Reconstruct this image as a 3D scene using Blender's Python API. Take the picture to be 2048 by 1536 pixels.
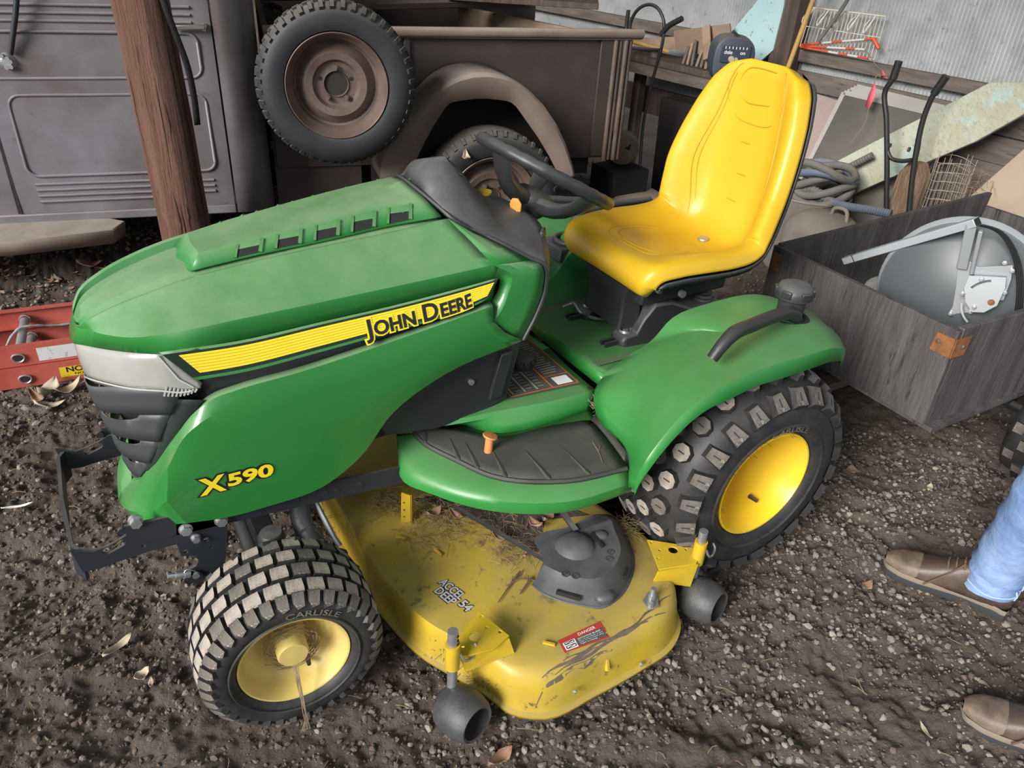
# A worn garden tractor parked on a dirt floor inside an open-sided shed.
# World frame: X runs along the tractor towards its rear, Y away from the viewer, Z up, metres.
import bpy, bmesh, math, random
import numpy as np
from mathutils import Vector, Matrix
from mathutils.geometry import tessellate_polygon
from mathutils.bvhtree import BVHTree

for o in list(bpy.data.objects):
    bpy.data.objects.remove(o, do_unlink=True)
random.seed(7)
np.random.seed(7)
SC = bpy.context.scene
COL = SC.collection
R = math.radians

# ------------------------------------------------------------------ camera
CAM_LOC = [-0.22812, -1.659272, 1.620188]
CAM_AX = [[0.863973, -0.50089, 0.051579], [0.225208, 0.475997, 0.850123], [0.450369, 0.722867, -0.524052]]          # right, up, forward
cd = bpy.data.cameras.new('camera')
cam = bpy.data.objects.new('camera', cd)
COL.objects.link(cam)
cd.sensor_fit = 'HORIZONTAL'
cd.sensor_width = 36.0
cd.lens = 1564.09 / 2048 * 36.0
cd.clip_start = 0.05
cd.clip_end = 200
rt, up, fw = [Vector(a) for a in CAM_AX]
mw = Matrix(((rt.x, up.x, -fw.x, CAM_LOC[0]), (rt.y, up.y, -fw.y, CAM_LOC[1]), (rt.z, up.z, -fw.z, CAM_LOC[2]), (0, 0, 0, 1)))
cam.matrix_world = mw
SC.camera = cam

# ------------------------------------------------------------------ daylight
wd = bpy.data.worlds.new('overcast_sky')
SC.world = wd
wd.use_nodes = True
bg = wd.node_tree.nodes['Background']
bg.inputs[0].default_value = (0.86, 0.94, 1.0, 1)
bg.inputs[1].default_value = 0.88
sd = bpy.data.lights.new('hazy_sun', 'SUN')
sd.energy = 6.0
sd.angle = R(26)
sd.color = (1.0, 0.97, 0.92)
sun = bpy.data.objects.new('hazy_sun', sd)
COL.objects.link(sun)
sun.location = (-4, -2, 4)
sun.rotation_euler = Vector((0.89, 0.33, -0.46)).to_track_quat('-Z', 'Y').to_euler()

SC.view_settings.view_transform = 'Standard'
SC.view_settings.look = 'None'
SC.view_settings.gamma = 1.0
SC.view_settings.use_curve_mapping = False
SC.view_settings.exposure = 0.0

# ------------------------------------------------------------------ materials
def mat(name, col, rough=0.5, metal=0.0, var=None, bump=None, dust=None, spots=None, spec=0.5, coat=0.0, stretch=(1, 1, 1)):
    """var=(colour, amount, scale) broad colour change; spots=(colour, threshold, scale) blotches of another colour;
    bump=(strength, scale); dust=(colour, amount) dust settled on faces that look up."""
    m = bpy.data.materials.new(name)
    m.use_nodes = True
    nt = m.node_tree
    N = nt.nodes
    L = nt.links.new
    b = N['Principled BSDF']
    b.inputs['Roughness'].default_value = rough
    b.inputs['Metallic'].default_value = metal
    b.inputs['Specular IOR Level'].default_value = spec
    b.inputs['Coat Weight'].default_value = coat
    tc = N.new('ShaderNodeTexCoord')
    mp = N.new('ShaderNodeMapping')
    mp.inputs['Scale'].default_value = stretch
    L(tc.outputs['Object'], mp.inputs[0])
    vec = mp.outputs[0]
    rgb = N.new('ShaderNodeRGB')
    rgb.outputs[0].default_value = (*col, 1)
    cur = rgb.outputs[0]
    def mix(fac, c2, cur):
        mx = N.new('ShaderNodeMix')
        mx.data_type = 'RGBA'
        L(fac, mx.inputs[0])
        L(cur, mx.inputs[6])
        mx.inputs[7].default_value = (*c2, 1)
        return mx.outputs[2]
    def noise(scale, detail=5, rough=0.6):
        n = N.new('ShaderNodeTexNoise')
        n.inputs['Scale'].default_value = scale
        n.inputs['Detail'].default_value = detail
        n.inputs['Roughness'].default_value = rough
        L(vec, n.inputs['Vector'])
        return n.outputs['Fac']
    def ramp(src, a, c, va=0.0, vc=1.0):
        r = N.new('ShaderNodeMapRange')
        r.inputs[1].default_value = a
        r.inputs[2].default_value = c
        r.inputs[3].default_value = va
        r.inputs[4].default_value = vc
        L(src, r.inputs[0])
        return r.outputs[0]
    if var:
        cur = mix(ramp(noise(var[2]), 0.35, 0.68, 0, var[1]), var[0], cur)
    for sp in (spots if isinstance(spots, list) else [spots] if spots else []):
        cur = mix(ramp(noise(sp[2], 8, 0.7), sp[1], sp[1] + 0.06, 0, sp[3] if len(sp) > 3 else 1), sp[0], cur)
    if dust:
        g = N.new('ShaderNodeNewGeometry')
        sx = N.new('ShaderNodeSeparateXYZ')
        L(g.outputs['Normal'], sx.inputs[0])
        up_ = ramp(sx.outputs[2], 0.25, 1.0, 0, dust[1])
        nz = ramp(noise(dust[2] if len(dust) > 2 else 9, 8, 0.7), 0.3, 0.65, 0.45, 1)
        mu = N.new('ShaderNodeMath')
        mu.operation = 'MULTIPLY'
        L(up_, mu.inputs[0])
        L(nz, mu.inputs[1])
        cur = mix(mu.outputs[0], dust[0], cur)
        L(ramp(mu.outputs[0], 0, 1, rough, min(1, rough + 0.35)), b.inputs['Roughness'])
    L(cur, b.inputs['Base Color'])
    if bump:
        bp = N.new('ShaderNodeBump')
        bp.inputs['Strength'].default_value = bump[0]
        bp.inputs['Distance'].default_value = bump[2] if len(bump) > 2 else 0.004
        L(noise(bump[1], 6, 0.65), bp.inputs['Height'])
        L(bp.outputs[0], b.inputs['Normal'])
    return m

DUST = (0.46, 0.47, 0.36)
M = {}
M['green'] = mat('green_paint', (0.022, 0.175, 0.033), 0.32, var=((0.032, 0.20, 0.043), 0.5, 5), coat=0.25, dust=((0.31, 0.41, 0.25), 0.62, 7), spots=((0.4, 0.5, 0.35), 0.745, 60, 0.7))
M['green_fender'] = mat('green_fender_plastic', (0.024, 0.19, 0.035), 0.34, var=((0.035, 0.22, 0.05), 0.6, 4), dust=((0.28, 0.34, 0.22), 0.28, 6), spots=((0.4, 0.5, 0.35), 0.74, 45, 0.7))
M['green_pan'] = mat('dusty_green_pan', (0.05, 0.16, 0.055), 0.5, var=((0.10, 0.14, 0.08), 0.7, 5), dust=((0.20, 0.22, 0.16), 0.5, 6))
M['seat'] = mat('yellow_vinyl', (0.60, 0.37, 0.018), 0.36, bump=(0.12, 260, 0.002), spots=((0.10, 0.06, 0.03), 0.775, 60, 0.8), spec=0.5)
M['seam'] = mat('yellow_seam', (0.46, 0.27, 0.008), 0.5)
M['deck'] = mat('worn_deck_yellow', (0.54, 0.37, 0.018), 0.42, var=((0.30, 0.22, 0.06), 0.8, 4.5), spots=[((0.07, 0.055, 0.04), 0.60, 26, 0.8), ((0.05, 0.042, 0.035), 0.615, 6, 0.7)], dust=((0.30, 0.25, 0.14), 0.4, 7))
M['yellow'] = mat('yellow_paint', (0.58, 0.39, 0.016), 0.4, var=((0.42, 0.29, 0.04), 0.7, 14), spots=((0.08, 0.06, 0.04), 0.72, 40, 0.7))
M['rim'] = mat('yellow_rim_paint', (0.80, 0.52, 0.02), 0.33, var=((0.62, 0.43, 0.05), 0.6, 9), spots=((0.2, 0.13, 0.05), 0.73, 45, 0.7))
M['rim_dusty'] = mat('dusty_yellow_rim', (0.62, 0.47, 0.13), 0.5, var=((0.48, 0.36, 0.14), 0.7, 11), spots=((0.13, 0.09, 0.05), 0.70, 50, 0.7))
M['black'] = mat('black_plastic', (0.022, 0.023, 0.025), 0.42, dust=((0.20, 0.20, 0.19), 0.35, 12))
M['black_dusty'] = mat('dusty_black_plastic', (0.026, 0.027, 0.029), 0.45, dust=((0.24, 0.24, 0.235), 0.55, 10))
M['cover'] = mat('scuffed_black_cover', (0.040, 0.042, 0.045), 0.42, var=((0.085, 0.088, 0.093), 0.8, 10), dust=((0.16, 0.16, 0.16), 0.35, 10))
M['grille'] = mat('grey_black_grille', (0.045, 0.048, 0.053), 0.45, dust=((0.25, 0.25, 0.25), 0.5, 14))
M['dark'] = mat('shade_black', (0.010, 0.010, 0.010), 0.8)  # near-black for hidden parts; also stands in for shade inside hollows
M['mat_rubber'] = mat('dusty_rubber_mat', (0.025, 0.026, 0.026), 0.55, var=((0.07, 0.065, 0.055), 0.7, 9), dust=((0.10, 0.10, 0.09), 0.4, 6))
M['steel_black'] = mat('black_steel', (0.028, 0.032, 0.040), 0.42, 0.2, spots=((0.14, 0.13, 0.12), 0.70, 40, 0.5), dust=((0.22, 0.20, 0.18), 0.45, 18))
M['zinc'] = mat('zinc_plate', (0.50, 0.51, 0.52), 0.38, 0.75, var=((0.3, 0.3, 0.3), 0.6, 30))
M['rubber'] = mat('tyre_rubber', (0.016, 0.016, 0.018), 0.55, var=((0.048, 0.044, 0.040), 0.7, 14), bump=(0.25, 150, 0.002))
M['rubber_mud'] = mat('mud_caked_tread', (0.40, 0.345, 0.295), 0.9, var=((0.17, 0.14, 0.12), 0.75, 35), spots=((0.05, 0.045, 0.04), 0.6, 70, 0.8), bump=(0.6, 130, 0.004))
M['rubber_mud2'] = mat('half_muddy_tread', (0.16, 0.14, 0.12), 0.8, var=((0.05, 0.046, 0.042), 0.9, 26), spots=((0.36, 0.31, 0.26), 0.60, 60, 0.8), bump=(0.5, 130, 0.004))
M['gauge'] = mat('gauge_wheel_plastic', (0.045, 0.046, 0.050), 0.5, var=((0.10, 0.095, 0.09), 0.6, 25), bump=(0.35, 130, 0.003))
M['lens'] = mat('hazed_lamp_lens', (0.33, 0.325, 0.30), 0.2, var=((0.25, 0.245, 0.22), 0.6, 12), coat=0.3)
M['lens_rib'] = mat('clear_lamp_rib', (0.45, 0.45, 0.43), 0.2, coat=0.3)
M['decal_dark'] = mat('decal_dark_green', (0.008, 0.018, 0.012), 0.4)
M['ink'] = mat('black_print', (0.010, 0.011, 0.012), 0.45)
M['decal_yellow'] = mat('decal_yellow', (0.86, 0.66, 0.02), 0.4)
M['decal_band'] = mat('decal_yellow_band', (0.56, 0.38, 0.01), 0.4)
M['white'] = mat('white_print', (0.78, 0.78, 0.76), 0.5)
M['label_red'] = mat('red_label', (0.42, 0.045, 0.03), 0.45, spots=((0.4, 0.33, 0.15), 0.70, 60, 0.6))
M['label_dark'] = mat('dark_label', (0.045, 0.045, 0.045), 0.4, dust=((0.18, 0.17, 0.14), 0.4, 20))
M['label_grey'] = mat('grey_label_text', (0.30, 0.29, 0.27), 0.5)
M['print_grey'] = mat('grey_print', (0.46, 0.46, 0.48), 0.5)
M['label_orange'] = mat('orange_label_line', (0.45, 0.16, 0.04), 0.5)
M['orange'] = mat('orange_plastic', (0.72, 0.30, 0.06), 0.45)
M['pedal'] = mat('orange_pedal', (0.58, 0.22, 0.07), 0.45)
M['straw'] = mat('dry_straw', (0.30, 0.22, 0.12), 0.85, var=((0.12, 0.08, 0.045), 0.9, 20))
M['leaf'] = mat('dry_leaf', (0.24, 0.13, 0.085), 0.8, var=((0.40, 0.26, 0.17), 0.8, 20), bump=(0.4, 60))
M['husk'] = mat('pale_husk', (0.50, 0.42, 0.31), 0.75, var=((0.26, 0.19, 0.12), 0.8, 16), bump=(0.4, 60))
M['twig'] = mat('twig_bark', (0.17, 0.11, 0.075), 0.85, var=((0.08, 0.05, 0.035), 0.8, 30))
M['soil'] = mat('soil', (0.072, 0.052, 0.040), 0.95, var=((0.135, 0.107, 0.087), 0.9, 2.2), spots=[((0.23, 0.20, 0.17), 0.62, 70, 0.7), ((0.045, 0.033, 0.026), 0.60, 34, 0.65)], bump=(0.9, 110, 0.012))
M['crumb'] = mat('soil_crumb', (0.092, 0.069, 0.055), 0.95, var=((0.175, 0.143, 0.118), 0.9, 5), bump=(0.5, 120))
M['stone'] = mat('gravel_stone', (0.15, 0.128, 0.108), 0.85, var=((0.33, 0.285, 0.24), 0.8, 9), bump=(0.3, 90))
M['truck'] = mat('weathered_truck_paint', (0.100, 0.082, 0.082), 0.46, var=((0.19, 0.185, 0.215), 0.85, 2.6), spots=[((0.06, 0.04, 0.035), 0.62, 7, 0.5), ((0.24, 0.235, 0.25), 0.66, 11, 0.35)], dust=((0.30, 0.25, 0.22), 0.6, 7), bump=(0.08, 40))
M['truck_rust_shaded'] = mat('shade_darkened_rust_bed', (0.028, 0.020, 0.018), 0.6, var=((0.055, 0.037, 0.032), 0.85, 3.5), spots=((0.03, 0.025, 0.025), 0.60, 6, 0.6), dust=((0.27, 0.21, 0.175), 0.75, 6), bump=(0.15, 60))  # rust brown, darkened further to stand in for shadow over the bed
M['truck_dark'] = mat('dark_truck_underside', (0.020, 0.016, 0.015), 0.9)
M['rust_fender'] = mat('dusty_rust_fender', (0.135, 0.095, 0.078), 0.68, var=((0.20, 0.15, 0.12), 0.8, 5), spots=((0.05, 0.035, 0.03), 0.68, 12, 0.6), dust=((0.36, 0.31, 0.26), 0.8, 7))
M['rust'] = mat('rusty_steel', (0.100, 0.064, 0.052), 0.5, 0.2, var=((0.17, 0.122, 0.102), 0.8, 8), spots=((0.07, 0.045, 0.035), 0.62, 16, 0.7), bump=(0.12, 80))
M['rust_orange'] = mat('orange_rust', (0.27, 0.105, 0.035), 0.8, var=((0.10, 0.045, 0.02), 0.8, 30), bump=(0.4, 90))
M['old_tyre'] = mat('old_grey_tyre', (0.011, 0.013, 0.016), 0.6, var=((0.026, 0.028, 0.033), 0.8, 4), bump=(0.15, 70), dust=((0.28, 0.24, 0.2), 0.6, 9))
M['groove'] = mat('pale_bead_edge', (0.34, 0.32, 0.30), 0.7)
M['pole'] = mat('treated_pole_wood', (0.125, 0.052, 0.034), 0.8, var=((0.23, 0.12, 0.082), 0.85, 2.5), spots=[((0.06, 0.03, 0.022), 0.60, 5, 0.8), ((0.42, 0.33, 0.28), 0.70, 13, 0.5)], bump=(1.0, 13, 0.02), stretch=(9, 9, 0.6))
M['crack'] = mat('wood_crack', (0.02, 0.012, 0.01), 0.95)
M['wood_grey'] = mat('weathered_grey_wood', (0.115, 0.090, 0.077), 0.85, var=((0.21, 0.175, 0.15), 0.9, 2.5), spots=((0.075, 0.058, 0.05), 0.60, 4, 0.75), bump=(0.6, 12, 0.01), stretch=(12, 0.7, 12))
M['wood_dark'] = mat('dark_beam_wood', (0.070, 0.048, 0.038), 0.85, var=((0.14, 0.10, 0.08), 0.9, 3), bump=(0.7, 14, 0.01), stretch=(8, 8, 0.7))
M['wood_pale'] = mat('pale_cut_wood', (0.38, 0.27, 0.19), 0.8, var=((0.26, 0.17, 0.11), 0.8, 4), bump=(0.3, 30), stretch=(3, 3, 3))
M['plywood'] = mat('tan_plywood', (0.42, 0.33, 0.245), 0.75, var=((0.34, 0.26, 0.20), 0.8, 2.5), bump=(0.15, 30))
M['cart_wood'] = mat('dark_weathered_plywood', (0.052, 0.045, 0.044), 0.58, var=((0.105, 0.095, 0.096), 0.9, 2.8), spots=[((0.025, 0.021, 0.020), 0.58, 5, 0.8), ((0.20, 0.18, 0.17), 0.70, 9, 0.5)], bump=(0.7, 12, 0.01), stretch=(6, 6, 0.9))
M['peel'] = mat('peeling_pale_paint', (0.52, 0.55, 0.44), 0.8, var=((0.43, 0.39, 0.28), 0.8, 4), spots=[((0.45, 0.60, 0.58), 0.56, 6, 0.7), ((0.27, 0.23, 0.16), 0.58, 34, 0.6)], bump=(1.0, 40, 0.012))
M['teal'] = mat('flaking_teal_paint', (0.38, 0.56, 0.58), 0.7, var=((0.47, 0.64, 0.65), 0.8, 5), spots=((0.20, 0.15, 0.10), 0.60, 30, 0.85))
M['tin'] = mat('galvanised_tin', (0.46, 0.475, 0.49), 0.45, 0.2, var=((0.62, 0.63, 0.63), 0.9, 6), spots=((0.28, 0.285, 0.29), 0.58, 22, 0.6))
M['roof'] = mat('roof_underside', (0.20, 0.16, 0.13), 0.9)
M['red'] = mat('faded_red_fibreglass', (0.36, 0.062, 0.045), 0.5, var=((0.46, 0.12, 0.09), 0.8, 6), spots=((0.30, 0.20, 0.17), 0.68, 30, 0.6))
M['alu'] = mat('dull_aluminium', (0.50, 0.50, 0.50), 0.4, 0.7, var=((0.34, 0.34, 0.34), 0.7, 25))
M['rope'] = mat('grey_rope', (0.30, 0.30, 0.30), 0.9)
M['caution'] = mat('caution_yellow', (0.66, 0.45, 0.02), 0.5)
M['paper'] = mat('scuffed_white_label', (0.55, 0.55, 0.56), 0.6, spots=((0.22, 0.22, 0.22), 0.58, 45, 0.8))
M['dish'] = mat('grey_dish_paint', (0.078, 0.088, 0.096), 0.42)
M['dish_rim'] = mat('pale_dish_rim', (0.36, 0.385, 0.41), 0.4)
M['galv'] = mat('bright_bracket_zinc', (0.32, 0.335, 0.355), 0.35, 0.3)
M['cable'] = mat('black_cable', (0.012, 0.012, 0.013), 0.45)
M['hose'] = mat('dusty_grey_hose', (0.10, 0.097, 0.09), 0.7, var=((0.19, 0.175, 0.155), 0.8, 9), dust=((0.27, 0.235, 0.19), 0.5, 10))
M['hose_blue'] = mat('dusty_blue_hose', (0.10, 0.125, 0.18), 0.65, dust=((0.30, 0.28, 0.25), 0.6, 10))
M['jug'] = mat('dusty_plastic_jug', (0.20, 0.175, 0.145), 0.6, var=((0.30, 0.27, 0.24), 0.8, 6), dust=((.25, .21, .16), .6))
M['log'] = mat('pale_log_bark', (0.24, 0.15, 0.09), 0.9, var=((0.46, 0.34, 0.23), 0.9, 3), spots=((0.10, 0.06, 0.035), 0.56, 5, 0.8), bump=(1.0, 14, 0.02), stretch=(5, 5, .8))
M['wire'] = mat('pale_wire', (0.62, 0.57, 0.50), 0.5)
M['mesh_wire'] = mat('dull_mesh_wire', (0.36, 0.30, 0.24), 0.6)
M['wire_rust'] = mat('rusty_wire', (0.26, 0.17, 0.11), 0.7)
M['screen'] = mat('dusty_screen_mesh', (0.135, 0.125, 0.105), 0.8, var=((0.18, 0.165, 0.14), 0.8, 5))
M['screen_frame'] = mat('grey_screen_frame', (0.36, 0.34, 0.31), 0.6)
M['pink_board'] = mat('pinkish_board', (0.36, 0.27, 0.24), 0.8, var=((0.27, 0.21, 0.19), 0.8, 6))
M['pink'] = mat('pink_flagging', (0.80, 0.16, 0.20), 0.6)
M['red_rod'] = mat('orange_red_rod', (0.62, 0.10, 0.04), 0.5)
M['white_rod'] = mat('white_rod_band', (0.66, 0.60, 0.54), 0.5)
M['yellow_pipe'] = mat('yellowed_pipe', (0.55, 0.33, 0.08), 0.6, var=((0.40, 0.25, 0.10), 0.8, 12))
M['pipe_black'] = mat('black_pipe', (0.018, 0.018, 0.019), 0.45, dust=((0.15, 0.14, 0.13), 0.3, 20))
M['engine'] = mat('dusty_blue_black_engine', (0.045, 0.055, 0.075), 0.5, dust=((0.27, 0.25, 0.22), 0.7, 9))
M['engine_panel'] = mat('navy_panel', (0.035, 0.045, 0.066), 0.4, dust=((0.2, 0.2, 0.2), .4))
M['engine_tan'] = mat('dusty_tan_shroud', (0.24, 0.19, 0.13), 0.75, var=((0.15, 0.11, 0.07), 0.8, 7), dust=((0.36, 0.31, 0.24), 0.6, 8))
M['knob'] = mat('cream_knob', (0.40, 0.35, 0.24), 0.6)
M['cardboard'] = mat('brown_cardboard', (0.24, 0.165, 0.115), 0.85, var=((0.30, 0.22, 0.16), 0.7, 6))
M['denim'] = mat('blue_denim', (0.125, 0.22, 0.44), 0.85, var=((0.32, 0.45, 0.70), 0.8, 7), bump=(0.5, 55, 0.006))
M['denim_seam'] = mat('pale_denim_seam', (0.36, 0.47, 0.68), 0.85)
M['leather'] = mat('worn_brown_leather', (0.058, 0.037, 0.027), 0.45, var=((0.12, 0.085, 0.064), 0.8, 16), spots=((0.34, 0.26, 0.20), 0.66, 14, 0.6), bump=(0.25, 50))
M['leather_toe'] = mat('scuffed_tan_leather', (0.085, 0.056, 0.040), 0.55, var=((0.24, 0.18, 0.135), 0.9, 16), bump=(0.2, 60))
M['sole'] = mat('black_rubber_sole', (0.035, 0.037, 0.040), 0.7, dust=((0.2, 0.18, 0.15), 0.5))
M['midsole'] = mat('tan_midsole', (0.20, 0.16, 0.12), 0.7)
M['lace'] = mat('brown_lace', (0.13, 0.075, 0.045), 0.8)
M['shirt'] = mat('grey_shirt', (0.22, 0.23, 0.25), 0.9)
M['skin'] = mat('skin', (0.52, 0.32, 0.23), 0.5)
M['hair'] = mat('brown_hair', (0.06, 0.04, 0.03), 0.7)
M['glass'] = mat('dirty_glass', (0.34, 0.38, 0.40), 0.15)
M['chrome'] = mat('worn_chrome', (0.42, 0.40, 0.37), 0.3, 0.8, spots=((0.2, 0.15, 0.12), 0.62, 30, 0.7))
M['grass'] = mat('green_grass', (0.16, 0.30, 0.05), 0.8)

# ------------------------------------------------------------------ mesh helpers
WO = {}          # world position of every object's origin

class MB:
    def __init__(s):
        s.v = []
        s.f = []
        s.m = []
        s.mi = 0
    def add(s, vs, fs):
        k = len(s.v)
        s.v += [tuple(p) for p in vs]
        for q in fs:
            s.f.append(tuple(i + k for i in q))
            s.m.append(s.mi)
        return s
    def box(s, c, d, X=(1, 0, 0), Y=(0, 1, 0), Z=(0, 0, 1)):
        c, X, Y, Z = Vector(c), Vector(X), Vector(Y), Vector(Z)
        vs = [c + X * (d[0] / 2 * i) + Y * (d[1] / 2 * j) + Z * (d[2] / 2 * k) for k in (-1, 1) for j in (-1, 1) for i in (-1, 1)]
        return s.add(vs, [(0, 2, 3, 1), (4, 5, 7, 6), (0, 1, 5, 4), (2, 6, 7, 3), (0, 4, 6, 2), (1, 3, 7, 5)])
    def bar(s, p0, p1, w, h, upv=(0, 0, 1)):
        p0, p1 = Vector(p0), Vector(p1)
        d = p1 - p0
        L = d.length
        d.normalize()
        side = d.cross(Vector(upv))
        if side.length < 1e-4:
            side = d.cross(Vector((1, 0, 0)))
        side.normalize()
        return s.box((p0 + p1) / 2, (L, w, h), d, side, side.cross(d))
    def hexa(s, a, b):
        """solid between two quads given in matching order"""
        return s.add(list(a) + list(b), [(3, 2, 1, 0), (4, 5, 6, 7), (0, 1, 5, 4), (1, 2, 6, 5), (2, 3, 7, 6), (3, 0, 4, 7)])
    def tube(s, pts, r, n=8, closed=False, caps=True, squash=None):
        P = [Vector(p) for p in pts]
        N = len(P)
        rr = list(r) if hasattr(r, '__len__') else [r] * N
        T = []
        for i in range(N):
            a = P[(i - 1) % N] if (closed or i > 0) else P[i]
            b = P[(i + 1) % N] if (closed or i < N - 1) else P[i]
            T.append((b - a).normalized())
        u = T[0].orthogonal().normalized()
        vs = []
        for i in range(N):
            u = (u - T[i] * u.dot(T[i]))
            u = u.normalized() if u.length > 1e-6 else T[i].orthogonal().normalized()
            w = T[i].cross(u)
            for k in range(n):
                a = 2 * math.pi * k / n
                vs.append(P[i] + (u * math.cos(a) + w * math.sin(a)) * rr[i])
        fs = []
        for i in range(N if closed else N - 1):
            for k in range(n):
                a, b = i * n + k, i * n + (k + 1) % n
                c, d = ((i + 1) % N) * n + (k + 1) % n, ((i + 1) % N) * n + k
                fs.append((a, b, c, d))
        if caps and not closed:
            fs.append(tuple(range(n - 1, -1, -1)))
            fs.append(tuple((N - 1) * n + k for k in range(n)))
        return s.add(vs, fs)
    def lathe(s, prof, c, ax, n=32, close=False, a0=0, a1=2 * math.pi):
        """prof = [(radius, distance along axis)]"""
        c, ax = Vector(c), Vector(ax).normalized()
        u = ax.orthogonal().normalized()
        w = ax.cross(u)
        vs = []
        full = abs(a1 - a0 - 2 * math.pi) < 1e-6
        nn = n if full else n + 1
        for (r, h) in prof:
            for k in range(nn):
                a = a0 + (a1 - a0) * k / n
                vs.append(c + ax * h + (u * math.cos(a) + w * math.sin(a)) * r)
        fs = []
        m = len(prof)
        for i in range(m if close else m - 1):
            j = (i + 1) % m
            for k in range(n):
                k2 = (k + 1) % nn
                fs.append((i * nn + k, i * nn + k2, j * nn + k2, j * nn + k))
        return s.add(vs, fs)
    def disc(s, c, ax, r, n=24):
        return s.lathe([(r, 0), (0.0001, 0)], c, ax, n)
    def cyl(s, p0, p1, r, n=16, r1=None):
        p0, p1 = Vector(p0), Vector(p1)
        L = (p1 - p0).length
        r1 = r if r1 is None else r1
        return s.lathe([(0.0001, 0), (r, 0), (r1, L), (0.0001, L)], p0, p1 - p0, n)
    def plate(s, poly, o, u, v, t, holes=()):
        """flat plate from 2D outline in the frame (o; u, v), thickness t along u x v, with holes"""
        o, u, v = Vector(o), Vector(u).normalized(), Vector(v)
        v = (v - u * v.dot(u)).normalized()
        n = u.cross(v)
        loops = [[Vector((a, b, 0)) for a, b in poly]] + [[Vector((a, b, 0)) for a, b in h] for h in holes]
        tri = tessellate_polygon(loops)
        flat = [p for l in loops for p in l]
        K = len(flat)
        vs = [o + u * p.x + v * p.y for p in flat] + [o + u * p.x + v * p.y + n * t for p in flat]
        fs = []
        for a, b, c in tri:
            pa, pb, pc = flat[a], flat[b], flat[c]
            if (pb - pa).cross(pc - pa).z < 0:
                b, c = c, b
            fs.append((c, b, a))
            fs.append((a + K, b + K, c + K))
        k = 0
        for l in loops:
            m = len(l)
            area = sum(l[i].x * l[(i + 1) % m].y - l[(i + 1) % m].x * l[i].y for i in range(m))
            hole = k > 0
            for i in range(m):
                a, b = k + i, k + (i + 1) % m
                q = (a, b, b + K, a + K)
                if (area < 0) != hole:
                    q = q[::-1]
                fs.append(q)
            k += m
        return s.add(vs, fs)
    def grid(s, G, cu=False, cv=False, flip=False):
        """surface through a grid of points G[i][j]"""
        n, m = len(G), len(G[0])
        vs = [p for row in G for p in row]
        fs = []
        for i in range(n if cu else n - 1):
            for j in range(m if cv else m - 1):
                a, b = i * m + j, i * m + (j + 1) % m
                c, d = ((i + 1) % n) * m + (j + 1) % m, ((i + 1) % n) * m + j
                fs.append((a, d, c, b) if flip else (a, b, c, d))
        return s.add(vs, fs)
    def ball(s, c, r, sub=2, sc=(1, 1, 1), rot=None):
        bm = bmesh.new()
        bmesh.ops.create_icosphere(bm, subdivisions=sub, radius=1)
        vs = []
        for v in bm.verts:
            p = Vector((v.co.x * sc[0], v.co.y * sc[1], v.co.z * sc[2])) * r
            if rot is not None:
                p = rot @ p
            vs.append(p + Vector(c))
        fs = [tuple(v.index for v in f.verts) for f in bm.faces]
        bm.free()
        return s.add(vs, fs)
    def mirror(s):
        k = len(s.v)
        s.v += [(p[0], -p[1], p[2]) for p in s.v]
        s.f += [tuple(i + k for i in q[::-1]) for q in s.f]
        s.m += s.m[:]
        return s
    def mesh(s, name, mats, c, smooth=35):
        me = bpy.data.meshes.new(name)
        me.from_pydata([(p[0] - c[0], p[1] - c[1], p[2] - c[2]) for p in s.v], [], s.f)
        for mm in (mats if isinstance(mats, (list, tuple)) else [mats]):
            me.materials.append(M[mm])
        if any(s.m):
            me.polygons.foreach_set('material_index', s.m)
        if smooth:
            me.polygons.foreach_set('use_smooth', [True] * len(me.polygons))
            me.set_sharp_from_angle(angle=R(smooth))
        me.update()
        return me
    def build(s, name, mats, parent=None, smooth=35, solid=0, bevel=0, sub=0, fix=True, off=-1):
        A = np.array(s.v)
        c = Vector((A.min(0) + A.max(0)) / 2)
        me = s.mesh(name, mats, c, smooth)
        if fix:
            bm = bmesh.new()
            bm.from_mesh(me)
            bmesh.ops.remove_doubles(bm, verts=bm.verts, dist=1e-5)
            bmesh.ops.recalc_face_normals(bm, faces=bm.faces)
            bm.to_mesh(me)
            bm.free()
            if smooth:
                me.set_sharp_from_angle(angle=R(smooth))
        o = bpy.data.objects.new(name, me)
        COL.objects.link(o)
        WO[o.name] = c
        if parent is not None:
            o.parent = parent
            o.location = c - WO[parent.name]
        else:
            o.location = c
        if sub:
            q = o.modifiers.new('Subdivision', 'SUBSURF')
            q.levels = q.render_levels = sub
        if solid:
            q = o.modifiers.new('Solidify', 'SOLIDIFY')
            q.thickness = abs(solid)
            q.offset = off if solid > 0 else -off
        if bevel:
            q = o.modifiers.new('Bevel', 'BEVEL')
            q.width = bevel
            q.segments = 2
            q.limit_method = 'ANGLE'
            q.angle_limit = R(40)
        return o

def thing(name, loc, label, cat, group=None):
    o = bpy.data.objects.new(name, None)
    o.empty_display_size = 0.1
    COL.objects.link(o)
    o.location = loc
    WO[o.name] = Vector(loc)
    return tag(o, label, cat, group)

def tag(o, label, cat, group=None, kind=None):
    o['label'] = label
    o['category'] = cat
    if group:
        o['group'] = group
    if kind:
        o['kind'] = kind
    return o

def struct(o):
    o['kind'] = 'structure'
    return o

def place(me, name, mtx, parent=None):
    """a copy of a shared mesh at a world matrix"""
    o = bpy.data.objects.new(name, me)
    COL.objects.link(o)
    if parent is not None:
        o.parent = parent
        o.matrix_local = Matrix.Translation(-WO[parent.name]) @ mtx
    else:
        o.matrix_local = mtx
    WO[o.name] = mtx.to_translation()
    return o

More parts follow.
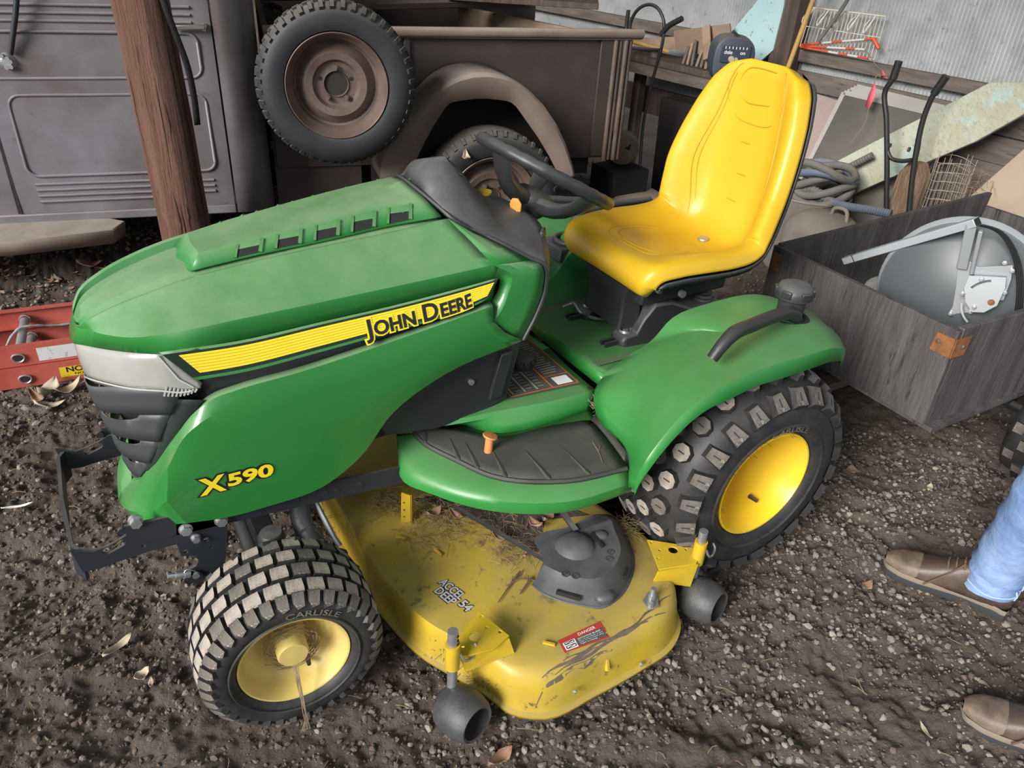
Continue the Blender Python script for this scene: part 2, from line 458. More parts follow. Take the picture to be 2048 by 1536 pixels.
def frame(o, x, y, z):
    x, y, z, o = Vector(x), Vector(y), Vector(z), Vector(o)
    return Matrix(((x.x, y.x, z.x, o.x), (x.y, y.y, z.y, o.y), (x.z, y.z, z.z, o.z), (0, 0, 0, 1)))

def spline(pts, n, closed=False):
    """Catmull-Rom through points, n samples, centripetal-ish by chord"""
    P = [np.array(p, float) for p in pts]
    if len(P) == 2:
        return [tuple(P[0] + (P[1] - P[0]) * t) for t in np.linspace(0, 1, n)]
    t = [0.0]
    for a, b in zip(P[:-1], P[1:]):
        t.append(t[-1] + max(1e-6, np.linalg.norm(b - a)) ** 0.75)
    t = np.array(t)
    D = []
    for i in range(len(P)):
        if i == 0:
            D.append((P[1] - P[0]) / (t[1] - t[0]))
        elif i == len(P) - 1:
            D.append((P[-1] - P[-2]) / (t[-1] - t[-2]))
        else:
            h0, h1 = t[i] - t[i - 1], t[i + 1] - t[i]
            D.append(((P[i] - P[i - 1]) / h0 * h1 + (P[i + 1] - P[i]) / h1 * h0) / (h0 + h1))
    out = []
    for q in np.linspace(0, t[-1], n):
        i = min(len(P) - 2, int(np.searchsorted(t, q, side='right') - 1))
        h = t[i + 1] - t[i]
        u = (q - t[i]) / h
        a = (1 + 2 * u) * (1 - u) ** 2
        b = u * (1 - u) ** 2
        c = u * u * (3 - 2 * u)
        d = u * u * (u - 1)
        out.append(tuple(a * P[i] + b * h * D[i] + c * P[i + 1] + d * h * D[i + 1]))
    return out

def keyed(pts, per=6):
    """Catmull-Rom with a fixed number of samples in every span, so curves with matching keys stay matched"""
    P = [np.array(p, float) for p in pts]
    out = []
    n = len(P)
    for i in range(n - 1):
        p0, p1, p2, p3 = P[max(0, i - 1)], P[i], P[i + 1], P[min(n - 1, i + 2)]
        l1 = np.linalg.norm(p2 - p1) + 1e-9
        l0 = np.linalg.norm(p1 - p0)
        l2 = np.linalg.norm(p3 - p2)
        m1 = ((p2 - p1) if l0 < 1e-9 else ((p1 - p0) / l0 * l1 + (p2 - p1) / l1 * l0) / (l0 + l1) * l1)
        m2 = ((p2 - p1) if l2 < 1e-9 else ((p2 - p1) / l1 * l2 + (p3 - p2) / l2 * l1) / (l1 + l2) * l1)
        for u in np.linspace(0, 1, per, endpoint=False):
            out.append(tuple((1 + 2 * u) * (1 - u) ** 2 * p1 + u * (1 - u) ** 2 * m1 + u * u * (3 - 2 * u) * p2 + u * u * (u - 1) * m2))
    out.append(tuple(P[-1]))
    return out

def lerp(a, b, t):
    return tuple(x + (y - x) * t for x, y in zip(a, b))

def rows(A, B, k, bulge=(0, 0, 0)):
    """k rows of points from curve A to curve B, bowed by the vector bulge"""
    out = []
    for t in np.linspace(0, 1, k):
        q = 4 * t * (1 - t)
        out.append([tuple(a[i] + (b[i] - a[i]) * t + bulge[i] * q for i in range(3)) for a, b in zip(A, B)])
    return out

def circle2(cx, cy, r, n=14):
    return [(cx + r * math.cos(2 * math.pi * k / n), cy + r * math.sin(2 * math.pi * k / n)) for k in range(n)]

def slot2(x0, y0, x1, y1, r, n=7):
    a = math.atan2(y1 - y0, x1 - x0)
    p = [(x1 + r * math.cos(a - math.pi / 2 + math.pi * k / n), y1 + r * math.sin(a - math.pi / 2 + math.pi * k / n)) for k in range(n + 1)]
    return p + [(x0 + r * math.cos(a + math.pi / 2 + math.pi * k / n), y0 + r * math.sin(a + math.pi / 2 + math.pi * k / n)) for k in range(n + 1)]

def text2d(txt, size=1.0, offset=0.0, bold=0.0, space=1.0):
    """flat triangles of some lettering: verts [(u, v)], faces"""
    cu = bpy.data.curves.new('tmp', 'FONT')
    cu.body = txt
    cu.size = size
    cu.offset = offset + bold
    cu.space_character = space
    cu.resolution_u = 3
    ob = bpy.data.objects.new('tmp', cu)
    COL.objects.link(ob)
    dg = bpy.context.evaluated_depsgraph_get()
    me = ob.evaluated_get(dg).to_mesh()
    vs = [(v.co.x, v.co.y) for v in me.vertices]
    fs = [tuple(p.vertices) for p in me.polygons]
    ob.evaluated_get(dg).to_mesh_clear()
    bpy.data.objects.remove(ob, do_unlink=True)
    bpy.data.curves.remove(cu)
    return vs, fs

def letter(mb, txt, size, fn, offset=0.0, bold=0.0, space=1.0, fit=None):
    """lettering mapped through fn(u, v) -> point; fit = total width"""
    vs, fs = text2d(txt, size, offset, bold, space)
    if not vs:
        return
    if fit:
        w = max(v[0] for v in vs)
        vs = [(v[0] * fit / w, v[1]) for v in vs]
    mb.add([fn(a, b) for a, b in vs], fs)

def bvh_of(o):
    dg = bpy.context.evaluated_depsgraph_get()
    me = o.evaluated_get(dg).to_mesh()
    w = WO[o.name]
    t = BVHTree.FromPolygons([tuple(v.co + w) for v in me.vertices], [tuple(p.vertices) for p in me.polygons])
    o.evaluated_get(dg).to_mesh_clear()
    return t


# ================================================================== the setting
def vnoise(x, y, seed=0):
    xi, yi = np.floor(x).astype(np.int64), np.floor(y).astype(np.int64)
    fx, fy = x - xi, y - yi
    fx, fy = fx * fx * (3 - 2 * fx), fy * fy * (3 - 2 * fy)
    def h(a, b):
        n = (a * 374761393 + b * 668265263 + seed * 974711) & 0x7fffffff
        n = ((n ^ (n >> 13)) * 1274126177) & 0x7fffffff
        return ((n ^ (n >> 16)) & 0xffff) / 65535.0
    return (h(xi, yi) * (1 - fx) + h(xi + 1, yi) * fx) * (1 - fy) + (h(xi, yi + 1) * (1 - fx) + h(xi + 1, yi + 1) * fx) * fy

def ground_z(x, y):
    x, y = np.asarray(x, float), np.asarray(y, float)
    z = 0.030 * (vnoise(x * 1.6, y * 1.6, 1) - .5) + 0.026 * (vnoise(x * 6 + 3, y * 6, 2) - .5)
    z = z + 0.026 * (vnoise(x * 19, y * 19, 3) - .5) + 0.017 * (vnoise(x * 47, y * 47, 4) - .5) + 0.009 * (vnoise(x * 110, y * 110, 5) - .5)
    for cx, cy, r in ((0, -.4, .22), (0, .4, .22), (1.25, -.47, .3), (1.25, .47, .3), (.3, -.69, .1), (1.02, -.69, .1)):
        k = np.clip(1 - np.hypot(x - cx, y - cy) / r, 0, 1)
        z = z * (1 - 0.7 * k) - 0.004 * k
    return z

def axis(lo, c0, c1, hi, fine, grow=1.06):
    a = list(np.arange(c0, c1, fine))
    s = fine
    q = a[-1]
    while q < hi:
        s *= grow
        q += s
        a.append(q)
    s = fine
    q = a[0]
    b = []
    while q > lo:
        s *= grow
        q -= s
        b.append(q)
    return np.array(b[::-1] + a)

ax_, ay_ = axis(-9, -.75, 2.5, 14, .0068), axis(-6, -1.5, 1.7, 14, .0068)
GX, GY = np.meshgrid(ax_, ay_)
GZ = ground_z(GX, GY)
nx, ny = len(ax_), len(ay_)
idx = np.arange(nx * ny).reshape(ny, nx)
quad = np.stack([idx[:-1, :-1], idx[:-1, 1:], idx[1:, 1:], idx[1:, :-1]], -1).reshape(-1, 4)

def np_mesh(name, V, F, m, smooth=True):
    me = bpy.data.meshes.new(name)
    k = F.shape[1]
    me.vertices.add(len(V))
    me.vertices.foreach_set('co', V.astype(np.float32).ravel())
    me.loops.add(F.size)
    me.loops.foreach_set('vertex_index', F.astype(np.int32).ravel())
    me.polygons.add(len(F))
    me.polygons.foreach_set('loop_start', np.arange(0, F.size, k, dtype=np.int32))
    me.polygons.foreach_set('use_smooth', np.full(len(F), smooth))
    me.materials.append(M[m])
    me.update(calc_edges=True)
    me.validate()
    o = bpy.data.objects.new(name, me)
    COL.objects.link(o)
    WO[o.name] = Vector((0, 0, 0))
    return o

floor = struct(np_mesh('floor', np.stack([GX, GY, GZ], -1).reshape(-1, 3), quad, 'soil'))
floor['label'] = 'brown dirt and gravel shed floor'

# right-hand wall frame: s along the wall (away from the viewer), off into the shed, z
WD = Vector((-.151, .989, 0)).normalized()
WN = Vector((WD.y, -WD.x, 0))
WOo = Vector((3.72, 1.07, 0))
def wp(s, off, z):
    return WOo + WD * s - WN * off + Vector((0, 0, z))

def wpp(t):
    return wp(*t)

# corrugated tin
pitch = .0205
def tin(s0, s1, z0, z1, name):
    mb = MB()
    n = int((s1 - s0) / pitch * 6)
    G = []
    for z in (z0, z1):
        G.append([wp(s0 + (s1 - s0) * k / n, -.012 + .010 * math.cos(2 * math.pi * (s0 + (s1 - s0) * k / n) / pitch), z) for k in range(n + 1)])
    mb.grid(G)
    return mb.build(name, 'tin', smooth=60, fix=False)
wall_r = struct(tin(-3.2, 3.0, .56, 4.0, 'wall_right'))
wall_r['label'] = 'corrugated galvanised tin wall'
tb = tin(-3.2, .62, .30, .5605, 'tin_sheet')
tb.parent = wall_r
tb.location = WO[tb.name] - WO[wall_r.name]
# girts and lower planks are pieces of this wall
def wallboard(s0, s1, z0, z1, off, t, m, name='plank', warp=0.0):
    mb = MB()
    n = 12
    A, B = [], []
    for k in range(n + 1):
        s = s0 + (s1 - s0) * k / n
        wv = warp * math.sin(s * 2.7 + z0 * 9)
        A.append([wp(s, off, z0 + wv), wp(s, off + t, z0 + wv), wp(s, off + t, z1 + wv), wp(s, off, z1 + wv)])
    mb.grid(A, cv=True)
    mb.add(A[0], [(0, 1, 2, 3)])
    mb.add(A[-1], [(3, 2, 1, 0)])
    return mb.build(name, m, wall_r, smooth=30, bevel=.003)
wallboard(-3.2, 3.0, .936, .998, .012, .045, 'wood_grey', 'girt')
zt = .885
for i, h in enumerate((.105, .13, .15, .16, .16, .16)):
    wallboard(-3.2, .56, max(-.03, zt - h + .006), zt, .01 + .008 * (i % 2), .022, 'wood_grey', 'plank', .004)
    zt -= h
wallboard(.60, 3.0, .43, .60, .02, .035, 'wood_dark', 'plank')

# back wall behind the truck, dark boards, with one gap to daylight
TA = Vector((-0.4700,2.3610,0.2760))
TD = Vector((0.9743,-0.2252,0.0000))
TN = Vector((-TD.y, TD.x, 0))
def tp(s, off, z):
    """truck frame: s along the truck to its rear, off away from the viewer, z up"""
    return Vector((TA.x, TA.y, 0)) + TD * s + TN * off + Vector((0, 0, z))
def tpp(t):
    return tp(*t)

wb = MB()
wb.box(tp(.2, 3.35, 2.0), (8.5, .03, 4.0), TD, TN)
wall_b = struct(wb.build('wall_back', 'wood_dark', bevel=0))
wall_b['label'] = 'dark board wall behind the old truck'
for i in range(46):
    if i in (37,):
        continue
    mb = MB()
    mb.box(tp(-4.0 + i * .182, 3.30, 2.0), (.172, .025 + .012 * (i % 3), 4.0), TD, TN)
    mb.build('plank', 'wood_dark', wall_b)
# roof: a plain boarded underside on rafters, open to the front and to the left of the picture
mb = MB()
ro = [(-1.7, -2.9), (4.4, -2.9), (4.4, 2.2), (3.4, 5.4), (-3.2, 6.6), (-1.7, 3.0)]
mb.plate(ro, (0, 0, 4.02), (1, 0, 0), (0, 1, 0), .06)  # unseen roof, added to cut the overhead sky; height lets the sun in
ceil = struct(mb.build('ceiling', 'roof'))
ceil['label'] = 'unseen shed roof underside, shaped to shade the floor and let sun in'
for i in range(7):
    mb = MB()
    mb.bar((-1.6, -2.7 + i * 1.1, 3.94), (3.6, -2.7 + i * 1.1, 3.94), .05, .14)
    mb.build('rafter', 'wood_dark', ceil)

# crumbs of soil and gravel nobody could count
def scatter(name, m, spots, base_sub, seed, flat=(.5, .9)):
    rng = np.random.default_rng(seed)
    bm = bmesh.new()
    bmesh.ops.create_icosphere(bm, subdivisions=base_sub, radius=1)
    V0 = np.array([v.co[:] for v in bm.verts])
    F0 = np.array([[v.index for v in f.verts] for f in bm.faces])
    bm.free()
    P = np.array(spots)
    n = len(P)
    VV = V0[None] * (1 + rng.uniform(-.32, .32, (n, len(V0), 1)))
    sc = np.stack([np.ones(n), rng.uniform(.6, 1, n), rng.uniform(flat[0], flat[1], n)], -1)
    VV = VV * sc[:, None, :]
    a = rng.uniform(0, 6.283, n)
    b = rng.uniform(-.6, .6, n)
    ca, sa, cb, sb = np.cos(a), np.sin(a), np.cos(b), np.sin(b)
    x, y, z = VV[..., 0], VV[..., 1], VV[..., 2]
    y, z = y * cb[:, None] - z * sb[:, None], y * sb[:, None] + z * cb[:, None]
    x, y = x * ca[:, None] - y * sa[:, None], x * sa[:, None] + y * ca[:, None]
    VV = np.stack([x, y, z], -1) * P[:, 2][:, None, None]
    g = ground_z(P[:, 0], P[:, 1])
    VV[..., 0] += P[:, 0][:, None]
    VV[..., 1] += P[:, 1][:, None]
    VV[..., 2] += (g + P[:, 2] * .25)[:, None]
    F = (F0[None] + (np.arange(n) * len(V0))[:, None, None]).reshape(-1, 3)
    o = np_mesh(name, VV.reshape(-1, 3), F, m, smooth=False)
    o['kind'] = 'stuff'
    return o

rng = np.random.default_rng(11)
def region(n, x0, x1, y0, y1, lo, hi, clump=0):
    x, y = rng.uniform(x0, x1, n), rng.uniform(y0, y1, n)
    r = lo + (hi - lo) * rng.random(n) ** 3.0
    P = np.stack([x, y, r], -1)
    if clump:
        P = P[vnoise(x * 5, y * 5, 9) + .25 * rng.random(n) > clump]
    return P
cr = np.vstack([region(36000, -.8, 2.6, -1.5, 1.9, .0025, .0100, .46), region(12000, -1.0, 3.4, -1.0, 3.2, .004, .012, .5)])
o = scatter('soil_crumbs', 'crumb', cr, 1, 3)
tag(o, 'loose brown soil crumbs covering the shed floor', 'soil', kind='stuff')
gr = np.vstack([region(3600, .15, 2.5, -1.45, -.55, .002, .0125, .42), region(3800, -.7, 1.9, -1.2, 1.4, .002, .010, .50), region(2200, 1.3, 3.0, -1.2, 1.2, .0025, .010, .45), region(2000, -.9, .8, 1.0, 3.0, .004, .016, .5)])
o = scatter('gravel', 'stone', gr, 1, 5)
tag(o, 'pale gravel scattered over the dirt floor', 'gravel', kind='stuff')


# ================================================================== the riding mower
RM = thing('riding_mower', (.6, 0, 0), 'green and yellow lawn tractor with yellow bucket seat and mower deck', 'lawn tractor')

# ---------------- hood: feature curves on the left (viewer's) side, keyed nose -> rear, then mirrored
ridge = keyed([(-.2525, 0, .856), (-.250, -.045, .858), (-.230, -.080, .882), (-.180, -.0975, .909), (-.115, -.110, .931), (-.050, -.115, .948), (.016, -.120, .959), (.100, -.130, .972), (.222, -.140, .985), (.395, -.145, .997), (.518, -.150, 1.011)], 5)
bline = keyed([(-.2525, 0, .853), (-.249, -.047, .855), (-0.2303,-0.0878,0.8652), (-0.2134,-0.1251,0.8718), (-0.1635,-0.1777,0.8777), (-0.0757,-0.2020,0.8840), (0.0327,-0.2104,0.8911), (0.1519,-0.2157,0.8970), (0.2568,-0.2208,0.9026), (0.4238,-0.2307,0.9131), (0.5871,-0.2395,0.9240)], 5)
lipl = keyed([(-.268, 0, .812), (-.263, -.047, .822), (-0.2481,-0.0754,0.8296), (-0.2238,-0.1127,0.8360), (-0.1701,-0.1752,0.8452), (-0.1145,-0.2128,0.8479), (0.0251,-0.2185,0.8473), (0.1457,-0.2231,0.8537), (0.2522,-0.2266,0.8596), (0.4216,-0.2350,0.8735), (0.5854,-0.2429,0.8915)], 5)
n = len(ridge)
def stp(i):
    return min(1.0, i / 8.0)
rz = [(p[0], p[1] + .002, p[2] - .001) for p in ridge]
ri1 = [(p[0] + .002, min(0, p[1] + .010 * stp(i)), p[2] - .0015 * stp(i)) for i, p in enumerate(ridge)]
ri2 = [(p[0] + .003, min(0, p[1] + .017 * stp(i)), p[2] - .016 * stp(i)) for i, p in enumerate(ridge)]
fade = lambda i: min(1.0, max(0.0, (n - 1 - i) / 14.0))
ri3 = [(p[0] + .002, p[1] * .55, p[2] - .010 * stp(i) * fade(i) + .012 * (1 - fade(i)) + .008 * stp(i)) for i, p in enumerate(ridge)]
ri4 = [(p[0] + .001 - .02 * (1 - fade(i)), 0, p[2] - .004 * stp(i) * fade(i) + .046 * (1 - fade(i)) + .008 * stp(i)) for i, p in enumerate(ridge)]
mb = MB()
mb.grid([ri4, ri3, ri2])
mb.grid([ri2, ri1])
mb.grid([ri1, ridge])
mb.grid(rows(ridge, bline, 6, (0, -.0012, .0005)))
mb.grid(rows(bline, lipl, 2))
# skirt behind the recess, down to the rear bottom corner
jf = keyed([bline[-1], (0.6347,-0.2462,0.8903), (0.6247,-0.2494,0.8470), (0.6044,-0.2514,0.8057), (0.5858,-0.2508,0.7845)], 4)
jr0 = keyed([(0.6901,-0.2314,0.9160), (0.7138,-0.2455,0.9038), (0.7211,-0.2482,0.8475), (0.7049,-0.2464,0.7841), (0.6739,-0.2426,0.7169)], 4)
mb.grid(rows(jf, jr0, 4, (0, -.003, 0)))
jin = keyed([lipl[-1], (0.6105,-0.2339,0.8808), (0.6065,-0.2338,0.8564), (0.5932,-0.2334,0.8333), (0.5850,-0.2331,0.8116)], 4)
mb.grid(rows(jf, jin, 2))
mb.add([bline[-1], jf[1], jin[0]], [(0, 1, 2)])
mb.grid(rows([(p[0], p[1] + .018, p[2]) for p in (lipl[20], lipl[30], lipl[40], lipl[50], jin[4])], [(0.0008,-0.2102,0.7213), (0.1371,-0.2157,0.7353), (0.3174,-0.2222,0.7598), (0.4866,-0.2284,0.7887), (0.5954,-0.2316,0.8063)], 2))
# upper side behind the decal recess
up0 = [ridge[-1], lerp(ridge[-1], bline[-1], .35), lerp(ridge[-1], bline[-1], .7), bline[-1]]
up1 = [ridge[-1], (0.5835,-0.1690,0.9740), (0.6364,-0.2055,0.9467), (0.6901,-0.2314,0.9160)]
mb.grid(rows(up0, up1, 4, (0, -.004, .002)))
mb.mirror()
hood = mb.build('hood', 'green', RM, smooth=13, solid=.004)

# raised scoop with side vents
mb = MB()
cb = keyed([(-0.0059,0.0000,0.9802), (.10, 0, .998), (.25, 0, 1.021), (.40, 0, 1.043), (.476, 0, 1.060)], 5)
ct = keyed([(-0.0017,-0.0580,0.9792), (.10, -.066, .996), (.25, -.074, 1.018), (.40, -.080, 1.036), (.490, -.086, 1.043)], 5)
cs = keyed([(-0.0252,-0.0830,0.9536), (.10, -.098, .972), (.25, -.108, .985), (.40, -.114, 1.000), (.508, -.138, 1.014)], 5)
mb.grid([cb, ct])
NV = len(ct)
vent_rng = []
mb.grid([ct, cs])
fb0, fb1 = (-0.0383,-0.0450,0.9418), (-0.0386,0.0000,0.9554)
mb.add([cb[0], ct[0], fb0, fb1], [(0, 1, 2, 3)])
mb.add([ct[0], cs[0], fb0], [(0, 1, 2)])
mb.mirror()
scoop = mb.build('hood_scoop', 'green', RM, smooth=16, solid=.003)
# five vents: flat face darkened for the shade of a pocket, with green frame fins, both sides
for sgn in (1, -1):
    for k in range(5):
        x0 = .062 + k * .082
        def sp(x, t):
            a = np.array([np.interp(x, [p[0] for p in ct], [p[i] for p in ct]) for i in range(3)])
            b = np.array([np.interp(x, [p[0] for p in cs], [p[i] for p in cs]) for i in range(3)])
            q = a + (b - a) * t
            return Vector((q[0], q[1] * sgn, q[2]))
        nrm = Vector((0, -sgn * .75, .66))
        q = [sp(x0, .90), sp(x0 + .050, .90), sp(x0 + .062, .18), sp(x0 + .012, .18)]
        f = MB()
        f.add([p + nrm * .0015 for p in q], [(0, 1, 2, 3)])
        v = f.build('hood_vent', 'dark', scoop, smooth=None)
        f = MB()
        c4 = [p + nrm * .0022 for p in q]
        m1 = lerp(c4[0], c4[3], .62)
        m2 = lerp(c4[1], c4[2], .55)
        f.add([c4[3], c4[2], m2, m1], [(0, 1, 2, 3)])
        f.bar(c4[1] , c4[2], .007, .006, nrm)
        f.bar(c4[0] , c4[3], .005, .005, nrm)
        f.build('vent_fin', 'green', v, smooth=None)

# lower side panels with the nose
def keyed2(L, per, brk):
    """as keyed, with a corner at one key"""
    return keyed(L[:brk + 1], per)[:-1] + keyed(L[brk:], per)
pt = keyed([(-0.2213,0.0000,0.4223), (-0.1947,-0.1060,0.5018), (-0.1652,-0.1525,0.5611), (-0.1277,-0.1920,0.6354), (-0.0830,-0.2165,0.6997), (-0.0411,-0.2270,0.7341), (-0.0013,-0.2314,0.7438), (0.1324,-0.2371,0.7568), (0.3101,-0.2423,0.7818), (0.4763,-0.2490,0.8095), (0.5834,-0.2516,0.8280)], 5)
pv = keyed2([(-0.2476,0.0000,0.3974), (-0.2351,-0.0703,0.4230), (-0.1961,-0.1439,0.4808), (-0.1520,-0.2272,0.5965), (-0.1022,-0.2324,0.6711), (-0.0523,-0.2346,0.7017), (0.0029,-0.2381,0.7113), (0.1279,-0.2421,0.7237), (0.3066,-0.2474,0.7449), (0.4745,-0.2533,0.7750), (0.5830,-0.2551,0.7924)], 5, 3)
pm = keyed2([(-0.2585,0.0000,0.3742), (-0.2402,-0.0909,0.4113), (-0.2030,-0.1602,0.4448), (-0.1675,-0.2257,0.5148), (-0.0976,-0.2349,0.5633), (-0.0223,-0.2411,0.6014), (0.0725,-0.2446,0.6061), (0.1730,-0.2455,0.6157), (0.3033,-0.2474,0.6597), (0.4634,-0.2511,0.7137), (0.6211,-0.2509,0.7505)], 5, 3)
pb = keyed2([(-0.2483,0.0000,0.3596), (-0.2349,-0.0991,0.4009), (-0.2076,-0.1684,0.4200), (-0.1418,-0.2131,0.4349), (-0.0619,-0.2180,0.4229), (0.0367,-0.2237,0.4243), (0.1528,-0.2296,0.4375), (0.2458,-0.2347,0.4943), (0.3355,-0.2383,0.6016), (0.4683,-0.2417,0.6737), (0.6734,-0.2435,0.7160)], 5, 3)
mb = MB()
ptin = [(p[0], p[1] + min(.012, abs(p[1]) * .2), p[2] + .004) for p in pt]
mb.grid([ptin, pt])
mb.grid(rows(pt, pv, 3))
mb.grid(rows(pv, pm, 5, (0, -.0015, 0)))
mb.grid(rows(pm, pb, 3, (0, -.001, 0)))
pbin = [(p[0] + .004, p[1] + min(.022, abs(p[1]) * .3), p[2] + .002) for p in pb]
mb.grid([pb, pbin])
mb.mirror()
side = mb.build('side_panel', 'green', RM, smooth=12, solid=.004)

# black slot between hood and side panel
mb = MB()
sl0 = keyed([(-0.0828,-0.2131,0.8066), (0.0169,-0.2218,0.7897), (0.1835,-0.2247,0.8047), (0.3632,-0.2305,0.8224), (0.5757,-0.2399,0.8522)], 5)
sl1 = keyed([(-0.0445,-0.2127,0.7231), (0.0302,-0.2238,0.7395), (0.1892,-0.2273,0.7495), (0.3610,-0.2330,0.7779), (0.5828,-0.2419,0.8135)], 5)
mb.grid(rows(sl0, sl1, 3, (0, .006, 0)))
mb.build('slot_trim', 'black', RM, smooth=40, solid=.003)
mb.v = [(p[0], -p[1], p[2]) for p in mb.v]
mb.build('slot_trim', 'black', RM, smooth=40, solid=.003)

# decal strip standing on its own raised strip under the hood edge
dt = spline([(-0.1215,-0.2159,0.8523), (0.0244,-0.2210,0.8464), (0.1870,-0.2263,0.8556), (0.3630,-0.2334,0.8663), (0.5291,-0.2411,0.8826), (0.5972,-0.2451,0.8915)], 31)
db = spline([(-0.0759,-0.2257,0.7945), (0.0248,-0.2317,0.7931), (0.1796,-0.2362,0.8042), (0.3581,-0.2423,0.8205), (0.5080,-0.2474,0.8374), (0.5716,-0.2495,0.8546)], 31)
def decal(s, v, out=0.0):
    """s 0..1 along the strip, v 0..1 from its top to its bottom edge"""
    k = s * (len(dt) - 1)
    i = int(max(0, min(len(dt) - 2, math.floor(k))))
    u = k - i
    a, b = lerp(dt[i], dt[i + 1], u), lerp(db[i], db[i + 1], u)
    q = lerp(a, b, v)
    return Vector((q[0], q[1] - out, q[2]))
for sgn in (1, -1):
    def dq(s, v, out):
        p = decal(s, v, out)
        return (p.x, p.y * sgn, p.z)
    mb = MB()
    ss = np.linspace(0, 1, 31)
    mb.grid([[dq(s, -.06, 0) for s in ss], [dq(s, 1.10, .002) for s in ss], [dq(s, 1.16, -.006) for s in ss]])
    strip = mb.build('decal_strip', 'green', RM, smooth=40, solid=.003)
    mb = MB()
    mb.grid([[dq(s, .02, .0035) for s in ss], [dq(s, 1.0, .0050) for s in ss]])
    mb.build('decal_border', 'decal_dark', strip, fix=False)
    mb = MB()
    m2 = MB()
    s1 = np.linspace(.035, .985, 31)
    for k in range(7):
        va, vb, vc = .10 + k * .112, .10 + k * .112 + .082, .10 + (k + 1) * .112
        mb.grid([[dq(s, va, .0058) for s in s1], [dq(s, vb, .0060) for s in s1]])
        if k < 6:
            m2.grid([[dq(s, vb, .0058) for s in s1], [dq(s, vc, .0060) for s in s1]])
    mb.build('yellow_stripe', 'decal_yellow', strip, fix=False)
    m2.build('stripe_band', 'decal_band', strip, fix=False)
    # lettering, large and small capitals; reads from the front on the viewer's side
    if sgn == 1:
        Lw = sum((Vector(dt[i + 1]) - Vector(dt[i])).length for i in range(len(dt) - 1))
        Hh = (Vector(dt[15]) - Vector(db[15])).length
        def tm(out):
            vd = (Vector(dt[17]) - Vector(db[17])).normalized()
            def f(u, v):
                return decal(.545 + u / Lw, 1.03, out) + vd * v
            return f
        for nm, mm, off, out in (('lettering_outline', 'decal_yellow', .0042, .0068), ('lettering', 'ink', 0.0002, .0078)):
            mb = MB()
            big, small = .055, .043
            x = 0
            for ch, z_ in (('J', big), ('OHN', small), (' ', small), ('D', big), ('EERE', small)):
                if ch == ' ':
                    x += .012
                    continue
                vs, fs = text2d(ch, z_, 0)
                w = max(v[0] for v in vs)
                f0 = tm(out)
                vs2, fs2 = text2d(ch, z_, off, .0013)
                mb.add([f0(x + a * 1.02, b) for a, b in vs2], fs2)
                x += w * 1.02 + .0055
            mb.build(nm, mm, strip, smooth=None, fix=False)

# headlamp wrapping round the nose, grille below it
hl_t = [(p[0] + .006, p[1] * .985, p[2] + .004) for p in keyed([(-.268, 0, .812), (-.263, -.047, .822), (-0.2481,-0.0754,0.8296), (-0.2238,-0.1127,0.8360), (-0.1701,-0.1752,0.8452), (-0.1189,-0.2105,0.8467), (-0.0939,-0.2167,0.8114), (-0.0644,-0.2228,0.7666)], 5)]
hl_b = [(p[0] + .002, p[1], p[2]) for p in keyed([(-0.2582,0.0000,0.7129), (-0.2549,-0.0393,0.7288), (-0.2443,-0.0835,0.7434), (-0.2216,-0.1206,0.7487), (-0.1795,-0.1692,0.7520), (-0.1334,-0.2023,0.7537), (-0.0984,-0.2149,0.7525), (-0.0649,-0.2228,0.7632)], 5)]
mb = MB()
mb.grid(rows(hl_t, hl_b, 5, (-.004, -.004, 0)))
mb.mirror()
lamp = mb.build('headlamp', 'lens', RM, smooth=50, solid=.006)
for k in range(9):
    f = MB()
    a, b = hl_b[25 + k], lerp(hl_b[25 + k], hl_t[25 + k], .22)
    f.bar((a[0], a[1] - .006, a[2]), (b[0] + .004, b[1] - .007, b[2]), .003, .003, (0, -1, 0))
    f.build('lens_rib', 'lens_rib', lamp)
f = MB()
f.tube([(p[0] - .005, p[1] - .007, p[2]) for p in rows(hl_t, hl_b, 8)[6][4:34]], .0016, 5)
f.build('lens_bead', 'lens_rib', lamp)
f = MB()
f.tube([(q[0] - .003, q[1] - .006, q[2]) for q in (lerp(hl_t[24], hl_b[24], .1), lerp(hl_t[29], hl_b[29], .45), lerp(hl_t[33], hl_b[33], .62))], .0022, 5)
f.build('lens_bead', 'lens_rib', lamp)

# the grille sits on a curved nose surface; its lower edge is a V
GTY = [0, -.040, -.072, -.102, -.140, -.178, -.205, -.222, -.230]
GTX = [-.262, -.258, -.252, -.238, -.212, -.172, -.130, -.080, -.030]
GTZ = [.700, .712, .725, .738, .755, .767, .773, .776, .774]
def nose(y, z, out=0.0):
    """point of the nose surface at lateral position y (<= 0) and height z"""
    x = float(np.interp(-y, [-q for q in GTY], GTX))
    zt_ = float(np.interp(-y, [-q for q in GTY], GTZ))
    h = .01
    dx = (float(np.interp(-y + h, [-q for q in GTY], GTX)) - float(np.interp(max(0, -y - h), [-q for q in GTY], GTX))) / (2 * h)
    nv = Vector((-1, -dx, 0)).normalized()
    return Vector((x + .17 * (zt_ - z), y, z)) + Vector((nv.x, nv.y if y < -.001 else 0, 0)) * out
VE = [(-0.0411,-0.2270,0.7341), (-0.0643,-0.2230,0.7165), (-0.0830,-0.2165,0.6997), (-0.1054,-0.2075,0.6699), (-0.1277,-0.1920,0.6354), (-0.1476,-0.1740,0.5976), (-0.1674,-0.1500,0.5574), (-0.1855,-0.1225,0.5214), (-0.2019,-0.0905,0.4890), (-0.2187,0.0000,0.4244)]
VEz = [p[2] for p in VE][::-1]
VEy = [p[1] for p in VE][::-1]
def vy(z):
    return float(np.interp(z, VEz, VEy))
def gtop(y):
    return float(np.interp(-y, [-q for q in GTY], GTZ))
mb = MB()
lv = np.linspace(.445, .76, 14)
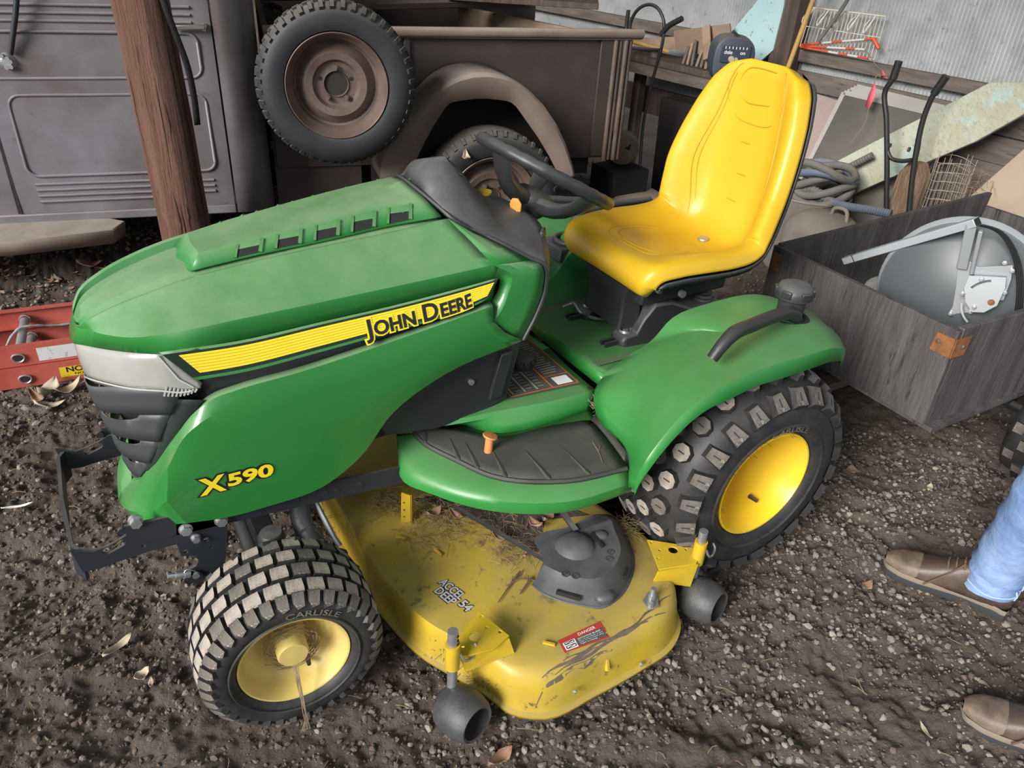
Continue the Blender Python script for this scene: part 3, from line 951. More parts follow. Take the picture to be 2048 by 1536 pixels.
mb.grid([[nose(vy(z) * t, min(z, gtop(vy(z) * t)), -.034) for t in np.linspace(0, 1, 12)] for z in lv])
mb.mirror()
gri = mb.build('grille', 'dark', RM, smooth=50)
def strip(z0, z1, o0, o1, notch=0):
    f = MB()
    G = []
    for k in range(4):
        u = k / 3
        row = []
        for t in np.linspace(0, 1, 17):
            yy = vy(z0 + (z1 - z0) * (1 - u)) * t if z1 < .72 else vy(z0 + (z1 - z0) * (1 - u)) * t
            z = z0 + (z1 - z0) * (1 - u)
            z += (gtop(yy) - GTZ[0]) * max(0, (z - .44) / .26) * .9
            if k == 0 and notch:
                z -= notch * max(0, min(1, (t - .08) / .06)) * max(0, min(1, (.80 - t) / .06)) * (1 - .6 * abs(t - .55))
            row.append(nose(yy, z, o0 + (o1 - o0) * u))
        G.append(row)
    f.grid(G)
    f.mirror()
    f.build('louvre', 'grille', gri, smooth=40, solid=.003)
strip(.652, .708, .000, .004)
strip(.594, .655, -.003, .005, .024)
strip(.537, .597, -.003, .005, .024)
strip(.486, .540, -.003, .005, .020)
strip(.440, .489, -.003, .003, .014)
# frame of the grille along the V
f = MB()
f.grid([[nose(p[1] * .80, p[2] + .004 + .012 * i / 9, -.004) for i, p in enumerate(VE[:8])], [nose(p[1] * .985, p[2], .001) for p in VE[:8]]])
f.build('grille_edge', 'grille', gri, smooth=50, solid=.003)
f.v = [(p[0], -p[1], p[2]) for p in f.v]
f.build('grille_edge', 'grille', gri, smooth=50, solid=.003)

# dark fill under the hood and the black frame
mb = MB()
mb.box((.22, 0, .72), (.56, .36, .22))
mb.box((.16, 0, .54), (.42, .30, .16))
mb.build('engine_block', 'dark', RM, bevel=.02)
mb = MB()
for y in (-.2, .2):
    mb.hexa([(-.26, y - .004, .405), (.45, y - .004, .345), (.45, y + .004, .345), (-.26, y + .004, .405)], [(-.26, y - .004, .46), (.45, y - .004, .395), (.45, y + .004, .395), (-.26, y + .004, .46)])
    mb.bar((.45, y, .37), (1.45, y, .37), .01, .07)
for y in (-.2,):
    for x in (.10, .17, .20, .26):
        mb.cyl((x, y - .0055, .405 - x * .08), (x, y - .003, .405 - x * .08), .008, 12)
mb.build('frame_rail', 'steel_black', RM)

# dash console
mb = MB()
edge = keyed([(.478, 0, 1.058), (.484, -.05, 1.051), (.508, -.12, 1.026), (.522, -.150, 1.011), (0.5835,-0.1690,0.9752), (0.6363,-0.2055,0.9479), (0.6888,-0.2332,0.9181), (0.7168,-0.2473,0.9039), (0.7256,-0.2499,0.8474), (0.7083,-0.2482,0.7815), (0.6760,-0.2444,0.7118)], 6)
secs = []
for c_, e_, bow in (((.483, 0, 1.058), 3, .0), ((.538, 0, 1.083), 14, .030), ((.580, 0, 1.086), 21, .036), ((.618, 0, 1.060), 27, .022), ((.650, 0, 1.022), 32, .010), ((.700, 0, .988), 38, .012), ((.750, 0, .970), 41, .014), ((.800, 0, .938), 43, .018), ((.822, 0, .885), 46, .02), ((.80, 0, .80), 50, .02), ((.77, 0, .73), 56, .02)):
    e = edge[e_]
    row = []
    for t in np.linspace(0, 1, 9):
        q = t ** .8 if e_ < 34 else t
        p = lerp(c_, e, q)
        row.append((p[0] + .004 + (.03 * 4 * t * (1 - t) if e_ > 40 else 0), p[1], p[2] + bow * (1 - (2 * t - .7) ** 2 if t < .85 else .3 * (1 - t) / .15)))
    secs.append(row)
mb.grid(secs)
mb.mirror()
dash = mb.build('dash_console', 'black_dusty', RM, smooth=45, solid=.004)
mb = MB()
mb.grid([[(.548, -.045, 1.0865), (.566, .040, 1.0885)], [(.603, -.055, 1.0735), (.612, .035, 1.074)]])
mb.build('clear_cover', 'black_dusty', dash, fix=False)
mb = MB()
gask = edge
mb.tube([(p[0] + .004, p[1] + .002, p[2] + .001) for p in gask], .005, 6)
mb.mirror()
mb.build('hood_gasket', 'black', RM)
# pedestal below the dash
mb = MB()
poly = [(.74, .80), (.715, .70), (.675, .512), (.64, .500), (.46, .475), (.33, .50), (.28, .60), (.36, .70), (.5, .76)]
mb.plate([(a, b) for a, b in poly], (0, .19, 0), (1, 0, 0), (0, 0, 1), .38)
ped = mb.build('pedestal', 'black', RM, bevel=.008)
mb = MB()
mb.plate([(.645, .66), (.680, .66), (.650, .53), (.615, .53)], (0, -.188, 0), (1, 0, 0), (0, 0, 1), .014)
mb.build('pedestal_rib', 'black', ped, bevel=.004)
mb = MB()
mb.cyl((.565, -.189, .595), (.565, -.197, .595), .008, 10)
mb.build('screw', 'zinc', ped)

# dash controls
mb = MB()
mb.lathe([(.0001, .000), (.006, 0), (.006, .012), (.010, .016), (.017, .022), (.018, .027), (.0001, .028)], (.688, -.01, .985), (-.1, -.05, 1), 16)
mb.build('choke_knob', 'yellow', dash)
mb = MB()
mb.bar((.745, -.06, .95), (.752, -.062, .975), .010, .006)
mb.plate([(-.013, 0), (.013, 0), (.016, .02), (.008, .034), (-.008, .034), (-.016, .02)], (.753, -.057, .968), (.55, -.8, .1), (-.15, .1, 1), .006)
lev = mb.build('throttle_lever', 'orange', dash, bevel=.002)
for k in range(4):
    f = MB()
    f.bar(Vector((.753, -.057, .968)) + Vector((.55, -.8, .1)).normalized() * -.010 + Vector((-.15, .1, 1)) * (.006 + k * .007) + Vector((-.004, -.003, 0)), Vector((.753, -.057, .968)) + Vector((.55, -.8, .1)).normalized() * .010 + Vector((-.15, .1, 1)) * (.006 + k * .007) + Vector((-.004, -.003, 0)), .003, .003)
    f.build('grip_rib', 'orange', lev)
mb = MB()
mb.hexa([(.762, -.150, .925), (.792, -.118, .925), (.800, -.128, .925), (.770, -.160, .925)], [(.764, -.150, .945), (.790, -.120, .945), (.796, -.128, .945), (.770, -.158, .945)])
mb.build('dash_tab', 'black', dash, bevel=.003)

# steering wheel
SW = Vector((.868, 0, 1.040))
sn = Vector((.466, 0, .885)).normalized()
su = Vector((0, 1, 0))
sv = sn.cross(su)
mb = MB()
K = 72
ringp = [SW + (su * math.cos(2 * math.pi * k / K) + sv * math.sin(2 * math.pi * k / K)) * .180 for k in range(K)]
mb.tube(ringp, [.0165 - (.0018 if (18 < k < 54 and k % 3 == 0) else 0) for k in range(K)], 12, closed=True)
sw = mb.build('steering_wheel', 'black', RM, smooth=60)
hub = SW - sn * .070
mb = MB()
mb.lathe([(.0001, .022), (.036, .020), (.052, .010), (.058, -.006), (.050, -.030), (.034, -.05), (.028, -.12)], hub, sn, 28)
mb.build('wheel_hub', 'black', sw, smooth=50)
vw = (Vector(CAM_LOC) - SW).normalized()
e2_ = (vw - sn * vw.dot(sn)).normalized()          # in the wheel plane, to the viewer's side
e1_ = sn.cross(e2_)
if e1_.x < 0:
    e1_ = -e1_
for ang, wd_ in ((R(40), .085), (R(132), .085), (R(268), .060)):
    f = MB()
    d_ = e1_ * math.cos(ang) + e2_ * math.sin(ang)
    sd_ = sn.cross(d_)
    pa = [hub + d_ * .02 - sn * .012, hub + d_ * .085 - sn * .012, hub + d_ * .140 + sn * .018, SW + d_ * .176 - sn * .004]
    G = []
    for i, p in enumerate(pa):
        w_ = wd_ * (1, .85, .8, 1.0)[i]
        t_ = (.026, .022, .016, .010)[i]
        G.append([p + sd_ * w_ / 2 + sn * t_ * .2, p + sd_ * w_ * .3 + sn * t_, p - sd_ * w_ * .3 + sn * t_, p - sd_ * w_ / 2 + sn * t_ * .2, p - sd_ * w_ * .3 - sn * t_, p + sd_ * w_ * .3 - sn * t_])
    f.grid(G, cv=True)
    f.build('wheel_spoke', 'black', sw, smooth=50, sub=1)
mb = MB()
mb.cyl(hub - sn * .02, hub - sn * .17, .028, 16)
mb.build('steering_column', 'black', RM)

# ---------------- seat
prof = [(1.120, .705), (1.088, .728), (1.080, .762), (1.105, .795), (1.17, .800), (1.26, .790), (1.36, .775), (1.44, .768), (1.50, .778), (1.535, .815), (1.555, .880), (1.566, .96), (1.573, 1.05), (1.578, 1.14), (1.580, 1.21), (1.582, 1.252), (1.590, 1.274)]
wid = [.185, .205, .216, .226, .236, .245, .248, .247, .244, .243, .247, .250, .238, .215, .185, .145, .08]
bol = [.0, .002, .006, .014, .024, .036, .048, .062, .082, .094, .100, .098, .080, .056, .034, .014, .0]
PR = keyed([(a, 0, b) for a, b in prof], 4)
WI = [p[0] for p in keyed([(w, 0, i * .05) for i, w in enumerate(wid)], 4)]
BO = [p[0] for p in keyed([(w, 0, i * .05) for i, w in enumerate(bol)], 4)]
def seat_pt(i, t, out=0.0):
    """i along the profile (float), t -1..1 across"""
    i0 = int(min(len(PR) - 2, math.floor(i)))
    u = i - i0
    p = Vector(lerp(PR[i0], PR[i0 + 1], u))
    a = Vector(PR[max(0, i0 - 1)])
    b = Vector(PR[min(len(PR) - 1, i0 + 2)])
    d = (b - a).normalized()
    nrm = Vector((-d.z, 0, d.x))
    w = WI[i0] + (WI[i0 + 1] - WI[i0]) * u
    bo = BO[i0] + (BO[i0 + 1] - BO[i0]) * u
    at = abs(t)
    kk = min(1, max(0, (at - .36) / .50))
    h = bo * kk * kk * (3 - 2 * kk)
    roll = max(0, (at - .86) / .14)
    h -= roll ** 2 * .040
    y = w * t if at < .9 else math.copysign(w * (.9 + (at - .9) * (1 - .25 * roll)), t)
    return p + nrm * (h + out) + Vector((0, y, 0))
ts = [-1, -.97, -.93, -.88, -.8, -.7, -.58, -.45, -.3, -.15, 0, .15, .3, .45, .58, .7, .8, .88, .93, .97, 1]
mb = MB()
mb.grid([[seat_pt(i, t) for t in ts] for i in range(len(PR))])
seat = mb.build('seat', 'seat', RM, smooth=80, solid=.016, sub=1)
# black shell behind and below
mb = MB()
def sh(i, t, out):
    q = seat_pt(i, t, out)
    return q
ts2 = [-.992, -.93, -.8, -.5, -.2, .2, .5, .8, .93, .992]
mb.grid([[seat_pt(i, t, -.018 if abs(t) > .97 else (-.062 if abs(t) > .9 else -.080 + .02 * t * t)) for t in ts2] for i in range(2, len(PR) - 1, 2)] + [[seat_pt(len(PR) - 1.2, t, -.02) for t in ts2]])
mb.build('seat_shell', 'black', seat, smooth=70, solid=.006)
# stitched seams
def seam(pts, nm='seam'):
    f = MB()
    f.tube([seat_pt(i, t, .0004) for i, t in pts], .0022, 5)
    f.build(nm, 'seam', seat)
def seamcurve(keys, n=60):
    return [(p[0] * 10, p[1]) for p in spline([(a / 10, b, 0) for a, b in keys], n)]
for q in (0, .045):
    seam(seamcurve([(15.5 + q * 20, -.1), (16.2 + q * 30, -.42 + q), (20 + q * 8, -.50 + q * 1.2), (26, -.47 + q * 1.2), (32, -.50 + q), (38, -.56 + q), (45, -.62 + q), (52, -.56 + q), (58, -.60 + q)]))
    seam(seamcurve([(15.5 + q * 20, -.1), (15.5 + q * 20, .1), (16.2 + q * 30, .42 - q), (20 + q * 8, .50 - q * 1.2), (26, .47 - q * 1.2), (32, .50 - q), (38, .56 - q), (45, .62 - q), (52, .56 - q), (58, .60 - q)]))
seam(seamcurve([(61, -.62), (57, -.60), (53.0, -.50), (51.0, -.34), (50.4, 0), (51.0, .34), (53.0, .50), (57, .60), (61, .62)]))
seam(seamcurve([(53.4, -.22), (53.2, .22), (54.6, .38), (57.5, .44), (59.6, .38), (60.4, .20), (60.5, -.1), (60.2, -.32)]))
for k, (i0, w_) in enumerate(((40, .16), (44, .20), (48, .14))):
    seam([(i0, -w_ + .1 + .02 * j) for j in range(8)])
mb = MB()
c_ = seat_pt(29.5, -.02, .001)
mb.lathe([(.0185, 0), (.0165, .0035), (.0105, .0012), (.0001, .0008)], c_, (-.05, 0, 1), 18)
mb.build('drain_grommet', 'zinc', seat)

# seat base
PZ = .530
mb = MB()
G = []
for x0, x1, z in ((1.105, 1.17, PZ + .045), (1.110, 1.165, PZ + .09), (1.108, 1.16, PZ + .14), (1.100, 1.17, .715)):
    w = .105 if z > .7 else .085
    G.append([(x0, -w, z), (x0, w, z), (x1, w + .02, z), (x1, -w - .02, z)])
mb.grid(G, cv=True)
for y in (-.093, .093):
    G = []
    for x, z0, z1, w in ((1.095, PZ, PZ + .018, .026), (1.105, PZ, PZ + .034, .036), (1.145, PZ, PZ + .040, .040), (1.165, PZ, PZ + .085, .042), (1.20, PZ, PZ + .125, .045), (1.26, PZ, PZ + .120, .046), (1.34, PZ, PZ + .085, .046), (1.47, PZ, PZ + .080, .046), (1.49, PZ, PZ + .06, .04)):
        G.append([(x, y - w, z0), (x, y + w, z0), (x, y + w * .85, z1), (x, y - w * .85, z1)])
    mb.grid(G, cv=True)
    mb.add(G[0], [(3, 2, 1, 0)])
    mb.add(G[-1], [(0, 1, 2, 3)])
mb.box((1.30, 0, PZ + .07), (.30, .16, .10))
mb.box((1.30, 0, .690), (.32, .26, .06))
sb = mb.build('seat_bracket', 'black_dusty', RM, bevel=.006)
for y in (-.093, .093):
    f = MB()
    f.lathe([(.020, .0), (.018, .007), (.012, .002)], (1.128, y, PZ + .037), (0, 0, 1), 18)
    f.cyl((1.128, y, PZ + .030), (1.128, y, PZ + .044), .009, 6)
    f.build('bolt', 'zinc', sb)
    f = MB()
    f.box((1.10, y - .010, PZ + .008), (.10, .008, .022))
    f.box((1.10, y + .010, PZ + .008), (.10, .008, .022))
    f.build('seat_slide', 'black', sb)
f = MB()
f.lathe([(.022, 0), (.027, .006), (.022, .012), (.027, .018), (.022, .024), (.026, .032), (.0001, .034)], (1.415, -.095, PZ + .080), (0, 0, 1), 20)
f.build('spring_mount', 'black', sb, smooth=60)
f = MB()
f.cyl((1.245, -.17, .700), (1.245, -.182, .700), .011, 10)
f.build('pivot_bolt', 'zinc', sb)
mb = MB()
mb.tube(spline([(1.0676,0.1495,0.5500), (1.1024,0.1433,0.5580), (1.0994,0.0899,0.5480), (1.1271,0.0428,0.5450), (1.1948,0.0310,0.5450), (1.2502,0.0408,0.5500)], 24), .0055, 8)
mb.build('seat_latch_lever', 'zinc', sb)


# lettering on the side panel
bt = bvh_of(side)
def on_side(org, ux, uz, out):
    def f(u, v):
        x, z = org[0] + ux[0] * u + uz[0] * v, org[1] + ux[1] * u + uz[1] * v
        h = bt.ray_cast(Vector((x, -1.5, z)), Vector((0, 1, 0)))[0]
        return (x, (h.y if h else -.24) - out, z)
    return f
q0, q1 = (-0.1006,-0.2301,0.5095), (0.0475,-0.2393,0.5112)
ux = Vector((q1[0] - q0[0], q1[2] - q0[2])).normalized()
for nm, mm, off, out in (('model_number_outline', 'ink', .0038, .0016), ('model_number', 'decal_yellow', .0004, .0028)):
    mb = MB()
    letter(mb, 'X', .064, on_side((q0[0], q0[2]), ux, (.02, 1), out), off, .0020)
    letter(mb, '590', .048, on_side((q0[0] + ux.x * .053, q0[2] + .0065 + ux.y * .053), ux, (.02, 1), out), off, .0014, 1.0, fit=.098)
    mb.build(nm, mm, side, smooth=None, fix=False)

# ---------------- fender and seat pan
# keys run from the front foot of the left fender to its tail
fi = keyed([(0.8513,-0.5050,0.4133), (0.8807,-0.4550,0.4477), (0.8795,-0.3200,0.4775), (0.8883,-0.2850,0.5128), (.957, -.240, .540), (1.030, -.240, .580), (1.096, -.246, .612), (1.155, -.252, .674), (1.26, -.272, .705), (1.40, -.300, .718), (1.580, -.345, .655)], 4)
fm = keyed([(0.8272,-0.5400,0.4157), (0.8488,-0.5150,0.4756), (0.8934,-0.4282,0.5150), (0.9356,-0.3923,0.5620), (0.9909,-0.3762,0.6060), (1.0772,-0.3571,0.6450), (1.1691,-0.3432,0.6740), (1.22, -.420, .696), (1.35, -.425, .706), (1.47, -.425, .696), (1.565, -.42, .650)], 4)
fo = keyed([(0.8273,-0.5600,0.4147), (0.8339,-0.5700,0.5064), (0.8698,-0.5720,0.5633), (0.9089,-0.5700,0.6029), (0.9537,-0.5700,0.6365), (1.0144,-0.5720,0.6628), (1.0889,-0.5740,0.6777), (1.16, -.574, .686), (1.30, -.576, .690), (1.42, -.570, .682), (1.500, -.55, .648)], 4)
fb = keyed([(0.8275,-0.5550,0.3999), (0.8381,-0.5850,0.5006), (0.8778,-0.5880,0.5553), (0.9225,-0.5880,0.5959), (0.9773,-0.5880,0.6264), (1.0508,-0.5900,0.6421), (1.1292,-0.5900,0.6548), (1.2142,-0.5900,0.6554), (1.3049,-0.5880,0.6557), (1.3890,-0.5800,0.6527), (1.49, -.555, .622)], 4)
mb = MB()
mb.grid(rows(fi, fm, 4, (0, 0, .005)))
mb.grid(rows(fm, fo, 4, (0, -.004, .010)))
mb.grid(rows(fo, fb, 2))
# inner wall down to the pan and the pan itself
pan_e = [(p[0], p[1] + .045 + min(.02, .2 * (p[2] - .54)), PZ) for p in fi[16:]]
mb.grid([fi[16:], [lerp(lerp(p, q, .4), (p[0], p[1] + .004, q[2]), .35) for p, q in zip(fi[16:], pan_e)], [lerp(lerp(p, q, .75), (p[0], p[1] + .01, q[2]), .35) for p, q in zip(fi[16:], pan_e)], pan_e])
mb.grid([pan_e, [(p[0], -.10, PZ) for p in pan_e], [(p[0], 0, PZ) for p in pan_e]])
mb.grid([[fi[16], pan_e[0], (.957, -.10, PZ), (.957, 0, PZ)], [(.955, -.243, .50), (.957, -.19, .495), (.955, -.10, .495), (.955, 0, .495)]])
# tail
mb.grid([[fi[-1], fm[-1], fo[-1], fb[-1]], [(1.578, -.355, .60), (1.56, -.45, .60), (1.51, -.54, .60), (1.50, -.552, .60)]])
mb.grid([[fi[-1], pan_e[-1], (1.575, -.10, PZ), (1.575, 0, PZ)], [(1.578, -.355, .46), (1.578, -.30, .46), (1.578, -.10, .46), (1.578, 0, .46)]])
mb.mirror()
fend = mb.build('fender', 'green_fender', RM, smooth=38, solid=.005, off=1)
mb = MB()
mb.grid([[(x, y, PZ + .0035 + (.0 if abs(y) < .14 else .010 * ((abs(y) - .14) / .06) ** 2)) for y in np.linspace(-.19, .19, 11)] for x in (.965, 1.1, 1.3, 1.5)])
mb.build('dusty_pan', 'green_pan', fend, smooth=60, fix=False)

# grab handle, tank cap, cup holder
hp = spline([(1.0336,-0.5250,0.7208), (1.0589,-0.5250,0.7529), (1.0921,-0.5200,0.7726), (1.1630,-0.5050,0.7716), (1.2686,-0.4800,0.7625), (1.3440,-0.4650,0.7515), (1.3896,-0.4550,0.7257), (1.4161,-0.4500,0.6757)], 30)
mb = MB()
mb.tube(hp, [.014 + .004 * min(1, k / 6) for k in range(30)], 12)
mb.build('grab_handle', 'pipe_black', fend, smooth=60)
hp2 = [(p[0], -p[1], p[2]) for p in hp]
mb = MB()
mb.tube(hp2, .015, 12)
mb.build('grab_handle', 'black', fend, smooth=60)
cc = Vector((1.4014,-0.4250,0.7860)) + Vector((0, 0, .012))
mb = MB()
mb.lathe([(.0001, .010), (.030, .010), (.040, .006), (.047, -.004), (.050, -.012), (.050, -.026), (.036, -.032), (.034, -.12), (.0001, -.12)], cc, (0, 0, 1), 40)
cap = mb.build('tank_cap', 'black_dusty', fend, smooth=40)
for k in range(6):
    a = k * math.pi / 3 + .3
    f = MB()
    f.box(cc + Vector((math.cos(a) * .047, math.sin(a) * .047, -.010)), (.010, .026, .020), (math.cos(a), math.sin(a), 0), (-math.sin(a), math.cos(a), 0))
    f.build('cap_grip', 'black', cap, bevel=.003)
mb = MB()
mb.lathe([(.056, .0), (.050, .004), (.040, .001), (.038, -.03)], (cc.x, cc.y, .7105), (0, 0, 1), 28)
mb.build('filler_recess', 'dark', fend)
cp = Vector((1.195, .318, .690))
mb = MB()
mb.lathe([(.060, -.03), (.060, .006), (.054, .012), (.044, .010), (.040, -.03), (.0001, -.03)], cp, (0, 0, 1), 28)
mb.hexa([(1.11, .25, .648), (1.11, .40, .648), (1.36, .44, .66), (1.36, .27, .66)], [(1.125, .265, .685), (1.125, .385, .685), (1.34, .42, .69), (1.34, .285, .69)])
mb.build('cup_holder', 'black_dusty', fend, smooth=40, bevel=.004)
mb = MB()
mb.tube(spline([(1.2005,0.3600,0.6599), (1.2366,0.3700,0.7211), (1.2574,0.3750,0.7443), (1.3441,0.4000,0.7455), (1.4813,0.4400,0.7366), (1.6338,0.4600,0.7261)], 24), .014, 10)
mb.build('lift_lever', 'black_dusty', fend, smooth=60)

# ---------------- operator platform: tunnel, footrests, mats
for sgn in (1, -1):
    def fl(C):
        return [(p[0], p[1] * sgn, p[2]) for p in C]
    t_in = keyed([(0.4000,-0.1229,0.4580), (0.4619,-0.1407,0.4550), (0.5267,-0.1547,0.4520), (0.6281,-0.2409,0.4500), (0.7685,-0.2615,0.4520), (0.9103,-0.2619,0.4560)], 5)
    t_m = keyed([(0.4315,-0.1328,0.4420), (0.4320,-0.1690,0.4400), (0.4813,-0.2970,0.4380), (0.5269,-0.3851,0.4380), (0.6739,-0.4794,0.4380), (0.8393,-0.5073,0.4380)], 5)
    t_s = keyed([(0.3929,-0.1158,0.4400), (0.3821,-0.1822,0.4320), (0.4352,-0.3191,0.4280), (0.5096,-0.4172,0.4280), (0.6715,-0.5063,0.4280), (0.8404,-0.5202,0.4280)], 5)
    t_l = keyed([(0.3684,-0.1836,0.3950), (0.3582,-0.2163,0.3850), (0.4034,-0.3188,0.3850), (0.4802,-0.4123,0.3830), (0.6465,-0.5082,0.3800), (0.8499,-0.5222,0.3800)], 5)
    t_k = [(p[0] + .006, p[1] + .02, p[2] - .004) for p in t_l]
    mb = MB()
    mb.grid([fl(c) for c in (t_in, t_m, t_s)])
    mb.grid([fl(c) for c in rows(t_s, t_l, 4, (-.004, -.010, .004))])
    mb.grid([fl(t_l), fl(t_k)])
    fr_ = mb.build('footrest', 'green_fender', RM, smooth=32, solid=.004)
    # tunnel half
    mb = MB()
    t_t = keyed([(0.4165,-0.1334,0.4720), (0.4723,-0.1640,0.4820), (0.5434,-0.1920,0.4920), (0.6478,-0.2146,0.5000), (0.7781,-0.2389,0.5040), (0.9194,-0.2447,0.5050)], 5)
    t_c = [(p[0], p[1] * .4, p[2] + .003) for p in t_t]
    t_0 = [(p[0] + .01, 0, p[2] + .004) for p in t_t]
    t_b = [(p[0], p[1] - .008, p[2] - .010) for p in t_t]
    mb.grid([fl(c) for c in (t_in, [lerp(a, b, .5) for a, b in zip(t_in, t_b)], t_b, t_t, t_c, t_0)])
    mb.build('tunnel', 'green_fender', RM, smooth=45, solid=.004)
    # rubber mat with raised edge and ribs
    m_o = [(p[0] + .001, p[1] + .003, p[2] + .004) for p in t_m]
    m_i = keyed([(0.4398,-0.1332,0.4460), (0.4876,-0.1464,0.4460), (0.5380,-0.1759,0.4460), (0.6201,-0.2554,0.4460), (0.7623,-0.2720,0.4460), (0.8706,-0.3004,0.4520)], 5)
    mb = MB()
    mb.grid([fl(c) for c in rows(m_o, m_i, 6, (0, 0, .004))])
    # rear end turns up against the fender
    re = [lerp(m_o[-1], m_i[-1], t) for t in np.linspace(0, 1, 6)]
    r2 = [(p[0] + .022, p[1] + .004, p[2] + .016) for p in re]
    mb.grid([fl(re), fl(r2)])
    mt = mb.build('footrest_mat', 'mat_rubber', fr_, smooth=40, solid=.006, off=1)
    f = MB()
    f.tube(fl([(p[0], p[1], p[2] + .002) for p in m_o]), .0065, 6)
    f.build('mat_edge', 'mat_rubber', mt)
    for j in (6, 10, 13, 16, 19, 22):
        f = MB()
        pts = [lerp(m_o[j], m_i[min(len(m_i) - 1, max(0, j - 3))], t) for t in np.linspace(.04, .75, 6)]
        f.tube(fl([(p[0], p[1], p[2] + .003 + .004 * 4 * t * (1 - t)) for p, t in zip(pts, np.linspace(.04, .75, 6))]), [.0070, .0060, .0052, .0046, .004, .001], 6)
        f.ball((pts[0][0], pts[0][1] * sgn, pts[0][2] + .003), .008, 1)
        f.build('mat_rib', 'mat_rubber', mt)
# pedal
mb = MB()
pc = Vector((0.5599,-0.3010,0.4500))
pd = Vector((.012, .010, .075))
mb.cyl(pc - pd * .3, pc + pd * .55, .0105, 14)
mb.lathe([(.0001, 0), (.018, 0), (.0195, .003), (.018, .006), (.0001, .007)], pc + pd * .55, pd + Vector((.01, -.01, 0)), 20)
mb.build('brake_lock_pedal', 'pedal', RM, smooth=40)
# tunnel label and fuel cap
def tz(u, v):
    a, b = lerp(LQ[0], LQ[1], u), lerp(LQ[3], LQ[2], u)
    p = lerp(a, b, v)
    return (p[0], p[1], p[2])
LQ = [(.688, -.186, .5062), (.900, -.208, .5110), (.900, .076, .5130), (.700, .076, .5085)]
mb = MB()
mb.add([tz(0, 0), tz(1, 0), tz(1, 1), tz(0, 1)], [(0, 1, 2, 3)])
lab = mb.build('warning_label', 'label_dark', RM, fix=False)
def lp(u, v, o=.0012):
    p = tz(u, v)
    return (p[0], p[1], p[2] + o)
mb = MB()
for u0, v0, u1, v1 in ((.02, .02, .98, .035), (.02, .02, .03, .98), (.60, .02, .625, .98), (.60, .22, .98, .235), (.97, .02, .985, .98)):
    mb.add([lp(u0, v0), lp(u1, v0), lp(u1, v1), lp(u0, v1)], [(0, 1, 2, 3)])
mb.build('label_border', 'label_orange', lab, fix=False)
mb = MB()
for k in range(16):
    mb.add([lp(.66, .28 + k * .042), lp(.66 + .25 * (.8 + .2 * ((k * 7) % 5) / 4), .28 + k * .042), lp(.66 + .25 * (.8 + .2 * ((k * 7) % 5) / 4), .295 + k * .042), lp(.66, .295 + k * .042)], [(0, 1, 2, 3)])
for k in range(3):
    mb.add([lp(.06 + k * .17, .06), lp(.09 + k * .17, .06), lp(.09 + k * .17, .46), lp(.06 + k * .17, .46)], [(0, 1, 2, 3)])
    for j in range(6):
        mb.add([lp(.11 + k * .17, .10 + j * .055), lp(.19 + k * .17, .10 + j * .055), lp(.19 + k * .17, .112 + j * .055), lp(.11 + k * .17, .112 + j * .055)], [(0, 1, 2, 3)])
mb.build('label_text', 'label_grey', lab, fix=False)
mb = MB()
mb.add([lp(.70, .05, .002), lp(.92, .05, .002), lp(.92, .19, .002), lp(.70, .19, .002)], [(0, 1, 2, 3)])
mb.build('label_pictogram', 'white', lab, fix=False)
fc = Vector((0.7993,-0.0599,0.5380))
mb = MB()
mb.lathe([(.0001, .012), (.026, .012), (.034, .006), (.036, -.014), (.030, -.018), (.030, -.045)], fc, (0, 0, 1), 30)
fcap = mb.build('fuel_cap', 'black', RM, smooth=40)
for k in range(10):
    a = k * math.pi / 5
    f = MB()
    f.box(fc + Vector((math.cos(a) * .036, math.sin(a) * .036, -.004)), (.006, .012, .016), (math.cos(a), math.sin(a), 0), (-math.sin(a), math.cos(a), 0))
    f.build('cap_grip', 'black', fcap, bevel=.002)
mb = MB()
mb.cyl((.912, -.232, .5055), (.912, -.232, .5075), .007, 12)
mb.build('pan_hole', 'dark', RM)

# ---------------- wheels
def wheel_frame(c, steer):
    ax = Vector((math.sin(steer), -math.cos(steer), 0))       # outward on the left side
    return Vector(c), ax, Vector((math.cos(steer), math.sin(steer), 0))
def tread_piece(name, poly, h, taper, mats, sipe=False):
    """lug standing on the tyre: local x around the tyre, y across, z outward"""
    mb = MB()
    k = len(poly)
    cx, cy = sum(p[0] for p in poly) / k, sum(p[1] for p in poly) / k
    lo = [(p[0], p[1], -.006) for p in poly]
    hi = [(cx + (p[0] - cx) * taper, cy + (p[1] - cy) * taper, h) for p in poly]
    mb.add(lo + hi, [(i, (i + 1) % k, k + (i + 1) % k, k + i) for i in range(k)])
    mb.mi = 1
    if sipe:
        s_ = .32
        ce = [(cx - .10 * (max(p[0] for p in poly) - cx), cy, h - .003)]
        mb.add(hi, [tuple(range(k))])
        w_ = (max(p[0] for p in poly) - cx)
        l_ = (max(p[1] for p in poly) - cy)
        mb.mi = 0
        mb.add([(cx - w_ * .07, cy - l_ * .36, h + .0006), (cx + w_ * .07, cy - l_ * .36, h + .0006), (cx + w_ * .07, cy + l_ * .36, h + .0006), (cx - w_ * .07, cy + l_ * .36, h + .0006)], [(0, 1, 2, 3)])
    else:
        mb.add(hi, [tuple(range(k))])
    return mb.mesh(name, mats, (0, 0, 0), smooth=None)
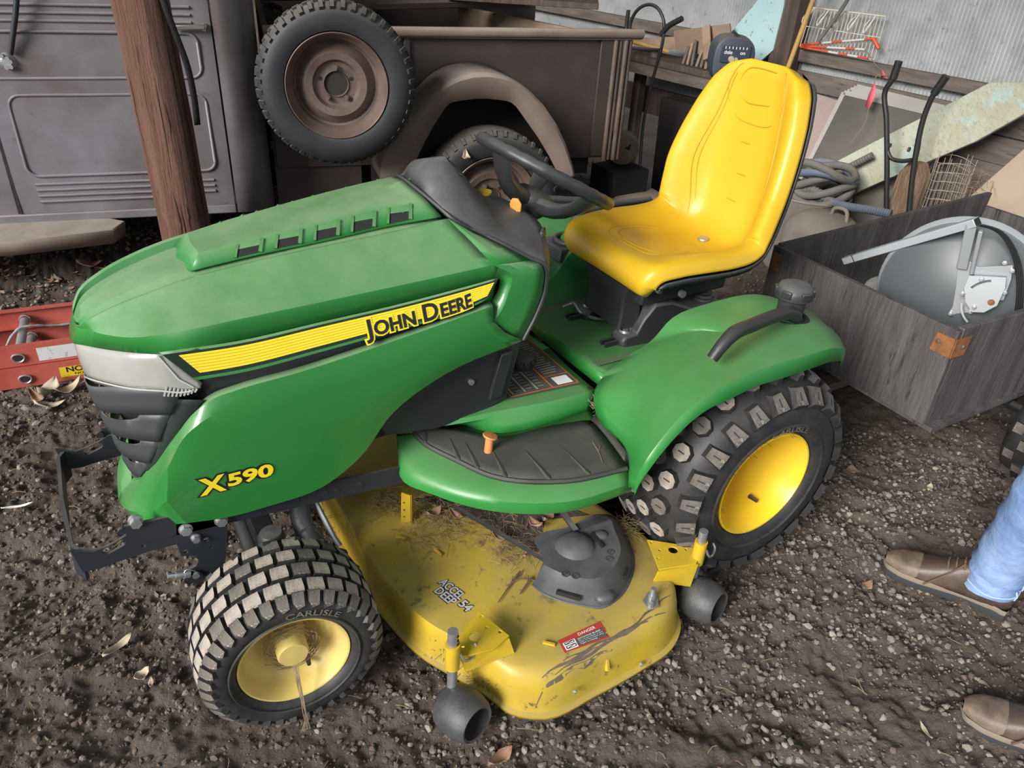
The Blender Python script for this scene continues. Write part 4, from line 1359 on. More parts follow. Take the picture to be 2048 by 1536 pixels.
def put_tread(tyre, me, c, ax, rad, a, tilt, ang, name='tread_block'):
    """rad radius of tyre surface, a lateral position along ax, tilt lean of the lug towards ax"""
    u0 = Vector((0, 0, 1))
    w0 = ax.cross(u0)
    rd = u0 * math.cos(ang) + w0 * math.sin(ang)
    tg = -u0 * math.sin(ang) + w0 * math.cos(ang)
    z = rd * math.cos(tilt) + ax * math.sin(tilt)
    y = ax * math.cos(tilt) - rd * math.sin(tilt)
    return place(me, name, frame(c + rd * rad + ax * a, tg, y, z), tyre)

def valve(c, ax, rad, dep, ang, parent, n=1):
    u0 = Vector((0, 0, 1))
    w0 = ax.cross(u0)
    rd = u0 * math.cos(ang) + w0 * math.sin(ang)
    f = MB()
    p = c + rd * rad + ax * dep
    f.tube([p, p + ax * .012 - rd * .002, p + ax * .030 - rd * .004], [.007, .006, .0045], 10)
    f.build('valve_stem', 'black', parent)

# front pair: turf blocks
blk = tread_piece('tread_block', [(-.0185, -.0185), (.0185, -.0185), (.0200, -.006), (.0200, .0185), (-.0185, .0185), (-.0200, .006)], .0085, .90, ['rubber', 'rubber_mud'])
blk2 = tread_piece('tread_block', [(-.0185, -.0185), (.0185, -.0185), (.0200, .0185), (-.0185, .0185)], .0085, .90, ['rubber', 'rubber_mud2'])
sho = tread_piece('shoulder_lug', [(-.0140, -.018), (.0140, -.018), (.0145, .008), (.004, .024), (-.0125, .018)], .0075, .84, ['rubber', 'rubber_mud2'])
for sgn in (1, -1):
    c, ax, fx = wheel_frame((0, -.400 * sgn, .203), R(-4.1))
    if sgn < 0:
        ax = -ax
    mb = MB()
    prof = [(.118, .072), (.124, .090), (.142, .102), (.160, .105), (.174, .100), (.183, .088), (.189, .07), (.192, .045), (.194, 0), (.192, -.045), (.189, -.07), (.183, -.088), (.174, -.100), (.160, -.105), (.142, -.102), (.124, -.09), (.118, -.072)]
    mb.lathe([(p[0], p[1]) for p in prof], c, ax, 64)
    ty = mb.build('front_wheel', 'rubber', RM, smooth=50)
    N_ = 28
    for row, a in enumerate((-.066, -.0225, .0225, .066)):
        for k in range(N_):
            if sgn < 0 and (k % 2 or row > 1):
                continue
            rad = .194 - 1.1 * a * a
            ang = 2 * math.pi * (k + .5 * (row % 2)) / N_
            put_tread(ty, blk if (k * 7 + row * 3) % 5 else blk2, c, ax, rad, a, a * 3.2, ang)
    for side_ in ((1, -1) if sgn > 0 else (1,)):
        for k in range(36):
            ang = 2 * math.pi * (k + .3) / 36
            if side_ > 0:
                put_tread(ty, sho, c, ax, .1815, .0905, .80, ang, 'shoulder_lug')
            elif k % 2 == 0:
                put_tread(ty, sho, c, ax, .1815, -.0905, -.80, ang, 'shoulder_lug')
    mb = MB()
    mb.lathe([(.112, .050), (.1195, .083), (.1215, .086), (.1205, .090), (.117, .089), (.112, .080), (.108, .055), (.103, .040), (.094, .032), (.075, .020), (.052, -.030), (.030, -.045), (.0001, -.045)], c, ax, 56)
    rim = mb.build('rim', 'rim_dusty', ty, smooth=45)
    mb = MB()
    mb.lathe([(.040, -.045), (.038, .020), (.0355, .026), (.0345, .034), (.0345, .068), (.031, .074), (.0001, .075)], c, ax, 36)
    mb.build('hub_cap', 'rim_dusty', ty, smooth=45)
    valve(c, ax, .082, .022, R(205) if sgn > 0 else 1, ty)
    mb = MB()
    mb.lathe([(.136, .1035), (.139, .1065), (.142, .104)], c, ax, 64)
    mb.build('sidewall_bead', 'rubber', ty)
    if sgn > 0:
        # raised maker's lettering on the sidewall, reading round the rim
        def sw_map(c, ax, r0, a0, dep, scale=1.0):
            u0 = Vector((0, 0, 1))
            w0 = ax.cross(u0)
            def f(u, v):
                ang = a0 + u / r0
                rd = u0 * math.cos(ang) - w0 * math.sin(ang)
                return c + rd * (r0 + v) + ax * dep
            return f
        mb = MB()
        letter(mb, 'CARLISLE', .021, sw_map(c, ax, .146, R(-4), .1062), 0, .0004, fit=.115)
        mb.build('sidewall_lettering', 'rubber_mud2', ty, smooth=None, fix=False)
        # string of grass wound on the hub and hanging down
        st = MB()
        rs = random.Random(4)
        hb = c + ax * .045
        for q in range(60):
            a0 = rs.uniform(0, 6.28)
            r0 = rs.uniform(.042, .062)
            dz = rs.uniform(-.02, .012)
            st.tube([hb + ax * dz + (fx * math.cos(a0 + t * 1.0) + Vector((0, 0, 1)) * math.sin(a0 + t * 1.0)) * (r0 + rs.uniform(-.006, .006)) for t in (0, .35, .7, 1)], .0009, 4)
        p0 = hb + ax * .02 + Vector((.0, 0, -.04))
        for q in range(9):
            st.tube(spline([p0 + Vector((rs.uniform(-.008, .008), 0, 0)), p0 + ax * .045 + Vector((rs.uniform(-.004, .004), 0, -.045)), p0 + ax * .06 + Vector((rs.uniform(-.004, .004), 0, -.10)), p0 + ax * .062 + Vector((rs.uniform(-.014, .010), 0, -.150))], 9), .0010, 4)
        so = st.build('tangled_string', 'straw', ty, smooth=None, fix=False)
        so['kind'] = 'stuff'

# rear pair: octagonal knobs
octp = [(.0265 * math.cos(R(22.5 + 45 * k)) * 1.05, .0255 * math.sin(R(22.5 + 45 * k)) * 1.15) for k in range(8)]
knob = tread_piece('tread_knob', octp, .016, .86, ['rubber', 'rubber_mud2'], sipe=True)
knob_m = tread_piece('tread_knob', octp, .016, .86, ['rubber', 'rubber_mud'], sipe=True)
trap = tread_piece('shoulder_knob', [(-.018, -.024), (.018, -.024), (.026, .036), (-.026, .036)], .013, .80, ['rubber', 'rubber_mud2'], sipe=True)
for sgn in (1, -1):
    c, ax, fx = wheel_frame((1.25, -.465 * sgn, .318), 0)
    if sgn < 0:
        ax = -ax
    mb = MB()
    prof = [(.158, .100), (.163, .135), (.176, .150), (.205, .156), (.235, .153), (.262, .143), (.284, .125), (.298, .10), (.306, .06), (.309, 0)]
    prof = prof + [(r, -h) for r, h in prof[::-1][1:]]
    mb.lathe(prof, c, ax, 72)
    ty = mb.build('rear_wheel', 'rubber', RM, smooth=50)
    N_ = 24
    for row, (a, ti) in enumerate(((.076, .20), (.026, .05), (-.026, -.05), (-.076, -.20))):
        for k in range(N_):
            if sgn < 0 and (k % 2 or row > 1):
                continue
            rad = .309 - .9 * a * a - .001
            put_tread(ty, knob_m if (k * 5 + row) % 3 else knob, c, ax, rad, a, ti, 2 * math.pi * (k + .5 * (row % 2)) / N_, 'tread_knob')
    for side_ in ((1, -1) if sgn > 0 else (1,)):
        for k in range(N_):
            if side_ < 0 and k % 2:
                continue
            put_tread(ty, trap, c, ax, .276, .133 * side_, .86 * side_, 2 * math.pi * (k + .5) / N_, 'shoulder_knob')
    mb = MB()
    mb.lathe([(.150, .095), (.158, .130), (.1625, .136), (.1610, .142), (.1565, .142), (.152, .132), (.148, .100), (.143, .085), (.139, .03), (.137, -.02), (.128, -.045), (.112, -.052), (.070, -.055), (.066, -.040), (.050, -.038), (.0001, -.038)], c, ax, 64)
    mb.build('rim', 'rim', ty, smooth=45)
    for k in range(5):
        a = 2 * math.pi * k / 5 + .5
        f = MB()
        p = c + ax * -.052 + (fx * math.cos(a) + Vector((0, 0, 1)) * math.sin(a)) * .088
        f.cyl(p, p + ax * .022, .012, 6)
        f.build('lug_bolt', 'zinc', ty)
    valve(c, ax, .130, .062, R(205), ty)
    mb = MB()
    mb.lathe([(.190, .1535), (.195, .1585), (.200, .155)], c, ax, 64)
    mb.build('sidewall_bead', 'rubber', ty)
    if sgn > 0:
        mb = MB()
        letter(mb, 'CARLISLE', .022, sw_map(c, ax, .177, R(-14), .1555), 0, .0004, fit=.14)
        mb.build('sidewall_lettering', 'rubber_mud2', ty, smooth=None, fix=False)
        hb_ = MB()
        rs = random.Random(8)
        for k in range(60):
            a = rs.uniform(0, 6.28)
            rd = fx * math.cos(a) + Vector((0, 0, 1)) * math.sin(a)
            r0 = rs.choice((.166, .19, .20))
            hb_.tube([c + ax * .152 + rd * r0, c + ax * .163 + rd * (r0 - .002 + rs.uniform(-.003, .003))], .0006, 4)
        ho = hb_.build('moulding_hairs', 'rubber', ty, smooth=None, fix=False)
        ho['kind'] = 'stuff'
# axles
mb = MB()
mb.cyl((0, -.34, .203), (0, .34, .203), .022, 14)
mb.box((.03, 0, .262), (.05, .56, .05))
mb.build('front_axle', 'steel_black', RM, bevel=.004)
mb = MB()
mb.cyl((1.25, -.42, .318), (1.25, .42, .318), .045, 18)
mb.box((1.2, 0, .38), (.34, .36, .22))
mb.build('rear_axle', 'dark', RM, bevel=.01)
mb = MB()
kp = Vector((0.0209,-0.2700,0.3866))
mb.cyl((kp.x, kp.y, .18), (kp.x, kp.y, kp.z - .02), .021, 18)
mb.lathe([(.024, -.055), (.030, -.048), (.030, -.014), (.024, -.003), (.0001, 0)], kp, (0, 0, 1), 22)
mb.build('king_pin', 'black', RM, smooth=40)
mb = MB()
hq = [(0.1303,-0.1000,0.2991), (0.1268,-0.1200,0.2580), (0.1301,-0.1400,0.2357), (0.1414,-0.1800,0.2166)]
mb.tube(spline(hq, 14), .026, 14)
mb.lathe([(.0265, -.004), (.029, 0), (.0265, .004)], hq[2], Vector(hq[3]) - Vector(hq[1]), 16)
mb.build('cooling_hose', 'gauge', RM, smooth=60)
mb = MB()
mb.tube([(0.1730,-0.1000,0.2828), (0.1916,-0.1700,0.2126), (0.1994,-0.1900,0.1968)], .0075, 8)
mb.build('lift_rod', 'zinc', RM)

# ---------------- front hitch frame
PLY = -.195
def pl(px):
    return [(p[0], p[2]) for p in px]
outer = pl([(-0.3567,-0.1950,0.3714), (-0.3240,-0.1950,0.3667), (-0.2989,-0.1950,0.3701), (-0.2231,-0.1950,0.3736), (-0.1698,-0.1950,0.3701), (-0.1607,-0.1950,0.4252), (-0.2120,-0.1950,0.4359), (-0.2491,-0.1950,0.4397), (-0.2889,-0.1950,0.4208), (-0.3282,-0.1950,0.4163), (-0.3663,-0.1950,0.4356)])
hl = lambda px, r: [(px[0] + r * math.cos(t), px[2] + r * math.sin(t)) for t in np.linspace(0, 6.283, 13)[:-1]]
for y_, nm in ((PLY, 1), (-PLY, -1)):
    mb = MB()
    s0, s1 = (-0.3019,-0.1950,0.4091), (-0.2749,-0.1950,0.4177)
    mb.plate(outer, (0, y_, 0), (1, 0, 0), (0, 0, 1), .007, [hl((-0.2664,-0.1950,0.4467), .0085), hl((-0.2336,-0.1950,0.3943), .005), slot2(s0[0], s0[2], s1[0], s1[2], .0095)])
    mb.build('hitch_plate', 'steel_black', RM)
mb = MB()
za, zb = .345, .425
pts = [(-.355, -.20), (-.372, -.17), (-.378, 0), (-.372, .17), (-.355, .20)]
mb.grid([[(x, y, za) for x, y in pts], [(x + .004, y, zb) for x, y in pts]])
mb.build('hitch_strap', 'steel_black', RM, solid=.008, smooth=None)
mb = MB()
hang = pl([(-0.1700,-0.2000,0.3743), (-0.1610,-0.2000,0.4293), (-0.0542,-0.2000,0.4087), (-0.0711,-0.2000,0.3089), (-0.0815,-0.2000,0.2659), (-0.1155,-0.2000,0.2493), (-0.1483,-0.2000,0.2388), (-0.1695,-0.2000,0.2584), (-0.1700,-0.2000,0.2824), (-0.1401,-0.2000,0.2924), (-0.1323,-0.2000,0.3077), (-0.1397,-0.2000,0.3234), (-0.1659,-0.2000,0.3348)])
mb.plate(hang, (0, -.197, 0), (1, 0, 0), (0, 0, 1), .007, [hl((-0.1081,-0.2000,0.3602), .0065), hl((-0.1548,-0.2000,0.3437), .0055), hl((-0.1022,-0.2000,0.3332), .0028)])
hgp = mb.build('hanger_plate', 'steel_black', RM)
for px, r in (((-0.1455,-0.2050,0.4081), .012), ((-0.0702,-0.2050,0.4041), .012), ((-0.1294,-0.2050,0.3763), .0085), ((-0.2367,-0.2000,0.4626), .012)):
    f = MB()
    f.cyl((px[0], px[1] + .006, px[2]), (px[0], px[1] - .003, px[2]), r * 1.25, 18)
    f.cyl((px[0], px[1] - .003, px[2]), (px[0], px[1] - .012, px[2]), r, 6)
    f.build('bolt', 'zinc', hgp)
f = MB()
a, b = Vector((-0.2026,-0.2050,0.2911)), Vector((-0.1565,-0.2050,0.2776))
f.cyl(a, a + (b - a) * .35, .006, 10)
f.cyl(a + (b - a) * .35, a + (b - a) * .75, .008, 12)
f.cyl(a + (b - a) * .75, b, .010, 12)
p_ = Vector((-0.1456,-0.2060,0.2718))
f.cyl(p_, p_ + Vector((0, -.008, 0)), .008, 12)
f.build('draft_rod', 'zinc', hgp)
f = MB()
f.tube(spline([(-0.1715,-0.2080,0.2825), (-0.1631,-0.2080,0.2943), (-0.1437,-0.2100,0.2824), (-0.1329,-0.2100,0.2664), (-0.1443,-0.2090,0.2628), (-0.1574,-0.2080,0.2759)], 16), .0012, 5)
f.build('spring_clip', 'zinc', hgp)


# ---------------- mower deck
DZ = .165
top_o = [(.262, .30), (.262, 0), (.264, -.15), (.272, -.33), (.305, -.49), (.352, -.58), (.392, -.645), (.425, -.690), (.480, -.712), (.60, -.716), (.74, -.712), (.835, -.700), (.890, -.672), (.925, -.62), (.952, -.54), (.950, -.46), (.925, -.38), (.905, -.25), (.90, 0), (.905, .25), (.94, .42), (.95, .56), (.89, .67), (.74, .70), (.48, .70), (.37, .62), (.29, .47)]
bot_o = [(.250, .30), (.250, 0), (.252, -.15), (.260, -.32), (.300, -.50), (.345, -.585), (.378, -.655), (.405, -.720), (.468, -.768), (.60, -.772), (.74, -.765), (.845, -.750), (.905, -.712), (.945, -.64), (.970, -.54), (.968, -.45), (.945, -.38), (.92, -.25), (.915, 0), (.92, .25), (.955, .42), (.97, .57), (.91, .72), (.74, .76), (.46, .76), (.35, .64), (.275, .48)]
n_o = 120
def loop(poly, n):
    c = spline([(a, b, 0) for a, b in poly + poly[:1]], n + 1)[:-1]
    return [(p[0], p[1]) for p in c]
# match samples key by key
def kl(poly):
    c = keyed([(a, b, 0) for a, b in poly[-2:] + poly + poly[:3]], 5)
    return [(p[0], p[1]) for p in c[10:10 + 5 * len(poly)]]
TO, BOo = kl(top_o), kl(bot_o)
cen = (.6, -.05)
def ins(p, q, k):
    d = Vector((cen[0] - p[0], cen[1] - p[1]))
    d.normalize()
    return (p[0] + d.x * k, p[1] + d.y * k)
rings = []
for k, z in ((-.012, .048), (-.012, .056), (.0, .060)):
    rings.append([(*ins(b, 0, k), z) for b in BOo])
for u, z in ((.12, .085), (.25, .120), (.42, .145), (.70, .160), (1.0, DZ)):
    rings.append([(b[0] + (t[0] - b[0]) * u, b[1] + (t[1] - b[1]) * u, z) for t, b in zip(TO, BOo)])
rings.append([(*ins(t, 0, .03), DZ + .002) for t in TO])
rings.append([(*ins(t, 0, .09), DZ + .003) for t in TO])
mb = MB()
mb.grid(rings, cv=True)
inner = rings[-1]
tri = tessellate_polygon([[Vector((p[0], p[1], 0)) for p in inner]])
mb.add(inner, [tuple(t) for t in tri])
deck = mb.build('mower_deck', 'deck', RM, smooth=40, solid=.003)
bd = bvh_of(deck)
def on_deck(x, y, o=.001):
    h = bd.ray_cast(Vector((x, y, .5)), Vector((0, 0, -1)))[0]
    return Vector((x, y, (h.z if h else DZ) + o))

# black belt cover
cv_b = [(0.5904,-0.5073,0.1680), (0.5972,-0.5390,0.1680), (0.6215,-0.5792,0.1680), (0.6619,-0.6182,0.1680), (0.6966,-0.6434,0.1680), (0.7483,-0.6392,0.1680), (0.8112,-0.6056,0.1680), (0.8588,-0.5605,0.1680), (0.8966,-0.4848,0.1680), (0.9182,-0.4173,0.1680), (0.9054,-0.3877,0.1680), (0.7862,-0.3891,0.1680), (0.6758,-0.3984,0.1680), (0.6634,-0.4625,0.1680)]
cv_t = [(0.6129,-0.5127,0.2280), (0.6273,-0.5430,0.2280), (0.6488,-0.5728,0.2280), (0.6782,-0.5991,0.2280), (0.7064,-0.6099,0.2280), (0.7425,-0.6059,0.2280), (0.7831,-0.5843,0.2280), (0.8159,-0.5531,0.2280), (0.8425,-0.4913,0.2280), (0.8574,-0.4463,0.2280), (0.8500,-0.4292,0.2280), (0.7459,-0.4273,0.2280), (0.6405,-0.4227,0.2280), (0.6262,-0.4844,0.2280)]
mb = MB()
md = [tuple(lerp(a, b, .55)[:2]) + (.205,) for a, b in zip(cv_b, cv_t)]
fl_b = [(p[0] - (p[0] - .74) * -.05, p[1] - (p[1] + .50) * -.06, p[2] - .001) for p in cv_b]
A_, B_, C_ = (keyed(list(q) + [q[0]], 4)[:-1] for q in (cv_b, md, cv_t))
mb.grid([keyed(fl_b + [fl_b[0]], 4)[:-1], A_, B_, C_], cv=True)
mb.add(C_, [tuple(t) for t in tessellate_polygon([[Vector((p[0], p[1], 0)) for p in C_]])])
cov = mb.build('belt_cover', 'cover', deck, smooth=40, solid=.003)
dc = Vector((0.7176,-0.4928,0.2280))
f = MB()
f.lathe([(.058, -.002), (.050, .004), (.040, .016), (.024, .024), (.0001, .026)], dc, (0, 0, 1), 28)
f.build('cover_dome', 'cover', cov, smooth=60)
for px in ((0.6414,-0.5637,0.2300), (0.6596,-0.5806,0.2300), (0.7690,-0.5714,0.2300), (0.7861,-0.5523,0.2300)):
    f = MB()
    f.lathe([(.010, .0), (.010, .002), (.0075, .002), (.0075, 0)], px, (0, 0, 1), 20)
    f.bar((px[0] - .004, px[1], px[2] + .001), (px[0] + .004, px[1] + .002, px[2] + .001), .003, .002)
    f.build('moulded_mark', 'black', cov)
for a, b in (((0.6176,-0.5637,0.1900), (0.6575,-0.6100,0.1900)), ((0.7862,-0.4677,0.2320), (0.7801,-0.5232,0.2320)), ((0.7969,-0.6031,0.1900), (0.8230,-0.5812,0.1900))):
    f = MB()
    d_ = (Vector(b) - Vector(a)).normalized()
    f.bar(Vector(a) + Vector((-.004, -.008, .0)), Vector(b) + Vector((-.004, -.008, 0)), .007, .012)
    f.build('cover_slot', 'dark', cov)
f = MB()
q = (0.7981,-0.4901,0.2280)
f.ball((q[0], q[1], q[2]), .024, 2, (1, .8, .5))
f.build('cover_bulge', 'cover', cov, smooth=60)
f = MB()
q = (0.7133,-0.6335,0.1850)
f.ball((q[0], q[1], q[2]), .026, 2, (1.1, .9, .6))
f.build('cover_tab', 'cover', cov, smooth=60)
# belt shield edges and rods running under the footrest
f = MB()
f.bar((0.5216,-0.1952,0.2100), (0.6377,-0.4836,0.2050), .010, .006)
f.build('belt_rod', 'black', deck)
f = MB()
f.bar((0.7524,-0.3796,0.2400), (0.7476,-0.4519,0.2350), .016, .006)
f.build('belt_rod', 'black_dusty', deck)
# dark belt trough on the deck, full of litter
f = MB()
bt_ = [(0.4376,-0.0714,0.1695), (0.5587,-0.1751,0.1695), (0.6561,-0.4174,0.1695), (0.7416,-0.3185,0.1695), (0.8661,-0.3581,0.1695), (0.7999,-0.2528,0.1695), (0.5592,-0.0953,0.1695)]
f.add(bt_, [tuple(t) for t in tessellate_polygon([[Vector((p[0], p[1], 0)) for p in bt_]])])
f.build('dirt_patch', 'soil', deck, fix=False)

# gauge wheels with their posts and brackets
def gauge(c, post_top, plate_px, hole_big, hole_small, tab):
    c = Vector(c)
    ax = Vector((.30, -.94, .10)).normalized()
    f = MB()
    f.lathe([(.038, .050), (.044, .052), (.052, .040), (.0575, .016), (.058, -.012), (.052, -.036), (.038, -.052), (.0001, -.052)], c, ax, 32)
    g = f.build('gauge_wheel', 'gauge', deck, smooth=60)
    f = MB()
    f.lathe([(.0385, .050), (.034, .026), (.026, .004), (.0001, .002)], c, ax, 24)
    f.cyl(c + ax * .004, c + ax * .022, .009, 12)
    f.build('wheel_socket', 'dark', g)  # near-black colour stands in for the shade inside the socket
    pt_ = Vector(post_top)
    f = MB()
    f.cyl((pt_.x, pt_.y, c.z + .02), pt_, .0115, 16)
    ps = f.build('gauge_post', 'zinc', deck)
    for k in range(6):
        f = MB()
        z = pt_.z - .012 - k * .0125
        f.cyl((pt_.x + .007, pt_.y - .0085, z), (pt_.x + .0075, pt_.y - .0098, z), .0035, 8)
        f.build('post_hole', 'dark', ps)
    zc = (tab + pt_.z) / 2
    f = MB()
    f.lathe([(.0118, -.042), (.0165, -.042), (.0165, .030), (.0118, .030)], (pt_.x, pt_.y, tab), (0, 0, 1), 20, close=True)
    sl = f.build('post_sleeve', 'yellow', deck, smooth=40)
    f = MB()
    f.tube(spline([(pt_.x + .012, pt_.y - .012, tab + .004), (pt_.x + .022, pt_.y - .016, tab - .018), (pt_.x + .045, pt_.y - .008, tab - .030), (pt_.x + .062, pt_.y + .004, tab - .022), (pt_.x + .060, pt_.y + .012, tab - .012)], 16), .0032, 7)
    f.build('hitch_pin', 'zinc', sl)
    return sl
# front bracket
gauge((0.2942,-0.6900,0.0789), (0.2912,-0.6500,0.3031), None, None, None, .232)
br = [(0.4055,-0.5579,0.2150), (0.4340,-0.6484,0.2150), (0.4136,-0.6583,0.2000), (0.3072,-0.6350,0.2150), (0.3266,-0.6113,0.2150)]
def zplate(nm, pts, z, t, holes, drop=None, m='yellow', parent=None):
    f = MB()
    f.plate([(p[0], p[1]) for p in pts], (0, 0, z), (1, 0, 0), (0, 1, 0), t, holes)
    o = f.build(nm, m, parent or deck, bevel=.0015)
    return o
hz = lambda px, r: [(px[0] + r * math.cos(t), px[1] + r * math.sin(t)) for t in np.linspace(0, 6.283, 13)[:-1]]
zplate('gauge_bracket', [(0.4048,-0.5542,0.2150), (0.4322,-0.6538,0.2150), (0.3795,-0.6699,0.2150), (0.3234,-0.6586,0.2150), (0.2909,-0.6506,0.2150), (0.3076,-0.6169,0.2150), (0.3479,-0.5939,0.2150)], .212, .004,
       [hz((0.3621,-0.6204,0.2150), .0135), hz((0.4032,-0.5769,0.2150), .004), hz((0.3971,-0.6099,0.2150), .004), hz((0.4187,-0.6341,0.2150), .004), hz((0.3263,-0.6313,0.2150), .004)])
f = MB()
a, b = Vector((0.4299,-0.6536,0.2110)), Vector((0.3086,-0.6517,0.2110))
f.add([a, b, on_deck(b.x + .01, b.y - .005), on_deck(a.x + .01, a.y - .01)], [(0, 1, 2, 3)])
f.build('bracket_web', 'yellow', deck, solid=.004, smooth=None)
# rear bracket
gauge((1.0031,-0.6900,0.0853), (0.9981,-0.6500,0.2930), None, None, None, .228)
zplate('gauge_bracket', [(0.9181,-0.5402,0.2050), (1.0166,-0.6220,0.2050), (1.0094,-0.6494,0.2050), (0.9755,-0.6683,0.2050), (0.8763,-0.6411,0.2050)], .203, .004,
       [hz((0.9545,-0.6028,0.2050), .0125), hz((0.9204,-0.5541,0.2050), .0035), hz((0.9226,-0.5866,0.2050), .0035), hz((0.9865,-0.6170,0.2050), .0035), hz((0.8991,-0.6092,0.2050), .0035)])
f = MB()
a, b = Vector((0.8733,-0.6413,0.2030)), Vector((0.9807,-0.6687,0.2030))
f.add([a, b, (b.x - .01, b.y, .13), on_deck(a.x - .005, a.y + .005)], [(0, 1, 2, 3)])
f.build('bracket_web', 'yellow', deck, solid=.004, smooth=None)
# upright channel bracket by the front of the deck
f = MB()
u0 = Vector((0.3986,-0.1504,0.1680))
hgt = .095
f.plate([(-.014, 0), (.014, 0), (.014, hgt), (-.010, hgt * 1.08)], u0, (.80, -.6, 0), (0, 0, 1), .003, [circle2(-.003, hgt * q, .0032) for q in (.2, .45, .72)])
f.plate([(0, 0), (.026, 0), (.026, hgt * .9), (0, hgt)], u0 + Vector((.80, -.6, 0)) * .014, (.6, .8, 0), (0, 0, 1), .003, [circle2(.014, hgt * q, .0032) for q in (.2, .45, .72)])
f.build('upright_bracket', 'yellow', deck)
# yellow stubs on the deck top, wash port, bolts
for a, b in (((0.3497,-0.1971,0.1740), (0.3686,-0.2195,0.1740)), ((0.4198,-0.2835,0.1740), (0.4249,-0.3150,0.1740)), ((0.5124,-0.6740,0.1720), (0.5324,-0.6941,0.1720))):
    f = MB()
    f.bar(a, b, .006, .006)
    f.build('deck_tab', 'yellow', deck)
f = MB()
f.bar((0.6379,-0.7680,0.1017), (0.6436,-0.7520,0.1231), .007, .010, (0, 1, 0))
f.build('deck_tab', 'yellow', deck)
q = Vector((0.8085,-0.6942,0.1680))
f = MB()
f.plate([(-.014, -.016), (.014, -.020), (.034, .010), (.020, .030), (-.010, .014)], q, (1, 0, 0), (0, 1, 0), .004)
f.cyl(q + Vector((.014, .008, .004)), q + Vector((.014, .008, .020)), .010, 14)
f.cyl(q + Vector((.014, .008, .020)), q + Vector((.014, .008, .040)), .0068, 14)
f.cyl(q + Vector((-.004, -.010, .004)), q + Vector((-.004, -.010, .014)), .007, 6)
f.build('wash_port', 'zinc', deck, smooth=40)
for px in ((0.7396,-0.7720,0.0697), (0.5396,-0.7780,0.0987)):
    f = MB()
    f.ball(px, .006, 1)
    f.build('rivet', 'zinc', deck)
# dark worn scrapes along the deck edge
M['scrape'] = mat('scraped_bare_metal', (0.085, 0.072, 0.062), 0.6, var=((0.20, 0.13, 0.07), 0.8, 30))
for x0, x1, y0, y1, w_ in ((.47, .78, -.741, -.727, .007), (.50, .84, -.748, -.722, .005), (.45, .66, -.755, -.747, .006), (.53, .74, -.733, -.728, .004), (.70, .88, -.735, -.690, .004)):
    f = MB()
    A_, B_ = [], []
    for t in np.linspace(0, 1, 14):
        x, y = x0 + (x1 - x0) * t, y0 + (y1 - y0) * t + .002 * math.sin(t * 17)
        hw = w_ * (.25 + math.sin(math.pi * t)) * (.7 + .5 * random.random())
        A_.append(on_deck(x, y + hw / 2, .0008))
        B_.append(on_deck(x, y - hw / 2, .0008))
    f.grid([A_, B_])
    f.build('scrape', 'scrape', deck, fix=False)

# print on the deck
def on_dk(org, ux, uy, o):
    def f(u, v):
        return on_deck(org[0] + ux[0] * u + uy[0] * v, org[1] + ux[1] * u + uy[1] * v, o)
    return f
a, b = Vector((0.3806,-0.4014,0.1700)), Vector((0.4123,-0.5122,0.1700))
ux_ = ((b - a).normalized())
uy_ = Vector((-ux_.y, ux_.x, 0))
for nm, mm, off, o_ in (('deck_print_shadow', 'ink', .0020, .0012), ('deck_print', 'print_grey', .0, .0020)):
    mb = MB()
    letter(mb, 'ACCEL', .033, on_dk(a - ux_ * .006, ux_, uy_, o_), off, .0010, fit=.078)
    letter(mb, 'DEEP', .033, on_dk(a - uy_ * .027 + ux_ * .006, ux_, uy_, o_), off, .0010, fit=.064)
    letter(mb, '54', .033, on_dk(a - uy_ * .013 + ux_ * .078, ux_, uy_, o_), off, .0010, fit=.034)
    mb.build(nm, mm, deck, smooth=None, fix=False)
dq4 = [Vector(p) for p in ((0.5474,-0.6839,0.1700), (0.6687,-0.6819,0.1700), (0.6642,-0.7285,0.1700), (0.5438,-0.7189,0.1700))]
def dl(u, v, o=.001):
    p = Vector(lerp(lerp(dq4[0], dq4[1], u), lerp(dq4[3], dq4[2], u), 1 - v))
    return on_deck(p.x, p.y, o)
mb = MB()
mb.grid([[dl(u, v, .0012) for u in np.linspace(0, 1, 5)] for v in (1, .5, 0)])
dlb = mb.build('danger_label', 'label_red', deck, fix=False)
mb = MB()
mb.grid([[dl(u, v, .0020) for u in (.34, .65, .96)] for v in (.62, .08)])
mb.build('label_text_field', 'label_dark', dlb, fix=False)
mb = MB()
mb.grid([[dl(u, v, .0020) for u in (.05, .32)] for v in (.66, .08)])
mb.build('label_pictogram', 'white', dlb, fix=False)
mb = MB()
letter(mb, 'DANGER', .2, lambda u, v: dl(.42 + u * .55, .70 + v * 1.25, .0028), 0, .002, fit=.75)
letter(mb, 'ROTATING BLADE', .1, lambda u, v: dl(.37 + u * .55, .47 + v * 1.2, .0028), 0, .001, fit=.95)
for k, t_ in enumerate(('Do not put hands or feet', 'under or into mower when', 'engine is running.')):
    letter(mb, t_, .08, lambda u, v, k=k: dl(.37 + u * .55, .36 - k * .11 + v * 1.15, .0028), 0, 0, fit=(1.0, 1.0, .7)[k])
mb.build('label_print', 'white', dlb, smooth=None, fix=False)
mb = MB()
for u0, v0, u1, v1 in ((.08, .46, .28, .60), (.08, .16, .28, .34)):
    for a_, b_ in (((u0, v0), (u1, v0)), ((u1, v0), (u1, v1)), ((u0, v1), (u1, v1)), ((u0, v0), (u0, v1)), ((u0, v0), (u1, v1))):
        mb.bar(dl(*a_, .0026), dl(*b_, .0026), .0012, .0006)
mb.build('pictogram_lines', 'ink', dlb, smooth=None, fix=False)

